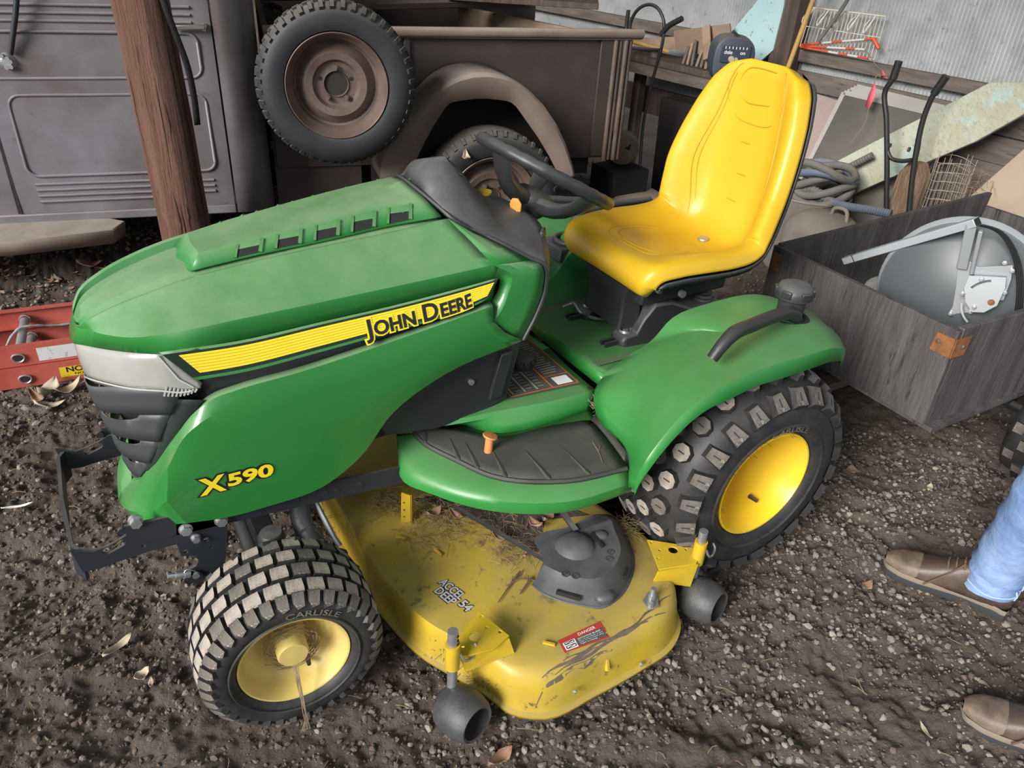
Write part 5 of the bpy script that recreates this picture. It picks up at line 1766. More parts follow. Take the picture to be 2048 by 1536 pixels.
# litter on the deck: twigs and leaves lying on it are things of their own; the matted clippings are not countable
def leaf_mesh(mb, c, size, rz, curl, up=(0, 0, 1), asp=.5, seed=0):
    rs = random.Random(seed)
    c = Vector(c)
    d = Vector((math.cos(rz), math.sin(rz), 0))
    s_ = Vector((-math.sin(rz), math.cos(rz), 0))
    G = []
    n_ = 7
    ph = rs.uniform(0, 6)
    for i in range(n_ + 1):
        t = i / n_
        w = math.sin(math.pi * min(1, t * .97 + .02)) ** .8 * asp * size * .5 * (1 + .18 * math.sin(t * 9 + ph))
        h = curl * size * (t - .5) ** 2 * 1.4 + .02 * size * math.sin(t * 7 + ph)
        row = []
        for k in (-1, -.5, 0, .5, 1):
            row.append(c + d * (size * (t - .5)) + s_ * (w * k) + Vector((0, 0, .003 + h + curl * size * .35 * (k * k) * (.6 + .4 * math.sin(ph + t * 3)) + .015 * size * math.sin(k * 4 + t * 11))))
        G.append(row)
    mb.grid(G)
    return mb
def dleaf(px, size, rz, curl, label, m='leaf', seed=0, z=None, group=None):
    f = MB()
    leaf_mesh(f, px, size, rz, curl, seed=seed)
    o = f.build('dry_leaf', m, smooth=60, solid=.0006)
    return tag(o, label, 'leaf', group)
def twig(pts, r, label, name='twig', group=None):
    f = MB()
    n_ = 14
    c = spline(pts, n_)
    f.tube(c, [r * (1 - .6 * k / n_) for k in range(n_)], 6)
    if len(pts) > 2:
        q = Vector(c[6])
        f.tube([q, q + Vector((.012, .010, .003)), q + Vector((.02, .022, .002))], [r * .6, r * .5, r * .3], 5)
    o = f.build(name, 'twig')
    return tag(o, label, 'twig', group)
twig([(0.5773,-0.4593,0.1760), (0.5318,-0.4874,0.1740), (0.4779,-0.5227,0.1730)], .0028, 'bent brown twig on the deck left of the black belt cover')
twig([(0.5906,-0.4913,0.1760), (0.5668,-0.5065,0.1750), (0.5394,-0.5237,0.1730)], .0034, 'short thick twig on the deck touching the belt cover')
twig([(0.5941,-0.5005,0.1740), (0.5627,-0.4838,0.1770), (0.5218,-0.4849,0.1730)], .0020, 'thin twig lying crosswise beside the belt cover')
for k, (px, sz, rz_, lb) in enumerate((
    ((0.7421,-0.3295,0.1780), .055, .5, 'curled reddish dry leaf on the deck under the footrest edge'),
    ((0.6997,-0.3328,0.1760), .050, 1.8, 'dry leaf beside the belt cover corner, darker one'),
    ((0.5883,-0.3359,0.1780), .050, 2.3, 'dry leaf caught against the black belt rod'),
    ((0.5222,-0.2072,0.1780), .045, 2.0, 'small dry leaf at the front end of the belt rod'),
    ((0.4729,-0.1709,0.1780), .055, .3, 'dry leaf under the front tip of the footrest'),
    ((0.6162,-0.4191,0.1760), .028, 1.0, 'tiny dry leaf at the tip of the belt cover'))):
    dleaf(px, sz, rz_, .7, lb, 'leaf', seed=k + 3)
cl = MB()
rs = random.Random(5)
spots = [((0.4838,-0.1218,0.1720), .10), ((0.5795,-0.2399,0.1720), .12), ((0.6230,-0.3826,0.1720), .09), ((0.4525,-0.2206,0.1720), .10), ((0.4052,-0.0585,0.1720), .07), ((0.9028,-0.4486,0.1720), .05)]
for q, r in spots:
    for k in range(150):
        a = rs.uniform(0, 6.28)
        rr = r * math.sqrt(rs.random())
        p = Vector((q[0] + math.cos(a) * rr, q[1] + math.sin(a) * rr * .8, .172 + rs.uniform(0, .010)))
        b = rs.uniform(0, 6.28)
        L = rs.uniform(.012, .05)
        e = p + Vector((math.cos(b) * L, math.sin(b) * L, rs.uniform(-.004, .008)))
        cl.tube([p, (p + e) / 2 + Vector((0, 0, .004)), e], .0007, 3, caps=False)
# grass packed along the front skirt and under the bracket
for a_, b_, n_ in (((0.2776,-0.2567,0.1000), (0.3434,-0.5347,0.0900), 260), ((0.3434,-0.5347,0.0900), (0.4064,-0.6923,0.0700), 160), ((0.1659,-0.0644,0.2500), (0.1919,-0.1292,0.1700), 70)):
    for k in range(n_):
        t = rs.random()
        p = Vector(lerp(a_, b_, t)) + Vector((rs.uniform(-.014, .012), rs.uniform(-.014, .012), rs.uniform(-.02, .03)))
        b = rs.uniform(0, 6.28)
        L = rs.uniform(.01, .035)
        e = p + Vector((math.cos(b) * L, math.sin(b) * L, rs.uniform(-.015, .01)))
        cl.tube([p, e], .0008, 3, caps=False)
clo = cl.build('grass_clippings', 'straw', smooth=None, fix=False)
tag(clo, 'dry brown grass clippings matted over the mower deck', 'grass clippings', kind='stuff')
tag(clo, clo['label'], 'grass clippings', kind='stuff')
twig([(0.8184,-0.3879,0.4550), (0.8082,-0.4288,0.4540), (0.7936,-0.4646,0.4520)], .0030, 'brown twig lying on the rubber footrest mat')


# ================================================================== old truck behind
TK = thing('pickup_truck', tp(.9, .8, 0), 'weathered brown old pickup truck with spare wheel on its side', 'truck')
def T2(t, dof=0.0, dz=0.0):
    return tp(t[0], t[1] + dof, t[2] + dz)
FD, RD = .098, 1.010        # front and rear edges of the door along the truck
ZB, ZT = .318, 1.225
# door skin
mb = MB()
G = []
for z in np.linspace(ZB, ZT, 12):
    G.append([tp(s, -.004 - .012 * math.sin(math.pi * (z - ZB) / (ZT - ZB)), z) for s in np.linspace(FD + .004, RD - .004, 12)])
mb.grid(G)
mb.box(tp((FD + RD) / 2, .022, (ZB + ZT) / 2), (RD - FD - .012, .03, ZT - ZB), TD, TN)
door = mb.build('door', 'truck', TK, smooth=60)
def bead(parent, pts, r=.0065, m='truck', closed=False, nm='pressed_bead'):
    f = MB()
    f.tube([tp(a, b, c) for a, b, c in pts], r, 8, closed=closed)
    return f.build(nm, m, parent, smooth=60)
def rrect(s0, s1, z0, z1, r, off):
    P = []
    for cx, cz, a0 in ((s1 - r, z1 - r, 0), (s0 + r, z1 - r, 90), (s0 + r, z0 + r, 180), (s1 - r, z0 + r, 270)):
        for k in range(6):
            a = R(a0 + 18 * k)
            P.append((cx + r * math.cos(a), off - .013, cz + r * math.sin(a)))
    return P
bead(door, rrect(.168, .945, .488, .828, .045, -.001), .007, 'truck', True)
bead(door, rrect(.110, .945, .895, 1.075, .045, -.001), .007, 'truck', True)
bead(door, [(.945 - .003, -.0165, .53), (.945 - .003, -.0165, .80)], .0045, 'groove', nm='pale_line')  # paler line along one side of the pressed panel
bead(door, [(.945 - .003, -.0165, .93), (.945 - .003, -.0165, 1.04)], .0045, 'groove', nm='pale_line')
for z in (.372, .398, .424, .450):
    bead(door, [(.185, -.010, z), (.80, -.010, z)], .0065)
for z in (.390, .416, .442):
    bead(door, [(.86, -.010, z), (.928, -.010, z)], .0065)
for z in (1.115, 1.145, 1.175):
    bead(door, [(.115, -.010, z), (.93, -.010, z)], .0065)
# handle
f = MB()
f.bar(T2((0.8551,-0.0350,1.0993)), T2((0.9838,-0.0350,1.1028)), .016, .020)
f.bar(T2((0.9731,-0.0200,1.1007)), T2((0.9906,-0.0200,1.0970)), .03, .032)
f.build('door_handle', 'chrome', door, bevel=.004)
# window opening above the belt line
f = MB()
for z in (1.60,):
    f.bar(tp(FD, -.002, 1.60), tp(RD, -.002, 1.60), .03, .05)
f.bar(tp(FD + .02, -.002, ZT), tp(FD + .02, -.002, 1.6), .03, .05, TN)
f.bar(tp(RD - .02, -.002, ZT), tp(RD - .02, -.002, 1.6), .03, .05, TN)
f.build('window_frame', 'truck', door)
f = MB()
f.box(tp((FD + RD) / 2, .01, 1.41), (RD - FD - .06, .005, .36), TD, TN)
f.build('window_pane', 'glass', door)
# cowl in front of the door, sill, cab corner, roof, interior block
f = MB()
f.box(tp(FD / 2 - .45, .02, .75), (.90 + FD - .01, .04, .95), TD, TN)
f.build('cowl_panel', 'truck', TK, bevel=.01)
f = MB()
f.box(tp(.35, .012, .297), (1.32, .05, .040), TD, TN)
f.build('sill', 'truck', TK, bevel=.006)
f = MB()
cs_ = [(RD + .006, -.004), (1.075, -.008), (1.120, .000), (1.150, .022), (1.166, .06), (1.170, .14), (1.170, 1.5)]
f.grid([[tp(s, o, z) for s, o in cs_] for z in np.linspace(.285, 1.72, 6)])
cc_ = f.build('cab_corner', 'truck', TK, smooth=50, solid=.02, off=1)
for z in (1.165, 1.135, 1.105):
    bead(cc_, [(1.075, -.010, z), (1.100, -.008, z)], .006)
f = MB()
f.box(tp(.30, .80, 1.70), (1.75, 1.62, .05), TD, TN)
f.build('cab_roof', 'truck', TK, bevel=.02)
f = MB()
f.box(tp(.25, .82, .72), (1.55, 1.50, .84), TD, TN)
f.build('cab_interior', 'truck_dark', TK)
f = MB()
f.box(tp(RD + .0, .010, .78), (.012, .03, .92), TD, TN)
f.build('door_gap', 'truck_dark', TK)
f = MB()
f.box(tp(FD - .002, .006, .78), (.010, .03, .92), TD, TN)
f.build('door_gap', 'truck_dark', TK)
# running board
f = MB()
f.plate([(-.95, 0), (.44, 0), (.52, -.06), (.48, -.16), (.10, -.235), (-.95, -.26)], tp(0, 0, .262), TD, TN, .020)
rb = f.build('running_board', 'rust_fender', TK, bevel=.004)
f = MB()
f.grid([[tp(s, o, .280) for s, o in ((-.95, -.262), (.10, -.238), (.48, -.165), (.52, -.06))], [tp(s, o, .215) for s, o in ((-.95, -.258), (.10, -.234), (.47, -.160), (.51, -.06))]])
f.build('board_edge', 'rust_fender', rb, solid=.006)
# mirror arm
f = MB()
f.tube([T2((0.3272,-0.0600,1.2648)), T2((0.2855,-0.0500,1.1395)), T2((0.2271,-0.0300,0.9923))], .011, 10)
f.build('mirror_arm', 'steel_black', TK, smooth=60)
q = (0.2053,-0.0120,0.9626)
f = MB()
f.lathe([(.0001, .016), (.018, .016), (.030, .006), (.034, 0)], T2(q, 0, 0), -TN, 20)
mbk = f.build('mirror_bracket', 'zinc', TK)
for dx, dz in ((-.012, .022), (.014, .0), (-.004, -.022), (.012, -.020), (.006, .012)):
    f = MB()
    p = T2(q) + TD * dx + Vector((0, 0, dz)) - TN * .008
    f.cyl(p, p - TN * .016, .009, 6)
    f.build('bolt', 'zinc', mbk)
# load bed
BO_ = .11
f = MB()
f.box(tp(2.085, BO_ + .012, .76), (1.73, .024, .62), TD, TN)
bed = f.build('bed_side', 'truck_rust_shaded', TK, bevel=.003)
f = MB()
f.tube([tp(1.22, BO_ - .025, 1.075), tp(3.085, BO_ - .025, 1.080)], .024, 10)
f.box(tp(2.15, BO_ - .005, 1.062), (1.86, .05, .02), TD, TN)
f.build('bed_rail', 'rust_fender', TK, smooth=50)
for s, w in ((1.87, .03), (2.90, .07)):
    f = MB()
    f.box(tp(s, BO_ - .008, .76), (w, .018, .60), TD, TN)
    f.build('bed_rib', 'truck_rust_shaded', TK, bevel=.004)
f = MB()
for k in range(4):
    f.tube([tp(2.945 + k * .028, BO_ - .02 + .012 * (k % 2), 1.05), tp(2.945 + k * .028, BO_ - .02 + .012 * (k % 2), .44)], .013, 8)
f.build('bed_end_post', 'rust', TK, smooth=60)
f = MB()
f.box(tp(2.1, .80, .56), (1.80, 1.36, .04), TD, TN)
f.build('bed_floor', 'truck_rust_shaded', TK)
f = MB()
f.box(tp(1.235, .80, .78), (.03, 1.36, .55), TD, TN)
f.build('bed_front', 'truck_rust_shaded', TK)
f = MB()
f.box(tp(2.1, 1.49, .80), (1.75, .03, .54), TD, TN)
f.tube([tp(1.25, 1.47, 1.075), tp(2.9, 1.47, 1.075)], .026, 8)
f.build('bed_side', 'truck_rust_shaded', TK)
f = MB()
f.box(tp(2.05, .9, .42), (1.75, 1.3, .20), TD, TN)
f.build('chassis', 'truck_dark', TK)
# lower bed skirts seen left of the rear wheel
f = MB()
f.box(tp(1.42, BO_ + .03, .42), (.42, .03, .44), TD, TN)
f.build('bed_skirt', 'truck_rust_shaded', TK)
f = MB()
f.box(tp(1.30, BO_ - .01, .70), (.06, .03, .30), TD, TN)
f.build('bed_bracket', 'truck_rust_shaded', TK)
# rear fender
FO = -.22
op = [(1.6741,-0.2200,0.4752), (1.6870,-0.2200,0.5736), (1.7144,-0.2200,0.6304), (1.9006,-0.2200,0.8193), (1.9817,-0.2200,0.8947), (2.0533,-0.2200,0.9310), (2.2469,-0.2200,0.9411), (2.3537,-0.2200,0.8967), (2.4671,-0.2200,0.8052), (2.6445,-0.2200,0.5121), (2.6637,-0.2200,0.4554)]
ip = [(1.7800,-0.2200,0.4419), (1.8196,-0.2200,0.5053), (1.8589,-0.2200,0.5914), (1.9590,-0.2200,0.7630), (2.0010,-0.2200,0.8158), (2.0645,-0.2200,0.8305), (2.2447,-0.2200,0.8307), (2.2992,-0.2200,0.8187), (2.3733,-0.2200,0.7420), (2.5715,-0.2200,0.4590), (2.5909,-0.2200,0.4224)]
oc, ic = keyed([(p[0], p[2], 0) for p in op], 3), keyed([(p[0], p[2], 0) for p in ip], 3)
f = MB()
f.grid([[tp(p[0], .12, p[1] - .01) for p in oc], [tp(p[0], FO + .04, p[1]) for p in oc], [tp(p[0], FO + .012, p[1] - .004) for p in oc], [tp(p[0] + (q[0] - p[0]) * .15, FO, p[1] + (q[1] - p[1]) * .15) for p, q in zip(oc, ic)], [tp(p[0], FO, p[1]) for p in ic]])
f.build('rear_fender', 'rust_fender', TK, smooth=40, solid=.006)
f = MB()
f.add([tp(p[0], .10, p[1]) for p in oc] + [tp(oc[-1][0], .10, .3), tp(oc[0][0], .10, .3)], [tuple(range(len(oc) + 2))])
f.build('wheel_arch', 'truck_dark', TK, fix=False)
# wheels: five-stud steel discs
def old_wheel(nm, c, ax, Rt, wd, lugs, tyre_m, fine=True):
    c, ax = Vector(c), Vector(ax).normalized()
    rr = .645 * Rt
    f = MB()
    f.lathe([(rr * .98, wd * .30), (rr * 1.02, wd * .46), (rr * 1.12, wd * .50), (rr * 1.28, wd * .50), (Rt * .93, wd * .44), (Rt * .975, wd * .33), (Rt * .985, 0), (Rt * .975, -wd * .33), (Rt * .93, -wd * .44), (rr * 1.2, -wd * .5), (rr * .98, -wd * .4)], c, ax, 72)
    t = f.build(nm, tyre_m, TK, smooth=40)
    lug = tread_piece('tread_lug', [(-.010, -.020), (.010, -.020), (.011, .022), (-.009, .022)], .0065, .82, [tyre_m, tyre_m])
    lug_c = tread_piece('tread_lug', [(-.016, -.022), (.016, -.018), (.016, .022), (-.016, .018)], .0065, .9, [tyre_m, tyre_m])
    u0 = Vector((0, 0, 1))
    w0 = ax.cross(u0)
    for k in range(lugs):
        an = 2 * math.pi * k / lugs
        put_tread(t, lug, c, ax, Rt * .955, wd * .375, .75, an, 'tread_lug')
        if fine:
            put_tread(t, lug_c, c, ax, Rt * .985, wd * .17, .0, an + .04, 'tread_lug')
    f = MB()
    f.lathe([(rr * .97, wd * .30), (rr * 1.0, wd * .47), (rr * .985, wd * .485), (rr * .96, wd * .46), (rr * .93, wd * .32), (rr * .86, wd * .26), (rr * .82, wd * .05), (rr * .78, wd * .02), (rr * .70, wd * .10), (rr * .60, wd * .22), (rr * .47, wd * .20), (rr * .42, wd * .10), (rr * .36, wd * .09), (rr * .26, wd * .10), (rr * .245, wd * .13), (rr * .22, wd * .06), (.0001, wd * .05)], c, ax, 64)
    rm = f.build('wheel_disc', 'rust', t, smooth=40)
    f = MB()
    f.lathe([(rr * .235, wd * .075), (.0001, wd * .08)], c, ax, 32)
    f.build('hub_centre', 'truck_dark', rm)
    for k in range(5):
        an = 2 * math.pi * k / 5 + (.0 if fine else .4)
        p = c + ax * wd * .09 + (u0 * math.cos(an) + w0 * math.sin(an)) * rr * .315
        f = MB()
        if k in (0, 2, 3):
            f.cyl(p, p + ax * .020, .012, 6)
            f.cyl(p + ax * .018, p + ax * .028, .006, 8)
            f.build('lug_nut', 'rust', rm)
        else:
            f.cyl(p - ax * .001, p + ax * .0015, .009, 10)
            f.build('stud_hole', 'dark', rm)
    return t
sp_c = T2((1.4886,-0.3000,0.9260))
old_wheel('spare_wheel', sp_c, -TN + Vector((-.05, 0, 0.02)), .328, .20, 46, 'old_tyre')
f = MB()
f.bar(sp_c + TN * .02, sp_c + TN * .42, .05, .05)
f.build('spare_carrier', 'truck_dark', TK)
rw_c = T2((2.2240,-0.1500,0.3440))
old_wheel('rear_road_wheel', (rw_c.x, rw_c.y, .345), -TN, .350, .20, 40, 'old_tyre', False)
f = MB()
f.cyl(Vector((rw_c.x, rw_c.y, .345)) + TN * .05, Vector((rw_c.x, rw_c.y, .345)) + TN * 1.3, .05, 14)
f.build('rear_axle', 'truck_dark', TK)
fw_c = tp(-1.05, .12, .345)
old_wheel('front_road_wheel', fw_c, -TN, .350, .20, 24, 'old_tyre', False)

# lumber and boards lying in the bed
def board(nm, label, a, b, w, h, m, up=(0, 0, 1), cat='board', group=None, bev=.003):
    f = MB()
    f.bar(a, b, w, h, up)
    o = f.build(nm, m, bevel=bev)
    return tag(o, label, cat, group)
board('plank', 'long brown plank along the top of the truck bed by the cab', tp(1.30, .55, 1.12), tp(2.65, .95, 1.13), .20, .03, 'truck_rust_shaded', cat='plank')
board('plank', 'orange-brown board standing on edge in the truck bed', tp(2.42, 1.30, .98), tp(2.95, .42, .96), .03, .16, 'wood_pale', cat='plank')
board('plank', 'dark flat plank laid across the rear end of the truck bed', tp(2.25, .85, 1.165), tp(3.02, .55, 1.165), .26, .03, 'wood_dark', cat='plank')
board('stick', 'pale thin stick on the dark plank across the truck bed', tp(2.62, .68, 1.186), tp(2.86, .60, 1.186), .018, .012, 'wood_pale', cat='stick')
board('plank', 'dusty dark plank leaning up out of the truck bed', tp(1.9, 1.05, 1.16), tp(2.55, 1.20, 1.24), .28, .03, 'wood_dark', cat='plank')
board('plank', 'second brown plank lying under the long one near the cab', tp(1.28, .95, 1.075), tp(2.4, 1.25, 1.08), .16, .03, 'wood_grey', cat='plank')

# ================================================================== pole
pb_, pt_ = Vector((0.2363,1.8600,0.2989)), Vector((0.2119,1.8600,1.2339))
pdir = (pt_ - pb_).normalized()
P0 = pb_ - pdir * ((pb_.z + .02) / pdir.z)
P1 = pb_ + pdir * ((4.0 - pb_.z) / pdir.z)
f = MB()
rs = random.Random(2)
G = []
na, nh = 40, 60
pu = Vector((1, 0, 0)) - pdir * pdir.x
pu.normalize()
pw = pdir.cross(pu)
for i in range(nh + 1):
    t = i / nh
    c = P0.lerp(P1, t)
    row = []
    for k in range(na):
        a = 2 * math.pi * k / na
        r = .104 + .002 * math.sin(a * 3 + t * 5) + .0016 * math.sin(a * 11 + t * 3) + .0015 * math.sin(t * 40 + a * 2) + .004 * max(0, 1 - abs(t - .10) * 20) * math.sin(a)
        row.append(c + (pu * math.cos(a) + pw * math.sin(a)) * r)
    G.append(row)
f.grid(G, cv=True)
pole = f.build('wooden_pole', 'pole', smooth=60)
tag(pole, 'round reddish-brown wooden pole standing in front of the truck door', 'pole')
for k in range(16):
    a = rs.uniform(-2.9, .2) if k > 3 else (-1.75, -1.05, -.72, -2.2)[k]
    t0 = rs.uniform(.0, .35) if k > 3 else (.02, .05, .0, .15)[k]
    L = rs.uniform(.05, .18) if k > 3 else (.38, .35, .40, .2)[k]
    f = MB()
    pts = []
    for j in range(12):
        t = t0 + L * j / 11
        aa = a + .03 * math.sin(j * 1.1 + k) + .02 * math.sin(j * 2.7)
        pts.append(P0.lerp(P1, t) + (pu * math.cos(aa) + pw * math.sin(aa)) * .1042)
    f.tube(pts, [.0004 + (.0016 if k < 4 else .0009) * math.sin(math.pi * j / 11) for j in range(12)], 5)
    f.build('crack', 'crack', pole)
sp_ = spline([(0.2710,1.7500,1.3115), (0.2853,1.7520,1.2118), (0.3054,1.7570,1.1248), (0.3294,1.7650,1.0154), (0.3387,1.7750,0.8819), (0.3378,1.7900,0.7809)], 20)
f = MB()
f.grid([[Vector(p) + Vector((-.012, -.004, 0)) for p in sp_], [Vector(p) + Vector((.012, -.002, 0)) for p in sp_]])
st_ = f.build('rubber_strap', 'cable', solid=.004)
tag(st_, 'black rubber strap hanging down the right of the wooden pole', 'strap')

# ================================================================== ladder on the ground
LAD = thing('extension_ladder', (-.55, 1.5, 0), 'faded red fibreglass extension ladder lying flat on the dirt', 'ladder')
ld = Vector((.268, -.030, 0)).normalized()
ln = Vector((-ld.y, ld.x, 0))
lo = Vector((-.564, 1.318, 0))
def lp_(s, o, z):
    return lo + ld * s + ln * o + Vector((0, 0, z))
S0, S1 = -2.3, .72
for o_, zz, sg in ((0, .012, 1), (0.012, .094, 1), (.360, .012, -1), (.348, .094, -1)):
    f = MB()
    prf = [(0, 0), (.024 * sg, 0), (.024 * sg, .005), (.005 * sg, .005), (.005 * sg, .073), (.024 * sg, .073), (.024 * sg, .078), (0, .078)]
    f.grid([[lp_(s, o_ + a, zz + b) for a, b in prf] for s in (S0, S1)], cv=True)
    for s in (S0, S1):
        f.add([lp_(s, o_ + a, zz + b) for a, b in prf], [(0, 1, 2, 3, 4, 7), (4, 5, 6, 7)])
    f.build('rail', 'red', LAD, smooth=None)
for k in range(10):
    s = .092 - .305 * (k - 2)
    if s > S1 - .05:
        continue
    for zz, oa, ob in ((.050, 0, .36), (.132, .012, .348)):
        f = MB()
        a, b = lp_(s + (.0 if zz < .1 else -.004), oa - .006, zz), lp_(s + (.0 if zz < .1 else -.004), ob + .006, zz)
        prof_ = [(.016 * math.cos(t), .015 * math.sin(t) if math.sin(t) < 0 else .011 * math.sin(t)) for t in np.linspace(0, 6.283, 17)[:-1]]
        f.grid([[p + ld * u + Vector((0, 0, v)) for u, v in prof_] for p in (a, b)], cv=True)
        rg = f.build('rung', 'alu', LAD, smooth=40)
        f = MB()
        f.tube([a - ln * .001 + ld * u * 1.25 + Vector((0, 0, v * 1.25)) for u, v in prof_], .0032, 6, closed=True)
        f.build('rung_collar', 'alu', rg)
        f = MB()
        f.add([a - ln * .002 + ld * u * .8 + Vector((0, 0, v * .8)) for u, v in prof_], [tuple(range(16))])
        f.build('rung_bore', 'dark', rg, fix=False)
        for oo in (a + ln * .030, b - ln * .030):
            f = MB()
            f.lathe([(.017, -.004), (.021, -.004), (.021, .004), (.017, .004)], oo, ln, 16, close=True)
            f.build('rung_flange', 'alu', rg)
def sticker(s0, s1, z0, z1, o, m, nm, parent=LAD):
    f = MB()
    f.add([lp_(s0, o, z0), lp_(s1, o, z0), lp_(s1, o, z1), lp_(s0, o, z1)], [(0, 1, 2, 3)])
    return f.build(nm, m, parent, fix=False)
s_ = sticker(.150, .345, .105, .158, .0105, 'paper', 'white_label')
s_ = sticker(.205, .400, .030, .072, -.0012, 'caution', 'caution_label')
f = MB()
letter(f, 'CAUTION', .030, lambda u, v: lp_(.392 - u, -.0020, .040 + .030 - v), 0, .0006, fit=.165)
letter(f, 'PRECAUCION', .012, lambda u, v: lp_(.372 - u, -.0020, .044 - v), 0, .0001, fit=.12)
f.build('caution_print', 'ink', s_, smooth=None, fix=False)
s_ = sticker(.235, .40, .020, .150, .3465, 'caution', 'caution_label')
f = MB()
f.add([lp_(.24, .3455, .025), lp_(.395, .3455, .025), lp_(.395, .3455, .062), lp_(.24, .3455, .062)], [(0, 1, 2, 3)])
f.build('label_field', 'ink', s_, fix=False)
f = MB()
letter(f, 'CAUTION', .030, lambda u, v: lp_(.385 - u, .3445, .055 - v), 0, .0006, fit=.12)
f.build('caution_print', 'caution', s_, smooth=None, fix=False)
f = MB()
letter(f, 'SET UP LADDER PROPERLY', .016, lambda u, v: lp_(.385 - u, .3455, .135 - v), 0, .0002, fit=.14)
letter(f, 'DO NOT OVERLOAD', .016, lambda u, v: lp_(.385 - u, .3455, .105 - v), 0, .0002, fit=.14)
f.build('caution_print', 'ink', s_, smooth=None, fix=False)
f = MB()
rp = spline([lp_(.02, .10, .02), lp_(.03, .16, .10), lp_(.085, .21, .152), lp_(.12, .22, .150), lp_(.20, .25, .125), lp_(.32, .27, .118), lp_(.45, .27, .11)], 40)
f.tube(rp, [.0052 + .0010 * math.sin(k * 2.1) for k in range(40)], 6)
f.build('rope', 'rope', LAD, smooth=60)


# ================================================================== box trailer
CT = thing('garden_trailer', (2.5, -.28, 0), 'dark weathered plywood box trailer behind the mower', 'trailer')
cB, cA = Vector((1.864, -.639, 0)), Vector((1.866, .059, 0))
cC, cD = Vector((3.233, .136, 0)), Vector((3.235, -.690, 0))
ZB0, ZT0 = .35, .665
def panel(nm, a, b, z0, z1, t, side, m='cart_wood', trim0=0.0, trim1=0.0, slant=0.0):
    d = (b - a).normalized()
    n = Vector((-d.y, d.x, 0)) * side
    L = (b - a).length
    f = MB()
    f.plate([(trim0, z0), (L - trim1 - slant, z0), (L - trim1, z1), (trim0, z1)], a, d, (0, 0, 1), t if side < 0 else -t)
    return f.build(nm, m, CT, bevel=.002)
panel('front_panel', cB, cA, ZB0, ZT0, .02, -1)
panel('near_side_panel', cB, cD, ZB0, ZT0 + .005, .02, 1, trim0=.021)
panel('far_side_panel', cA, cC, ZB0, ZT0 + .004, .02, -1, trim0=.021, slant=.035)
panel('rear_panel', cC, cD, ZB0, ZT0 - .05, .02, -1, trim0=.021, trim1=.021)
f = MB()
f.box((2.545, -.285, .342), (1.34, .76, .016))
f.build('floor_panel', 'cart_wood', CT)
for x, w in ((2.1, .05), (2.55, .05), (3.0, .05)):
    f = MB()
    f.box((x, -.285, .315), (w, .70, .035))
    f.build('cross_member', 'steel_black', CT)
f = MB()
f.box((2.2, -.29, .300), (1.6, .05, .03))
f.bar((1.86, -.29, .30), (1.52, -.10, .27), .04, .02)
f.build('tow_bar', 'rust', CT)
f = MB()
f.plate([(0, 0), (.34, 0), (.34, .06), (0, .06)], (1.50, -.40, .215), (.96, .28, 0), (-.28, .96, 0), .012)
f.build('hitch_tongue', 'rust', CT)
f = MB()
f.cyl((2.50, -.71, .215), (2.50, .20, .215), .016, 12)
f.box((2.50, -.29, .255), (.05, .6, .08))
f.build('trailer_axle', 'steel_black', CT)
for y in (-.745, .215):
    f = MB()
    f.lathe([(.09, .05), (.105, .062), (.16, .068), (.20, .055), (.215, .03), (.218, 0), (.215, -.03), (.20, -.055), (.16, -.068), (.105, -.062), (.09, -.05)], (2.50, y, .215), (0, 1, 0), 40)
    tw = f.build('trailer_wheel', 'rubber', CT, smooth=50)
    for k in range(28):
        a = 2 * math.pi * k / 28
        place(blk2, 'tread_block', frame(Vector((2.50, y + (.018 if k % 2 else -.018), .215)) + Vector((math.cos(a), 0, math.sin(a))) * .214, Vector((-math.sin(a), 0, math.cos(a))), (0, 1, 0), Vector((math.cos(a), 0, math.sin(a)))), tw)
    f = MB()
    f.lathe([(.095, .045), (.09, .01), (.03, .0), (.03, -.03), (.09, -.01), (.095, -.045)], (2.50, y, .215), (0, 1, 0), 28)
    f.build('rim', 'rust', tw)
# corner irons
f = MB()
zc_ = .612
f.plate([(-.062, -.030), (0, -.030), (0, .030), (-.055, .028)], Vector((1.8625, -.640, zc_)), (0, -1, 0), (0, 0, 1), .003)
f.plate([(0, -.030), (.060, -.030), (.068, .030), (0, .030)], Vector((1.861, -.641, zc_)), (1, -.037, 0), (0, 0, 1), .003)
ci = f.build('corner_iron', 'rust_orange', CT)
for p, d_ in ((Vector((1.861, -.595, zc_ + .004)), Vector((-1, 0, 0))), (Vector((1.905, -.6445, zc_)), Vector((0, -1, 0)))):
    f = MB()
    f.lathe([(.008, 0), (.007, .004), (.0001, .006)], p, d_, 14)
    f.build('bolt', 'rust', ci)
f = MB()
f.plate([(-.018, -.03), (.018, -.03), (.018, .03), (-.018, .03)], Vector((1.8645, .030, .615)), (0, -1, 0), (0, 0, 1), .003)
f.cyl((1.862, .03, .62), (1.857, .03, .62), .006, 8)
f.build('corner_iron', 'rust_orange', CT)

# jars on the trailer floor
M['jar'] = mat('dirty_clear_jar', (0.40, 0.40, 0.38), 0.15, coat=.3)
for k, (p, lb) in enumerate((((2.5252,0.0805,0.3850), 'dusty clear jar on the trailer floor by the far panel'), ((2.4809,-0.0084,0.3920), 'dusty faceted clear jar on the trailer floor next to the dish'), ((2.8891,-0.3246,0.4000), 'dusty clear jar on the trailer floor right of the dish'))):
    f = MB()
    ax_j = Vector(((.8, .5, .05), (.3, .9, .1), (.9, -.2, .05))[k]).normalized()
    c_ = Vector((p[0], p[1], .388))
    f.lathe([(.0001, -.05), (.030, -.05), (.034, -.04), (.034, .03), (.026, .042), (.026, .055), (.0001, .055)], c_, ax_j, 8 if k == 1 else 20)
    tag(f.build('glass_jar', 'jar', smooth=30), lb, 'jar')

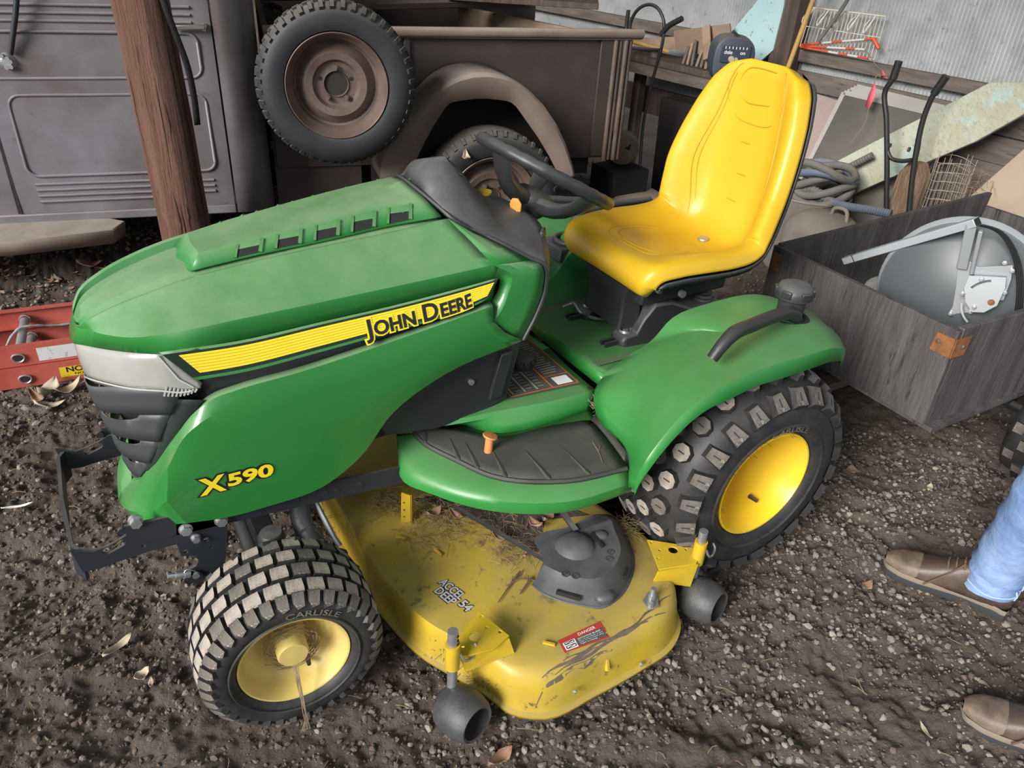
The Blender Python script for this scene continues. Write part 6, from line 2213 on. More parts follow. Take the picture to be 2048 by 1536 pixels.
# satellite dish lying in the trailer, seen from behind
DS = thing('satellite_dish', (2.45, -.30, .36), 'grey satellite dish lying face down in the plywood trailer', 'satellite dish')
dC = Vector((2.2403,-0.4041,0.6050))
tocam = Vector((CAM_LOC[0] - dC.x, CAM_LOC[1] - dC.y, 0)).normalized()
dn = (tocam + Vector((.05, .05, .06))).normalized()
du = dn.cross(Vector((0, 0, 1))).normalized() * -1
dv = dn.cross(du)
if dv.z < 0:
    dv = -dv
RX, RY = .238, .238
def dp(u, v, h):
    return dC + du * u * RX + dv * v * RY + dn * h
f = MB()
G = []
for r in np.linspace(0.0, 1, 14):
    G.append([dp(r * math.cos(a), r * math.sin(a), .072 * (1 - r * r)) for a in np.linspace(0, 2 * math.pi, 65)[:-1]])
f.grid(G, cv=True)
f.build('reflector', 'dish', DS, smooth=80)
f = MB()
G = [[dp(r * math.cos(a), r * math.sin(a), h) for a in np.linspace(0, 2 * math.pi, 65)[:-1]] for r, h in ((.985, .003), (1.0, -.006), (1.045, -.026), (1.05, -.032), (1.0, -.020))]
f.grid(G, cv=True)
f.build('reflector_rim', 'dish_rim', DS, smooth=60)
# mount: box bracket with slotted plates
def dw(u, v, h):
    """metres in the dish plane"""
    return dC + du * u + dv * v + dn * h
f = MB()
bp = [(-.050, .060), (-.040, .075), (.010, .055), (.095, .085), (.105, .04), (.108, -.025), (.085, -.035), (.045, -.085), (.0, -.105), (-.012, -.118), (-.022, -.110), (-.018, -.085), (-.030, -.02)]
PO = (.020, .068)
f.plate(bp, dw(PO[0], PO[1], .070), du, dv, .005)
mt = f.build('mount_plate', 'galv', DS, bevel=.001)
arc = lambda cx, cy, r, a0, a1, w: [(cx + (r + w) * math.cos(R(a)), cy + (r + w) * math.sin(R(a))) for a in np.linspace(a0, a1, 9)] + [(cx + (r - w) * math.cos(R(a)), cy + (r - w) * math.sin(R(a))) for a in np.linspace(a1, a0, 9)]
sect = [(-.045, .040), (.050, .060), (.058, .03), (.056, -.028), (.030, -.058), (.0, -.066), (-.028, -.042), (-.046, .0)]
f = MB()
f.plate(sect, dw(PO[0] + .040, PO[1] - .010, .100), du, (dv - dn * .10).normalized(), .005, [arc(.040, -.034, .078, 108, 150, .0035), arc(.040, -.034, .078, 190, 238, .003)])
f.build('slotted_plate', 'galv', mt)
f = MB()
f.grid([[dw(PO[0] + .040 + a, PO[1] - .010 + b, .072) for a, b in sect], [dw(PO[0] + .040 + a, PO[1] - .010 + b - .01 * (b / .06), .101 - .1 * b) for a, b in sect]], cv=True)
f.build('mount_web', 'galv', mt, solid=.002)
for u, v, h in ((-.044, .062, .075), (.030, .030, .104), (-.004, -.026, .106), (.040, -.058, .108), (.098, .070, .075), (.102, .0, .075), (-.016, -.108, .075), (.035, -.085, .075), (.072, .088, .075)):
    f = MB()
    p = dw(PO[0] + u, PO[1] + v, h)
    f.cyl(p, p + dn * .008, .0075, 6)
    f.cyl(p + dn * .006, p + dn * .017, .0038, 8)
    f.build('bolt', 'zinc', mt)
f = MB()
p = dw(PO[0] + .078, PO[1] - .032, .108)
f.lathe([(.0001, .003), (.009, .003), (.010, 0)], p, dn, 14)
f.build('rust_spot', 'rust_orange', mt)
# arm
e0, e1, e2 = dw(-.012, .110, .080), dw(-.030, .255, .105), Vector((2.1747,-0.0136,0.5850))
f = MB()
f.bar(e0, e1, .030, .024, dn)
f.bar(e0 + du * .030 - dv * .01, e1 + du * .030 - dv * .015, .012, .020, dn)
f.build('arm_root', 'galv', DS, bevel=.003)
f = MB()
f.bar(e1 + (e1 - e2).normalized() * .018, e2, .026, .030, dn)
arm = f.build('feed_arm', 'dish_rim', DS, bevel=.003)
f = MB()
ed = (e2 - e1).normalized()
f.bar(e2 - ed * .05, e2 - ed * .047, .0285, .0325, dn)
f.build('arm_joint', 'steel_black', arm)
f = MB()
f.bar(e1 + (e1 - e2).normalized() * .0185, e1 + (e1 - e2).normalized() * .0170, .022, .026, dn)
f.build('arm_bore', 'dark', arm)
for k in range(3):
    f = MB()
    o_ = .006 * (k - 1)
    pts = spline([e1 + dn * .004, dw(.045 + o_, .245, .09), dw(.115 + o_, .175, .068), dw(.165 + o_, .06, .052), dw(.185 + o_, -.05, .042), dw(.178 + o_, -.17, .03)], 30)
    f.tube(pts, .0042, 6)
    f.build('cable', 'cable', DS)

# ================================================================== things along the right-hand wall
def wtube(nm, pts, r, m, n=10, parent=None, sm=60, k=24):
    f = MB()
    f.tube(spline([wp(*p) for p in pts], k) if len(pts) > 2 else [wp(*p) for p in pts], r, n)
    return f.build(nm, m, parent, smooth=sm)
def on_ground(p0, p1):
    """extend the line p1 -> p0 to the floor"""
    t = (p0[2] - .0) / (p0[2] - p1[2])
    return tuple(p0[i] + (p1[i] - p0[i]) * t for i in range(3))
f = MB()
f.box(wp(.615, .10, 2.0), (.125, .13, 4.02), WD, WN)
tag(f.build('wooden_post', 'wood_dark', bevel=.008), 'dark square timber post against the tin wall', 'post')
a, b = (0.4537,0.2000,1.2626), (0.4998,0.2200,0.9215)
top = tuple(a[i] + (a[i] - b[i]) * .8 for i in range(3))
f = MB()
g_ = on_ground(b, a)
f.tube([wp(*top), wp(*b), wp(b[0] + (b[0] - a[0]) * 2.2, .30, .01)], .0135, 10)
tag(f.build('rusty_pipe', 'yellow_pipe', smooth=60), 'thin rusty pipe leaning beside the dark timber post', 'pipe')
# teal panel
tp_ = [(0.9703,0.1600,1.0148), (0.8120,0.1600,1.2233), (0.7126,0.1600,1.3811), (0.6691,0.1600,1.3848), (0.6387,0.1600,1.2172), (0.6479,0.1600,0.9861), (0.7198,0.1600,0.9111), (0.7625,0.1600,0.7774), (0.8386,0.1600,0.7637)]
f = MB()
f.plate([(p[0], p[2]) for p in tp_], wp(0, .175, 0), WD, (0, 0, 1), .012)
tag(f.build('painted_panel', 'teal'), 'pale teal flaking painted panel leaning behind the engine', 'panel')

# wire rack with hooks
RK = thing('wire_rack', wp(.30, .075, 1.1), 'cream wire rack with five hooks hanging on the tin wall', 'rack')
c0, c1, c2, c3 = (0.5270,0.0750,1.2153), (0.0978,0.0750,1.2225), (0.1005,0.0700,1.0143), (0.5498,0.0700,1.0168)
def rk(u, v, o=0):
    p = lerp(lerp(c0, c1, u), lerp(c3, c2, u), v)
    return (p[0], p[1] + o, p[2])
for v in (0, .48, 1.0):
    wtube('crossbar', [rk(0, v), rk(1, v)], .0045 if v in (0, 1.0) else .0026, 'wire', 8, RK)
for k in range(22):
    wtube('wire', [rk(k / 21, .0), rk(k / 21, 1.0)], .0026, 'wire', 5, RK)
for k in range(5):
    u = .03 + k * .21
    wtube('hook', [rk(u, .02), rk(u, .10, .012), rk(u - .02, .30, .035), rk(u - .05, .42, .03), rk(u - .07, .30, .028), rk(u - .03, .10, .02)], .0042, 'wire', 6, RK, k=16)
# marker rods
for k, (q, lb) in enumerate((((0.1057,0.1000,1.1190), 'uppermost orange and white rod stuck in the wire rack'), ((0.1489,0.1000,1.0599), 'middle orange and white rod stuck in the wire rack'), ((0.1194,0.1000,1.0205), 'lowest orange and white rod stuck in the wire rack'))):
    p0 = (0.5256,0.1000,1.0245)
    p0 = (p0[0], p0[1], p0[2] - .006 * k + .004)
    t = thing('marker_rod', wp(*lerp(p0, q, .5)), lb, 'rod', 'orange and white rods in the wire rack')
    nb = 7
    for j in range(nb):
        wtube('rod_band', [lerp(p0, q, j / nb), lerp(p0, q, (j + 1) / nb)], .0058, 'red_rod' if j in ((0, 1, 3, 6), (0, 1, 2, 5), (0, 1, 2, 4, 6))[k] else 'white_rod', 8, t)
    if k == 0:
        wtube('rod_handle', [lerp(p0, q, .97), (q[0] - .03, q[1], q[2] - .045)], .010, 'red_rod', 8, t)
# grey handle leaning above the rack
tag(wtube('tool_handle', [(0.2659,0.1400,1.3734), (0.3044,0.1350,1.2586), (0.4078,0.1300,1.0657)], .010, 'hose'), 'dull grey round tool handle hanging across the wire rack', 'handle')
# cord with pink flag
FG = thing('flag_ribbon', wp(*(-0.0096,0.2000,0.8460)), 'pink flagging ribbon hanging on a thin cord below the rack', 'ribbon')
wtube('cord', [(0.1496,0.1000,1.0622), (0.0463,0.1400,1.0030), (-0.0500,0.1800,0.9688), (-0.0069,0.2000,0.9677), (-0.0065,0.2000,0.8824), (-0.0153,0.2100,0.8107), (-0.0215,0.2200,0.7373), (0.0169,0.2400,0.6198)], .0022, 'wire_rust', 5, FG, k=40)
f = MB()
f.grid([[wp(*(0.0004,0.2000,0.9301)), wp(*(-0.0148,0.2100,0.9263))], [wp(*(0.0110,0.2000,0.8668)), wp(*(-0.0331,0.2150,0.8691))], [wp(*(0.0100,0.2050,0.8101)), wp(*(-0.0175,0.2100,0.8036))]])
f.build('ribbon', 'pink', FG, solid=.001)
f = MB()
f.grid([[wp(*(-0.0041,0.1700,0.9843)), wp(*(-0.0202,0.1800,0.9853))], [wp(*(-0.0136,0.1700,0.9546)), wp(*(-0.0569,0.1800,0.9556))]])
f.build('ribbon', 'pink', FG, solid=.001)

# window screens leaning on the wall
def lean_quad(P, z_floor=None):
    return [wp(*p) for p in P]
for k in range(3):
    o_ = .30 - k * .035
    A = wp(.20 - k * .012, o_ - .20, .835 + k * .015)
    B = wp(-.36 - k * .012, o_ - .20, .825 + k * .012)
    Cc = wp(-.30 - k * .012, o_ + .02, .012)
    Dd = wp(.30 - k * .012, o_ + .02, .012)
    t = thing('window_screen', (Dd + Cc) / 2, ('frontmost dusty grey window screen leaning against the plank wall', 'middle window screen of three leaning against the plank wall', 'rearmost window screen leaning against the plank wall')[k], 'window screen', 'window screens against the plank wall')
    nrm = (B - A).cross(Dd - A).normalized()
    for p, q in ((A, B), (B, Cc), (Cc, Dd), (Dd, A)):
        f = MB()
        f.bar(p, q, .024, .014, nrm)
        f.build('screen_frame', 'screen_frame', t)
    f = MB()
    f.add([A, B, Cc, Dd], [(0, 1, 2, 3)])
    f.build('screen_mesh', 'screen', t, solid=.003)
f = MB()
A, B = wp(.36, .10, .80), wp(.20, .10, .79)
f.hexa([A, B, wp(.24, .26, .01), wp(.42, .26, .01)], [p + (wp(0, .012, 0) - wp(0, 0, 0)) for p in (A, B, wp(.24, .26, .01), wp(.42, .26, .01))])
tag(f.build('pinkish_board', 'pink_board'), 'pinkish board leaning left of the window screens', 'board')
# peeling plank
pk = [(0.0625,0.4000,0.5053), (-0.0544,0.4000,0.6054), (-0.5749,0.3600,1.0469), (-0.7253,0.3400,1.0721), (-0.7753,0.3400,0.9609), (-0.6158,0.3700,0.7962), (-0.2823,0.4100,0.5331), (-0.1266,0.4200,0.4080)]
f = MB()
f.plate([(p[0], p[2]) for p in pk], wp(0, .40, 0), WD, (Vector((0, 0, 1)) + WN * .12).normalized(), .035)
pko = f.build('peeling_plank', 'peel', bevel=.003)
tag(pko, 'broad plank with peeling pale green paint leaning on the wall', 'plank')
# tiller handlebar
HB = thing('handlebar', wp(-.40, .52, 0), 'two bent black tube handles standing up behind the trailer', 'handlebar')
l1 = [(-0.2423,0.5000,1.0903), (-0.2387,0.5000,1.0112), (-0.2184,0.5000,0.9585), (-0.2647,0.5000,0.8310), (-0.3312,0.5000,0.6335), (-0.3913,0.5000,0.4396), (-0.4786,0.5000,0.1946)]
l2 = [(-0.4729,0.5000,1.0647), (-0.4441,0.5000,0.9831), (-0.4327,0.5000,0.8934), (-0.4461,0.5000,0.7332), (-0.4899,0.5000,0.5062), (-0.5632,0.5000,0.2249)]
wtube('handle_tube', l1, .0125, 'pipe_black', 10, HB, k=40)
wtube('handle_tube', l2, .0125, 'pipe_black', 10, HB, k=40)
wtube('grip', [l1[0], l1[1]], .0175, 'pipe_black', 12, HB)
wtube('grip', [l2[0], l2[1]], .0185, 'pipe_black', 12, HB)
wtube('crossbar', [(-0.3134,0.5000,0.6964), (-0.3400,0.5000,0.6694), (-0.3935,0.5000,0.6685), (-0.4402,0.5000,0.6850)], .010, 'pipe_black', 8, HB)
wtube('control_cable', [(-0.4602,0.4900,1.0024), (-0.4320,0.4850,0.9425), (-0.4306,0.4850,0.8422), (-0.4508,0.4850,0.7324), (-0.4546,0.4850,0.6630)], .0045, 'cable', 6, HB)
for q in ((-0.3103,0.4850,0.7199), (-0.4047,0.4850,0.7236)):
    f = MB()
    f.lathe([(.004, -.004), (.011, -.004), (.011, .004), (.004, .004)], wp(*q), WD, 14, close=True)
    f.build('wing_nut', 'rust', HB)

# hoses, tub, jug
f = MB()
tb_ = wp(.0, .545, 0)
f.lathe([(.0001, 0), (.15, 0), (.165, .02), (.20, .40), (.21, .41), (.205, .415), (.19, .40)], tb_, (0, 0, 1), 30)
tag(f.build('plastic_tub', 'jug', smooth=40), 'dusty tan plastic tub under the coiled hoses', 'tub')
HS = thing('coiled_hose', tb_ + Vector((0, 0, .42)), 'heap of thick dusty grey hose coiled behind the seat', 'hose')
rs = random.Random(3)
for k in range(6):
    c_ = wp(.0 - .02 * (k % 3), .535 + .015 * (k % 2), .43 + .022 * k)
    f = MB()
    rr = .145 + .02 * ((k * 5) % 3)
    pts = []
    for j in range(40):
        a = 2 * math.pi * j / 40
        pts.append(c_ + WD * (rr * math.cos(a)) - WN * (rr * .8 * math.sin(a)) + Vector((0, 0, .030 * math.sin(a * 2 + k) + .05 * math.cos(a + k * .8) * (.4 + .2 * (k % 2)))))
    f.tube(pts, .0195, 9, closed=True)
    f.build('hose_loop', 'hose' if k not in (4,) else 'hose_blue', HS, smooth=60)
def ribbed(nm, pts, r, m, n=90):
    f = MB()
    c = spline([wp(*p) for p in pts], n)
    f.tube(c, [r * (1 if j % 3 else .84) for j in range(n)], 12)
    return f.build(nm, m, smooth=30)
tag(ribbed('ribbed_hose', [(0.0083,0.4000,0.4742), (-0.0525,0.4000,0.5167), (-0.1883,0.3800,0.6306)], .017, 'hose', 60), 'short end of black ribbed hose poking out of the coil', 'hose')
tag(ribbed('ribbed_hose', [(0.0192,0.6000,0.3877), (-0.1015,0.6200,0.4234), (-0.2423,0.6200,0.4235), (-0.3710,0.6200,0.4420), (-0.4709,0.6100,0.4508)], .021, 'hose_blue', 120), 'blue-grey ribbed hose lying in front of the coil', 'hose')
tag(ribbed('smooth_hose', [(0.0370,0.6200,0.4125), (-0.0191,0.6300,0.4484), (-0.1013,0.6300,0.4457), (-0.1656,0.6200,0.4188)], .024, 'hose', 40), 'fat grey hose elbow above the plastic jug', 'hose')
JG = thing('plastic_jug', wp(-.02, .66, 0), 'dusty beige plastic jug with a loop handle behind the trailer', 'jug')
f = MB()
jc = Vector((3.0411,0.7490,0.3300))
jc.z = 0
rr_ = [(.13, 0), (.14, .02), (.142, .30), (.130, .345), (.09, .385), (.04, .40), (.0001, .402)]
G = []
for r, h in rr_:
    G.append([jc + WD * (1.25 * r * math.copysign(abs(math.cos(a)) ** .6, math.cos(a))) + WN * (r * math.copysign(abs(math.sin(a)) ** .6, math.sin(a))) + Vector((0, 0, h)) for a in np.linspace(0, 2 * math.pi, 33)[:-1]])
f.grid(G, cv=True)
f.build('jug_body', 'jug', JG, smooth=50)
f = MB()
f.tube(spline([jc + WD * -.02 + Vector((0, 0, .385)), jc + WD * -.03 + Vector((0, 0, .43)), jc + WD * -.09 + Vector((0, 0, .435)), jc + WD * -.11 + Vector((0, 0, .37))], 16), .010, 8)
f.build('jug_handle', 'jug', JG, smooth=60)
# log and wire mesh
f = MB()
lc = Vector((3.3639,0.5676,0.5500))
G = []
for i, z in enumerate(np.linspace(0, .665, 12)):
    row = []
    for k in range(18):
        a = 2 * math.pi * k / 18
        r = (.062 + .008 * math.sin(3 * a + i * .3) + .006 * math.sin(7 * a)) * (1 if i < 11 else .55) * (1.15 - .2 * z)
        row.append(Vector((lc.x + r * math.cos(a), lc.y + r * math.sin(a), z)))
    G.append(row)
f.grid(G, cv=True)
f.add(G[-1], [tuple(range(18))])
tag(f.build('log', 'log', smooth=50), 'pale split log standing between the handles and the wire roll', 'log')
MR = thing('wire_mesh_roll', (lc.x + .12, lc.y - .11, 0), 'roll of square wire mesh standing beside the log', 'wire mesh')
mc = Vector((lc.x + .125, lc.y - .105, 0))
for k in range(16):
    f = MB()
    z = .04 + k * .043
    f.tube([mc + Vector((math.cos(a) * .085, math.sin(a) * .085, z + .01 * math.sin(a * 2))) for a in np.linspace(0, 2 * math.pi, 25)[:-1]], .0016, 4, closed=True)
    f.build('ring_wire', 'mesh_wire', MR)
for k in range(22):
    a = 2 * math.pi * k / 22
    f = MB()
    f.tube([mc + Vector((math.cos(a) * .085, math.sin(a) * .085, .0)), mc + Vector((math.cos(a) * .085, math.sin(a) * .085, .71 - .03 * (k % 3)))], .0016, 4)
    f.build('upright_wire', 'mesh_wire', MR)
f = MB()
rs = random.Random(9)
for k in range(170):
    p = mc + Vector((rs.uniform(.02, .16), rs.uniform(-.16, .02), rs.uniform(.45, .66)))
    q = p + Vector((rs.uniform(-.05, .05), rs.uniform(-.05, .05), rs.uniform(-.04, .04)))
    f.tube([p, (p + q) / 2 + Vector((0, 0, rs.uniform(-.01, .01))), q], .0008, 3, caps=False)
    if k % 9 == 0:
        f.tube([(p.x, p.y, .0), p], .0012, 3, caps=False)
fo_ = f.build('rusty_wire_tangle', 'wire_rust', smooth=None, fix=False)
tag(fo_, 'tangle of fine rusty wire right of the wire mesh roll', 'wire', kind='stuff')
# plywood sheet
f = MB()
py = [(-0.6454,0.3000,0.5179), (-0.8116,0.3000,0.8224), (-0.9003,0.3000,0.9763), (-1.1218,0.3000,0.6126), (-0.9478,0.3000,0.4605), (-0.8482,0.3000,0.3536), (-0.7959,0.3000,0.2639)]
f.plate([(p[0], p[2]) for p in py], wp(0, .30, 0), WD, (Vector((0, 0, 1)) + WN * .10).normalized(), .014)
tag(f.build('plywood_sheet', 'plywood', bevel=.001), 'clean tan plywood sheet leaning at the right edge behind the trailer', 'plywood')
f = MB()
f.box(wp(-.98, .30, .20), (.40, .05, .40), WD, WN)
tag(f.build('wood_block', 'wood_pale', bevel=.003), 'brown board propping the plywood sheet up from the floor', 'board')

# workbench in the far corner with its clutter
WBN = thing('workbench', wp(1.32, .42, 0), 'dark wooden workbench under the tin wall beyond the truck', 'workbench')
f = MB()
f.box(wp(1.20, .235, .815), (.98, .25, .045), WD, WN)
f.build('bench_top', 'wood_dark', WBN, bevel=.003)
for s in (.76, 1.64):
    for o_ in (.14, .32):
        f = MB()
        f.box(wp(s, o_, .395), (.06, .06, .80), WD, WN)
        f.build('bench_leg', 'wood_dark', WBN)
f = MB()
f.box(wp(1.20, .345, .77), (.96, .03, .07), WD, WN)
f.build('bench_apron', 'wood_grey', WBN)
BZ = .8375
f = MB()
q = [(1.3143,0.2600,1.0001), (0.9119,0.2600,1.0932), (0.8784,0.2600,0.9999), (0.9350,0.2600,0.9049), (1.2726,0.2600,0.8982)]
f.plate([(p[0], p[2]) for p in q], wp(0, .26, 0), WD, (0, 0, 1), .012)
cbx = f.build('cardboard_piece', 'cardboard')
tag(cbx, 'torn brown cardboard piece standing above the workbench', 'cardboard')
board('offcut', 'narrow pale wood offcut leaning on the cardboard', wp(*(1.0555,0.2850,1.0625)), wp(*(0.9697,0.3300,0.8982)), .012, .055, 'wood_pale', WD, cat='offcut')
for k in range(7):
    s0 = 1.17 - k * .035
    board('offcut', ('first', 'second', 'third', 'fourth', 'fifth', 'sixth', 'seventh')[k] + ' small upright wooden stick on the workbench counting from the left', wp(s0, .30, BZ), wp(s0 - .01 + .012 * (k % 3), .28, BZ + .10 + .02 * (k % 3)), .012, .018, 'wood_pale' if k % 2 else 'wood_grey', WD, cat='offcut', group='small sticks on the workbench')
f = MB()
f.lathe([(.0001, 0), (.03, 0), (.03, .022), (.022, .03), (.0001, .03)], wp(1.42, .28, BZ), (0, 0, 1), 16)
tag(f.build('tin_can', 'rust', smooth=40), 'low rusty tin can on the workbench', 'can')
tag(wtube('yellow_pipe', [(1.5336,0.4600,0.9335), (1.3050,0.2850,0.8861)], .013, 'yellow_pipe', 12), 'yellowed pipe poking out past the truck tailgate', 'pipe')
board('beam', 'pale plank lying on the workbench behind the cardboard', wp(1.62, .26, BZ + .045), wp(.98, .22, BZ + .15), .03, .07, 'wood_pale', cat='plank')

# engine with control panel in front of the teal panel
EN = thing('portable_engine', wp(.60, .62, 0), 'dusty blue-black engine unit with two knobs behind the seat', 'engine')
ec = wp(*(0.5940,0.6200,0.9746))
eu = (WD * -.75 - WN * .66).normalized()          # panel points to the left of the wall
ex = Vector((0, 0, 1)).cross(eu).normalized()
def ep(a, b, c):
    return ec + ex * a + eu * b + Vector((0, 0, c))
f = MB()
G = []
for b_, sc in ((.075, .92), (.07, 1.0), (-.02, 1.04), (-.11, .98), (-.15, .80)):
    row = []
    for k in range(28):
        a = 2 * math.pi * k / 28
        x = .105 * sc * math.copysign(abs(math.cos(a)) ** .7, math.cos(a))
        z = .115 * sc * math.copysign(abs(math.sin(a)) ** .7, math.sin(a))
        row.append(ep(x, b_, z))
    G.append(row)
f.grid(G, cv=True)
f.add(G[0], [tuple(range(28))])
f.add(G[-1], [tuple(range(27, -1, -1))])
f.build('engine_cowl', 'engine', EN, smooth=40)
f = MB()
f.box(ep(0, .080, .035), (.15, .012, .085), ex, eu)
pn = f.build('control_panel', 'engine_panel', EN, bevel=.003)
f = MB()
f.box(ep(0, .080, -.065), (.15, .014, .075), ex, eu)
f.build('lower_panel', 'engine_panel', EN, bevel=.003)
f = MB()
for k in range(7):
    f.box(ep(-.055 + k * .018, .0868, .066), (.004, .001, .012), ex, eu)
letter(f, 'choke', .026, lambda u, v: ep(-.060 + u, .0868, .036 + v), 0, .0004, fit=.042)
letter(f, 'on', .024, lambda u, v: ep(.022 + u, .0868, .036 + v), 0, .0004, fit=.026)
f.build('panel_print', 'white', pn, smooth=None, fix=False)
for a, c, r in ((-.018, .012, .016), (.006, .012, .010), (-.015, -.062, .019)):
    f = MB()
    f.lathe([(r, 0), (r, .012), (r * .8, .016), (.0001, .016)], ep(a, .085, c), eu, 18)
    f.build('knob', 'knob', EN, smooth=40)
f = MB()
f.box(ep(-.005, .04, .125), (.028, .05, .016), (ex * .8 + Vector((0, 0, -.6))).normalized(), eu)
f.build('cowl_latch', 'black', EN)
f = MB()
f.lathe([(.06, .0), (.058, .006), (.045, .008), (.0001, .008)], ep(.104, -.03, .0), ex, 24)
f.build('side_cover', 'wire', EN)
f = MB()
f.tube([ep(0, -.03, -.11), ep(0, -.03, -.5), Vector((ec.x, ec.y, .01)) + eu * -.03], .035, 10)
f.box(Vector((ec.x, ec.y, .02)), (.22, .26, .04), ex, eu)
f.build('engine_stand', 'steel_black', EN)

# bent black tube frame (old push mower) between truck and bench
PM = thing('push_mower', wp(1.75, .95, 0), 'old push mower with arched black tube handle behind the truck bed', 'lawn mower')
hpx = lambda *q: [p for p in q]
wtube('handle_tube', [(1.1740,0.8000,1.0382), (1.1693,0.8000,1.0976), (1.1338,0.8000,1.1521), (1.0591,0.8000,1.1877), (0.9921,0.8000,1.1782), (0.9388,0.8000,1.1262), (0.9246,0.8000,1.0740), (0.9268,0.8000,0.9789), (0.9391,0.8000,0.9132), (0.9587,0.8000,0.8056), (0.9799,0.8000,0.6394)], .009, 'pipe_black', 8, PM, k=50)
wtube('handle_tube', [(1.2008,0.8000,1.1443), (1.2019,0.8000,1.0423), (1.1790,0.8200,0.8894), (1.1467,0.8400,0.6791)], .011, 'pipe_black', 8, PM)
wtube('handle_grip', [(0.9416,0.8000,1.0519), (0.9043,0.8000,1.0963), (0.8148,0.8000,1.1487)], .015, 'pipe_black', 10, PM)
wtube('handle_brace', [(1.1784,0.8000,0.9544), (1.0608,0.8000,0.9640), (0.9268,0.8000,0.9789)], .009, 'pipe_black', 8, PM)
wtube('lower_tube', [(0.9799,0.8000,0.6394), (0.9797,0.8000,0.5361), (0.9633,0.8000,0.3436)], .009, 'pipe_black', 8, PM)
# tiller engine with tan shroud, low behind the truck
TL = thing('tiller_engine', (2.75, 1.35, 0), 'dusty tan recoil-start engine sitting low behind the truck bed', 'engine')
tc_ = Vector((2.7500,2.0400,0.4045))
tl_d = Vector((CAM_LOC[0] - tc_.x, CAM_LOC[1] - tc_.y, .35)).normalized()
tx = Vector((0, 0, 1)).cross(tl_d).normalized()
tyv = tl_d.cross(tx)
f = MB()
f.lathe([(.095, -.10), (.095, .0), (.088, .018), (.065, .030), (.0001, .032)], tc_, tl_d, 28)
sh_ = f.build('recoil_shroud', 'engine_tan', TL, smooth=40)
for sg in (-1, 1):
    f = MB()
    f.add([tc_ + tx * (sg * .012) + tyv * .012 + tl_d * .034, tc_ + tx * (sg * .050) + tyv * .040 + tl_d * .030, tc_ + tx * (sg * .042) + tyv * .0 + tl_d * .032], [(0, 1, 2)])
    f.build('shroud_vent', 'dark', sh_, fix=False)
f = MB()
f.box(tc_ + tx * -.08 + Vector((0, 0, -.02)) - tl_d * .03, (.09, .08, .06), tx, tl_d)
f.build('air_filter', 'engine_tan', TL, bevel=.015)
f = MB()
bz = tc_.z - .10
f.box((tc_.x, tc_.y, bz / 2 + .02), (.26, .24, bz - .04))
f.box((tc_.x + .02, tc_.y - .05, .05), (.46, .36, .09))
f.build('engine_body', 'dark', TL, bevel=.01)
f = MB()
f.lathe([(.0001, .085), (.16, .08), (.22, .05), (.235, .0)], (tc_.x + .05, tc_.y - .08, .085), (0, 0, 1), 28)
f.build('mower_deck_housing', 'engine_tan', TL, smooth=50)
# dark box added under the bench to keep the sunlit space there dark
f = MB()
f.hexa([wp(.80, .17, 0), wp(1.28, .17, 0), wp(1.28, .30, 0), wp(.80, .30, 0)], [wp(.78, .16, .62), wp(1.30, .16, .62), wp(1.30, .31, .62), wp(.78, .31, .62)])
tag(f.build('dark_filler_box', 'truck_dark', bevel=.01), 'dark box added to darken the space under the workbench', 'filler box')
f = MB()
f.plate([(-.02, 0), (.02, 0), (.024, .22), (.010, .30), (-.010, .30), (-.024, .22)], wp(*(0.9901,0.9800,0.6362)), (WD * -.6 - WN * .7).normalized(), (0.02, 0.02, 1), .016)
f.bar(wp(*(0.9826,0.9800,0.6377)) + Vector((0, 0, .28)), wp(*(0.9826,0.9800,0.6377)) + Vector((0, 0, .42)), .006, .006)
tag(f.build('hanging_paddle', 'hose_blue', bevel=.006), 'blue-grey flat handle hanging behind the truck bed corner', 'paddle')
# strip of lawn and leaf litter outside the gap
f = MB()
rs = random.Random(12)
for k in range(900):
    s = rs.uniform(.9, 2.2)
    o_ = -rs.uniform(.9, 2.4)
    p = wp(s, o_, 0)
    f.tube([p, p + Vector((rs.uniform(-.05, .05), rs.uniform(-.05, .05), rs.uniform(.04, .12)))], .004, 3, caps=False)
tag(f.build('lawn', 'grass', smooth=None, fix=False), 'bright green grass seen through the gap under the wall', 'grass', kind='stuff')


# ================================================================== the person at the right edge
PS = thing('person', (1.62, -1.22, 0), 'person in blue jeans and worn brown leather boots standing at right', 'person')
def ring(c, u, v, rx, ry, n=20, sq=1.0):
    return [Vector(c) + Vector(u) * (rx * math.copysign(abs(math.cos(a)) ** sq, math.cos(a))) + Vector(v) * (ry * math.copysign(abs(math.sin(a)) ** sq, math.sin(a))) for a in np.linspace(0, 2 * math.pi, n + 1)[:-1]]
def skin_tube(keys, n=20, per=5):
    """keys: centre, radius x, radius y -> smooth loft"""
    C = keyed([k[0] for k in keys], per)
    Rr = keyed([(k[1], k[2], i * .1) for i, k in enumerate(keys)], per)
    G = []
    for i, c in enumerate(C):
        a, b = Vector(C[max(0, i - 1)]), Vector(C[min(len(C) - 1, i + 1)])
        d = (b - a).normalized()
        u = Vector((1, 0, 0)) - d * d.x
        u.normalize()
        v = d.cross(u)
        G.append(ring(c, u, v, Rr[i][0], Rr[i][1], n))
    return G
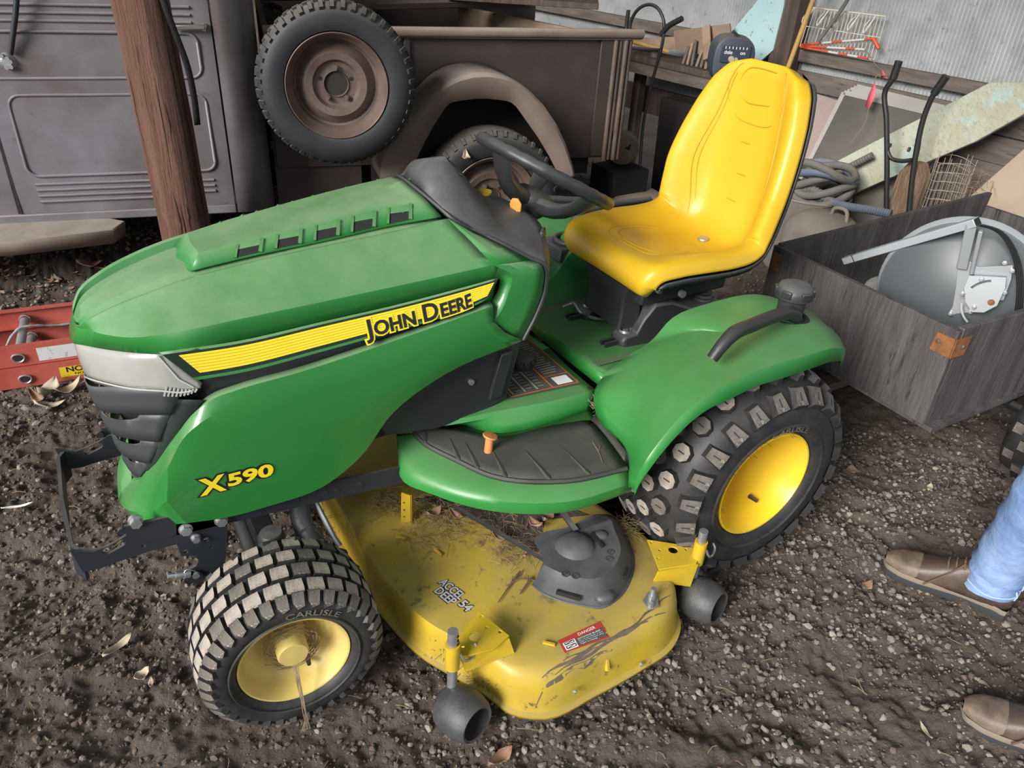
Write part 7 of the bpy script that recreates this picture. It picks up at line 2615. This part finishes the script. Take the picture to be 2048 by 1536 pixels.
def boot(toe, heel, sgn):
    toe, heel = Vector((toe[0], toe[1], 0)), Vector((heel[0], heel[1], 0))
    d = (toe - heel).normalized()
    s_ = Vector((-d.y, d.x, 0))
    L = (toe - heel).length
    g = float(ground_z((toe.x + heel.x) / 2, (toe.y + heel.y) / 2)) + .002
    def P(t, y, z):
        return heel + d * (t * L) + s_ * y + Vector((0, 0, g + z))
    # outsole, midsole: outline swept
    ol = [(-.01, 0), (.0, .030), (.12, .038), (.35, .036), (.55, .044), (.75, .052), (.90, .045), (.98, .026), (1.005, 0), (.98, -.026), (.90, -.045), (.75, -.052), (.55, -.044), (.35, -.036), (.12, -.038), (0, -.030)]
    oc = keyed([(a, b, 0) for a, b in ol + ol[:1]], 4)[:-1]
    f = MB()
    f.grid([[P(a, b * .96, 0) for a, b, _ in oc], [P(a, b * 1.03, .012) for a, b, _ in oc], [P(a, b * 1.02, .024) for a, b, _ in oc]], cv=True)
    f.add([P(a, b * .96, 0) for a, b, _ in oc], [tuple(range(len(oc)))])
    sole = f.build('boot_sole', 'sole', PS, smooth=40)
    f = MB()
    f.grid([[P(a, b * 1.0, .022) for a, b, _ in oc], [P(a, b * 1.01, .032) for a, b, _ in oc], [P(a, b * .96, .038) for a, b, _ in oc]], cv=True)
    f.build('midsole', 'midsole', sole, smooth=40)
    # upper
    secs = [(-.005, .024, .055, .10), (.04, .034, .060, .135), (.12, .038, .060, .150), (.24, .038, .060, .150), (.36, .038, .055, .135), (.48, .040, .050, .108), (.60, .045, .046, .090), (.72, .049, .042, .076), (.84, .047, .038, .068), (.93, .036, .036, .060), (.985, .018, .035, .048)]
    G = []
    for t, w, zm, zt in secs:
        row = []
        for k in range(13):
            a = math.pi * k / 12
            y = w * math.copysign(abs(math.cos(a)) ** .65, math.cos(a))
            z = .034 + (zt - .034) * abs(math.sin(a)) ** .75
            row.append(P(t, y, z))
        G.append(row)
    f = MB()
    f.grid(G)
    up_ = f.build('boot_upper', 'leather', PS, smooth=60, sub=1, solid=.002)
    f = MB()
    f.grid([[Vector(p) + Vector((0, 0, .0015)) + d * .001 + (Vector(p) - P(.8, 0, .04)).normalized() * .001 for p in r] for r in G[7:]])
    f.build('toe_scuff', 'leather_toe', up_, smooth=60, sub=1)
    # shaft
    an = P(.18, 0, .12)
    f = MB()
    f.grid([ring(P(.20, 0, .085), d, s_, .062, .040), ring(P(.19, 0, .14), d, s_, .056, .042), ring(P(.17, 0, .19), d, s_, .058, .046), ring(P(.17, 0, .195), d, s_, .052, .040)], cv=True)
    f.build('boot_shaft', 'leather', PS, smooth=60)
    # tongue, eyelets and laces
    f = MB()
    f.grid([[P(.30 + .02 * k, y, .150 + .06 - abs(y) * .5 - k * .028) for y in (-.028, 0, .028)] for k in range(4)])
    f.build('boot_tongue', 'sole', up_, smooth=60, solid=.005)
    for k in range(4):
        t = .36 + k * .055
        zt = np.interp(t, [q[0] for q in secs], [q[3] for q in secs])
        f = MB()
        f.tube([P(t, -.028, zt - .012), P(t + .01, -.01, zt + .004), P(t + .012, .01, zt + .004), P(t, .028, zt - .012)], .0028, 6)
        f.build('lace', 'lace', up_)
    f = MB()
    f.tube(spline([P(.42, .02 * sgn, .125), P(.50, .045 * sgn, .10), P(.60, .056 * sgn, .06), P(.66, .060 * sgn, .036)], 16), .0026, 6)
    f.build('lace', 'lace', up_)
    return an, d, s_
an1, d1, s1 = boot((1.645, -.785), (1.800, -1.075), 1)
an2, d2, s2 = boot((1.385, -1.205), (1.545, -1.480), 1)
# jeans: two legs joining at the hips, one mesh
hip = Vector((1.80, -1.36, .96))
k1, k2 = Vector((1.700, -1.075, .50)), Vector((1.600, -1.435, .52))
G1 = skin_tube([(an1 + Vector((0, .0, -.045)), .075, .062), (an1 + Vector((0, 0, .03)), .082, .070), (an1.lerp(k1, .5), .078, .076), (k1, .080, .080), (k1.lerp(hip, .5) + Vector((.02, .04, 0)), .092, .095), (hip + Vector((.02, .10, -.03)), .10, .11)])
G2 = skin_tube([(an2 + Vector((0, 0, -.045)), .075, .062), (an2 + Vector((0, 0, .03)), .082, .070), (an2.lerp(k2, .5), .078, .076), (k2, .080, .080), (k2.lerp(hip, .5) + Vector((-.02, -.02, 0)), .092, .095), (hip + Vector((-.04, -.10, -.03)), .10, .11)])
rs = random.Random(6)
for G in (G1, G2):
    for i, row in enumerate(G):
        for k, p in enumerate(row):
            wv = .004 * math.sin(i * 1.9 + k * .9) + .003 * math.sin(i * 3.1 - k * 1.3)
            c = sum((Vector(q) for q in row), Vector()) / len(row)
            row[k] = Vector(p) + (Vector(p) - c).normalized() * wv
f = MB()
f.grid(G1, cv=True)
f.grid(G2, cv=True)
pel = skin_tube([(hip + Vector((0, 0, -.16)), .10, .15), (hip + Vector((0, 0, -.06)), .125, .18), (hip + Vector((0, 0, .06)), .13, .175), (hip + Vector((0, 0, .13)), .12, .16)])
f.grid(pel, cv=True)
je = f.build('jeans', 'denim', PS, smooth=70)
for G in (G1, G2):
    f = MB()
    f.tube([r[15] for r in G], .003, 5)
    f.tube([r[16] for r in G], .002, 5)
    f.build('side_seam', 'denim_seam', je)
    f = MB()
    f.tube([Vector(p) for p in G[1]], .0022, 5, closed=True)
    f.build('hem_stitch', 'denim_seam', je)
# shirt, arms, hands, head
tor = skin_tube([(hip + Vector((0, 0, .08)), .135, .18), (hip + Vector((-.01, 0, .25)), .13, .18), (hip + Vector((-.02, 0, .42)), .135, .20), (hip + Vector((-.02, 0, .52)), .11, .20), (hip + Vector((-.015, 0, .58)), .07, .12), (hip + Vector((-.015, 0, .61)), .055, .062)])
f = MB()
f.grid(tor, cv=True)
sh_ = f.build('shirt', 'shirt', PS, smooth=70)
for sg in (-1, 1):
    s0 = hip + Vector((-.02, sg * .20, .50))
    el, wr = s0 + Vector((.04, sg * .07, -.29)), s0 + Vector((-.05, sg * .07, -.53))
    f = MB()
    f.grid(skin_tube([(s0 + Vector((0, -sg * .04, .02)), .06, .06), (s0 + Vector((.01, sg * .02, -.06)), .06, .06), (el, .048, .048), (wr, .036, .036)]), cv=True)
    f.build('sleeve', 'shirt', PS, smooth=70)
    f = MB()
    f.grid(skin_tube([(wr + Vector((0, 0, .02)), .026, .028), (wr + Vector((-.005, 0, -.03)), .020, .034), (wr + Vector((-.012, 0, -.09)), .018, .042), (wr + Vector((-.016, 0, -.105)), .012, .036)], 12), cv=True)
    for q in range(4):
        b0 = wr + Vector((-.014, sg * (-.030 + .020 * q), -.095))
        ln_ = (.070, .080, .075, .058)[q]
        f.tube([b0, b0 + Vector((-.010, 0, -ln_ * .45)), b0 + Vector((-.028, 0, -ln_ * .8)), b0 + Vector((-.042, 0, -ln_ * .9))], [.0095, .009, .0082, .0065], 8)
    b0 = wr + Vector((-.012, -sg * .034, -.03))
    f.tube([b0, b0 + Vector((-.020, -sg * .014, -.03)), b0 + Vector((-.034, -sg * .012, -.058))], [.011, .010, .0075], 8)
    f.build('hand', 'skin', PS, smooth=70)
hc = hip + Vector((-.04, 0, .74))
f = MB()
f.grid(skin_tube([(hip + Vector((-.015, 0, .57)), .052, .055), (hip + Vector((-.02, 0, .65)), .052, .052)], 16), cv=True)
G = []
for i in range(13):
    ph = math.pi * i / 12
    row = []
    for k in range(20):
        a = 2 * math.pi * k / 20
        x, y, z = math.sin(ph) * math.cos(a), math.sin(ph) * math.sin(a), math.cos(ph)
        fx_ = .098 * x * (1 + .12 * (z < 0) * (x < 0))
        nose_ = .020 * math.exp(-((y / .16) ** 2) - ((z + .12) / .16) ** 2) * (x < 0)
        eye_ = -.008 * math.exp(-(((abs(y) - .38) / .18) ** 2) - ((z - .06) / .12) ** 2) * (x < 0)
        row.append(hc + Vector((fx_ - nose_ - eye_ * -1, .076 * y * (1 - .25 * max(0, -z)), .118 * z)))
    G.append(row)
f.grid(G, cv=True)
for sg in (-1, 1):
    f.ball(hc + Vector((.0, sg * .076, -.005)), .026, 1, (.7, .3, 1.1))
hd = f.build('head', 'skin', PS, smooth=70)
f = MB()
G = []
for i in range(7):
    ph = .62 * math.pi * i / 6
    G.append([hc + Vector((.015 + .106 * math.sin(ph) * math.cos(a) * (1 if math.cos(a) > -.2 else .86), .084 * math.sin(ph) * math.sin(a), .012 + .122 * math.cos(ph if math.cos(a) > -.3 else ph * .62))) for a in np.linspace(0, 2 * math.pi, 25)[:-1]])
f.grid(G, cv=True)
f.build('hair', 'hair', hd, smooth=70)
for sg in (-1, 1):
    f = MB()
    f.ball(hc + Vector((-.087, sg * .030, .008)), .011, 2)
    f.build('eye', 'white', hd, smooth=70)
    f = MB()
    f.ball(hc + Vector((-.0965, sg * .030, .008)), .0035, 1)
    f.build('pupil', 'ink', hd)
f = MB()
f.tube(spline([hc + Vector((-.088, -.024, -.055)), hc + Vector((-.100, 0, -.058)), hc + Vector((-.088, .024, -.055))], 9), .0035, 6)
f.build('mouth', 'leather_toe', hd)


# ================================================================== leaves and scraps on the ground
def gleaf(p, size, rz, curl, label, m='husk', seed=0, asp=.4, name='dry_leaf', group=None, cat='leaf', lift=.004):
    f = MB()
    z = float(ground_z(p[0], p[1])) + lift
    leaf_mesh(f, (p[0], p[1], z), size, rz, curl, asp=asp, seed=seed)
    o = f.build(name, m, smooth=60, solid=.0008)
    return tag(o, label, cat, group)
gleaf((-0.3453,-0.0761,0.0000), .085, .55, .35, 'long pale husk leaf on the dirt left of the front wheel', 'husk', 1, .30, 'husk_leaf')
gleaf((-0.3066,-0.1963,0.0000), .038, .3, .9, 'small crumpled whitish husk scrap near the front wheel', 'husk', 2, .8, 'husk_leaf')
gleaf((-0.2924,-0.2198,0.0000), .034, 1.4, .5, 'white folded husk scrap beside the crumpled one', 'husk', 12, .35, 'husk_leaf')
gleaf((-0.5310,0.5768,-0.0000), .085, -.12, .12, 'white feather-like strip lying at the left edge', 'white', 3, .14, 'white_strip', cat='strip')
gleaf((-0.4094,1.2281,0.0000), .12, 1.0, .7, 'large curled tan husk in front of the red ladder', 'husk', 4, .5, 'husk_leaf')
gleaf((-0.3444,1.2236,0.0000), .10, .3, .8, 'curled husk against the ladder nearest the hood', 'husk', 5, .45, 'husk_leaf')
gleaf((-0.4500,1.2178,0.0000), .09, 2.0, .6, 'brown husk left of the large curled one by the ladder', 'leaf', 6, .4, 'husk_leaf')
gleaf((-0.4077,1.1322,0.0000), .10, -.2, .5, 'flat pale husk lowest of those by the ladder', 'husk', 7, .3, 'husk_leaf')
gleaf((0.3402,-0.7927,0.0000), .07, .2, .5, 'brown leaf at the bottom edge below the front gauge wheel', 'leaf', 8, .45)
gleaf((1.9310,-0.4406,0.0000), .05, .8, .5, 'reddish dry leaf on the dirt behind the rear wheel', 'leaf', 9, .7)
gleaf((1.5411,-0.8193,0.0000), .045, .1, .4, 'reddish leaf scrap on the dirt left of the boot', 'leaf', 10, .6)
gleaf((1.2524,-1.2050,0.0000), .05, 1.2, .3, 'pale splinter-like leaf between the boots at lower right', 'husk', 11, .2)
gleaf((2.0869,-0.6293,0.0000), .05, .4, .4, 'tan leaf on the dirt below the trailer corner', 'husk', 13, .4)
gleaf((0.1069,0.7721,0.0000), .05, .4, .4, 'hidden brown leaf under the hood', 'leaf', 14, .5) if False else None
rs = random.Random(21)
spots_ = []
while len(spots_) < 20:
    px, py = rs.uniform(-.80, .62), rs.uniform(1.78, 2.9)
    if math.hypot(px - .24, py - 1.86) > .16:
        spots_.append((px, py))
spots_.sort()
ordn = ['first', 'second', 'third', 'fourth', 'fifth', 'sixth', 'seventh', 'eighth', 'ninth', 'tenth', 'eleventh', 'twelfth', 'thirteenth', 'fourteenth', 'fifteenth', 'sixteenth', 'seventeenth', 'eighteenth', 'nineteenth', 'twentieth']
for k, q in enumerate(spots_):
    pale = rs.random() < .6
    gleaf(q, rs.uniform(.06, .12), rs.uniform(0, 6.28), rs.uniform(.2, .9), ordn[k] + ' husk from the left in the litter by the truck, ' + ('a pale one' if pale else 'a brown one'), 'husk' if pale else 'leaf', 30 + k, rs.uniform(.25, .55), 'husk_leaf', 'dry husks on the ground by the truck')
f = MB()
for k in range(260):
    px, py = rs.uniform(-.85, .8), rs.uniform(1.75, 3.0)
    leaf_mesh(f, (px, py, float(ground_z(px, py)) + .004), rs.uniform(.015, .045), rs.uniform(0, 6.28), rs.uniform(.1, .7), seed=k, asp=.5)
o = f.build('leaf_litter', 'leaf', smooth=60, fix=False)
tag(o, 'small crumbled leaf litter on the dark ground by the truck', 'leaf litter', kind='stuff')
# leaf caught on the truck wheel and straw in the footrest corner
f = MB()
lc_ = T2((2.0688,-0.2900,0.5761))
leaf_mesh(f, lc_, .075, 1.2, .8, seed=77)
lf = f.build('dry_leaf', 'husk', smooth=60, solid=.0008)
tag(lf, 'tan dead leaf caught on the truck rear tyre above the dash', 'leaf')
f = MB()
for k in range(40):
    p = Vector((0.8952,-0.2916,0.4620)) + Vector((rs.uniform(-.012, .012), rs.uniform(-.02, .02), rs.uniform(-.004, .05)))
    q = p + Vector((rs.uniform(-.02, .02), rs.uniform(-.02, .02), rs.uniform(-.02, .03)))
    f.tube([p, q], .0008, 3, caps=False)
o = f.build('straw_tuft', 'straw', smooth=None, fix=False)
tag(o, 'tuft of dry straw stuck in the corner beside the footrest mat', 'straw', kind='stuff')
# short dead stalks scattered over the floor
f = MB()
for k in range(420):
    x, y = rs.uniform(-.7, 2.3), rs.uniform(-1.3, 1.6)
    z = float(ground_z(x, y)) + .004
    a = rs.uniform(0, 6.28)
    L = rs.uniform(.015, .06)
    p, q = Vector((x, y, z)), Vector((x + math.cos(a) * L, y + math.sin(a) * L, z + rs.uniform(0, .006)))
    f.tube([p, (p + q) / 2 + Vector((rs.uniform(-.004, .004), rs.uniform(-.004, .004), .003)), q], rs.uniform(.0006, .0014), 4, caps=False)
o = f.build('dead_stalks', 'straw', smooth=None, fix=False)
tag(o, 'fine dead grass stalks scattered over the dirt floor', 'straw', kind='stuff')
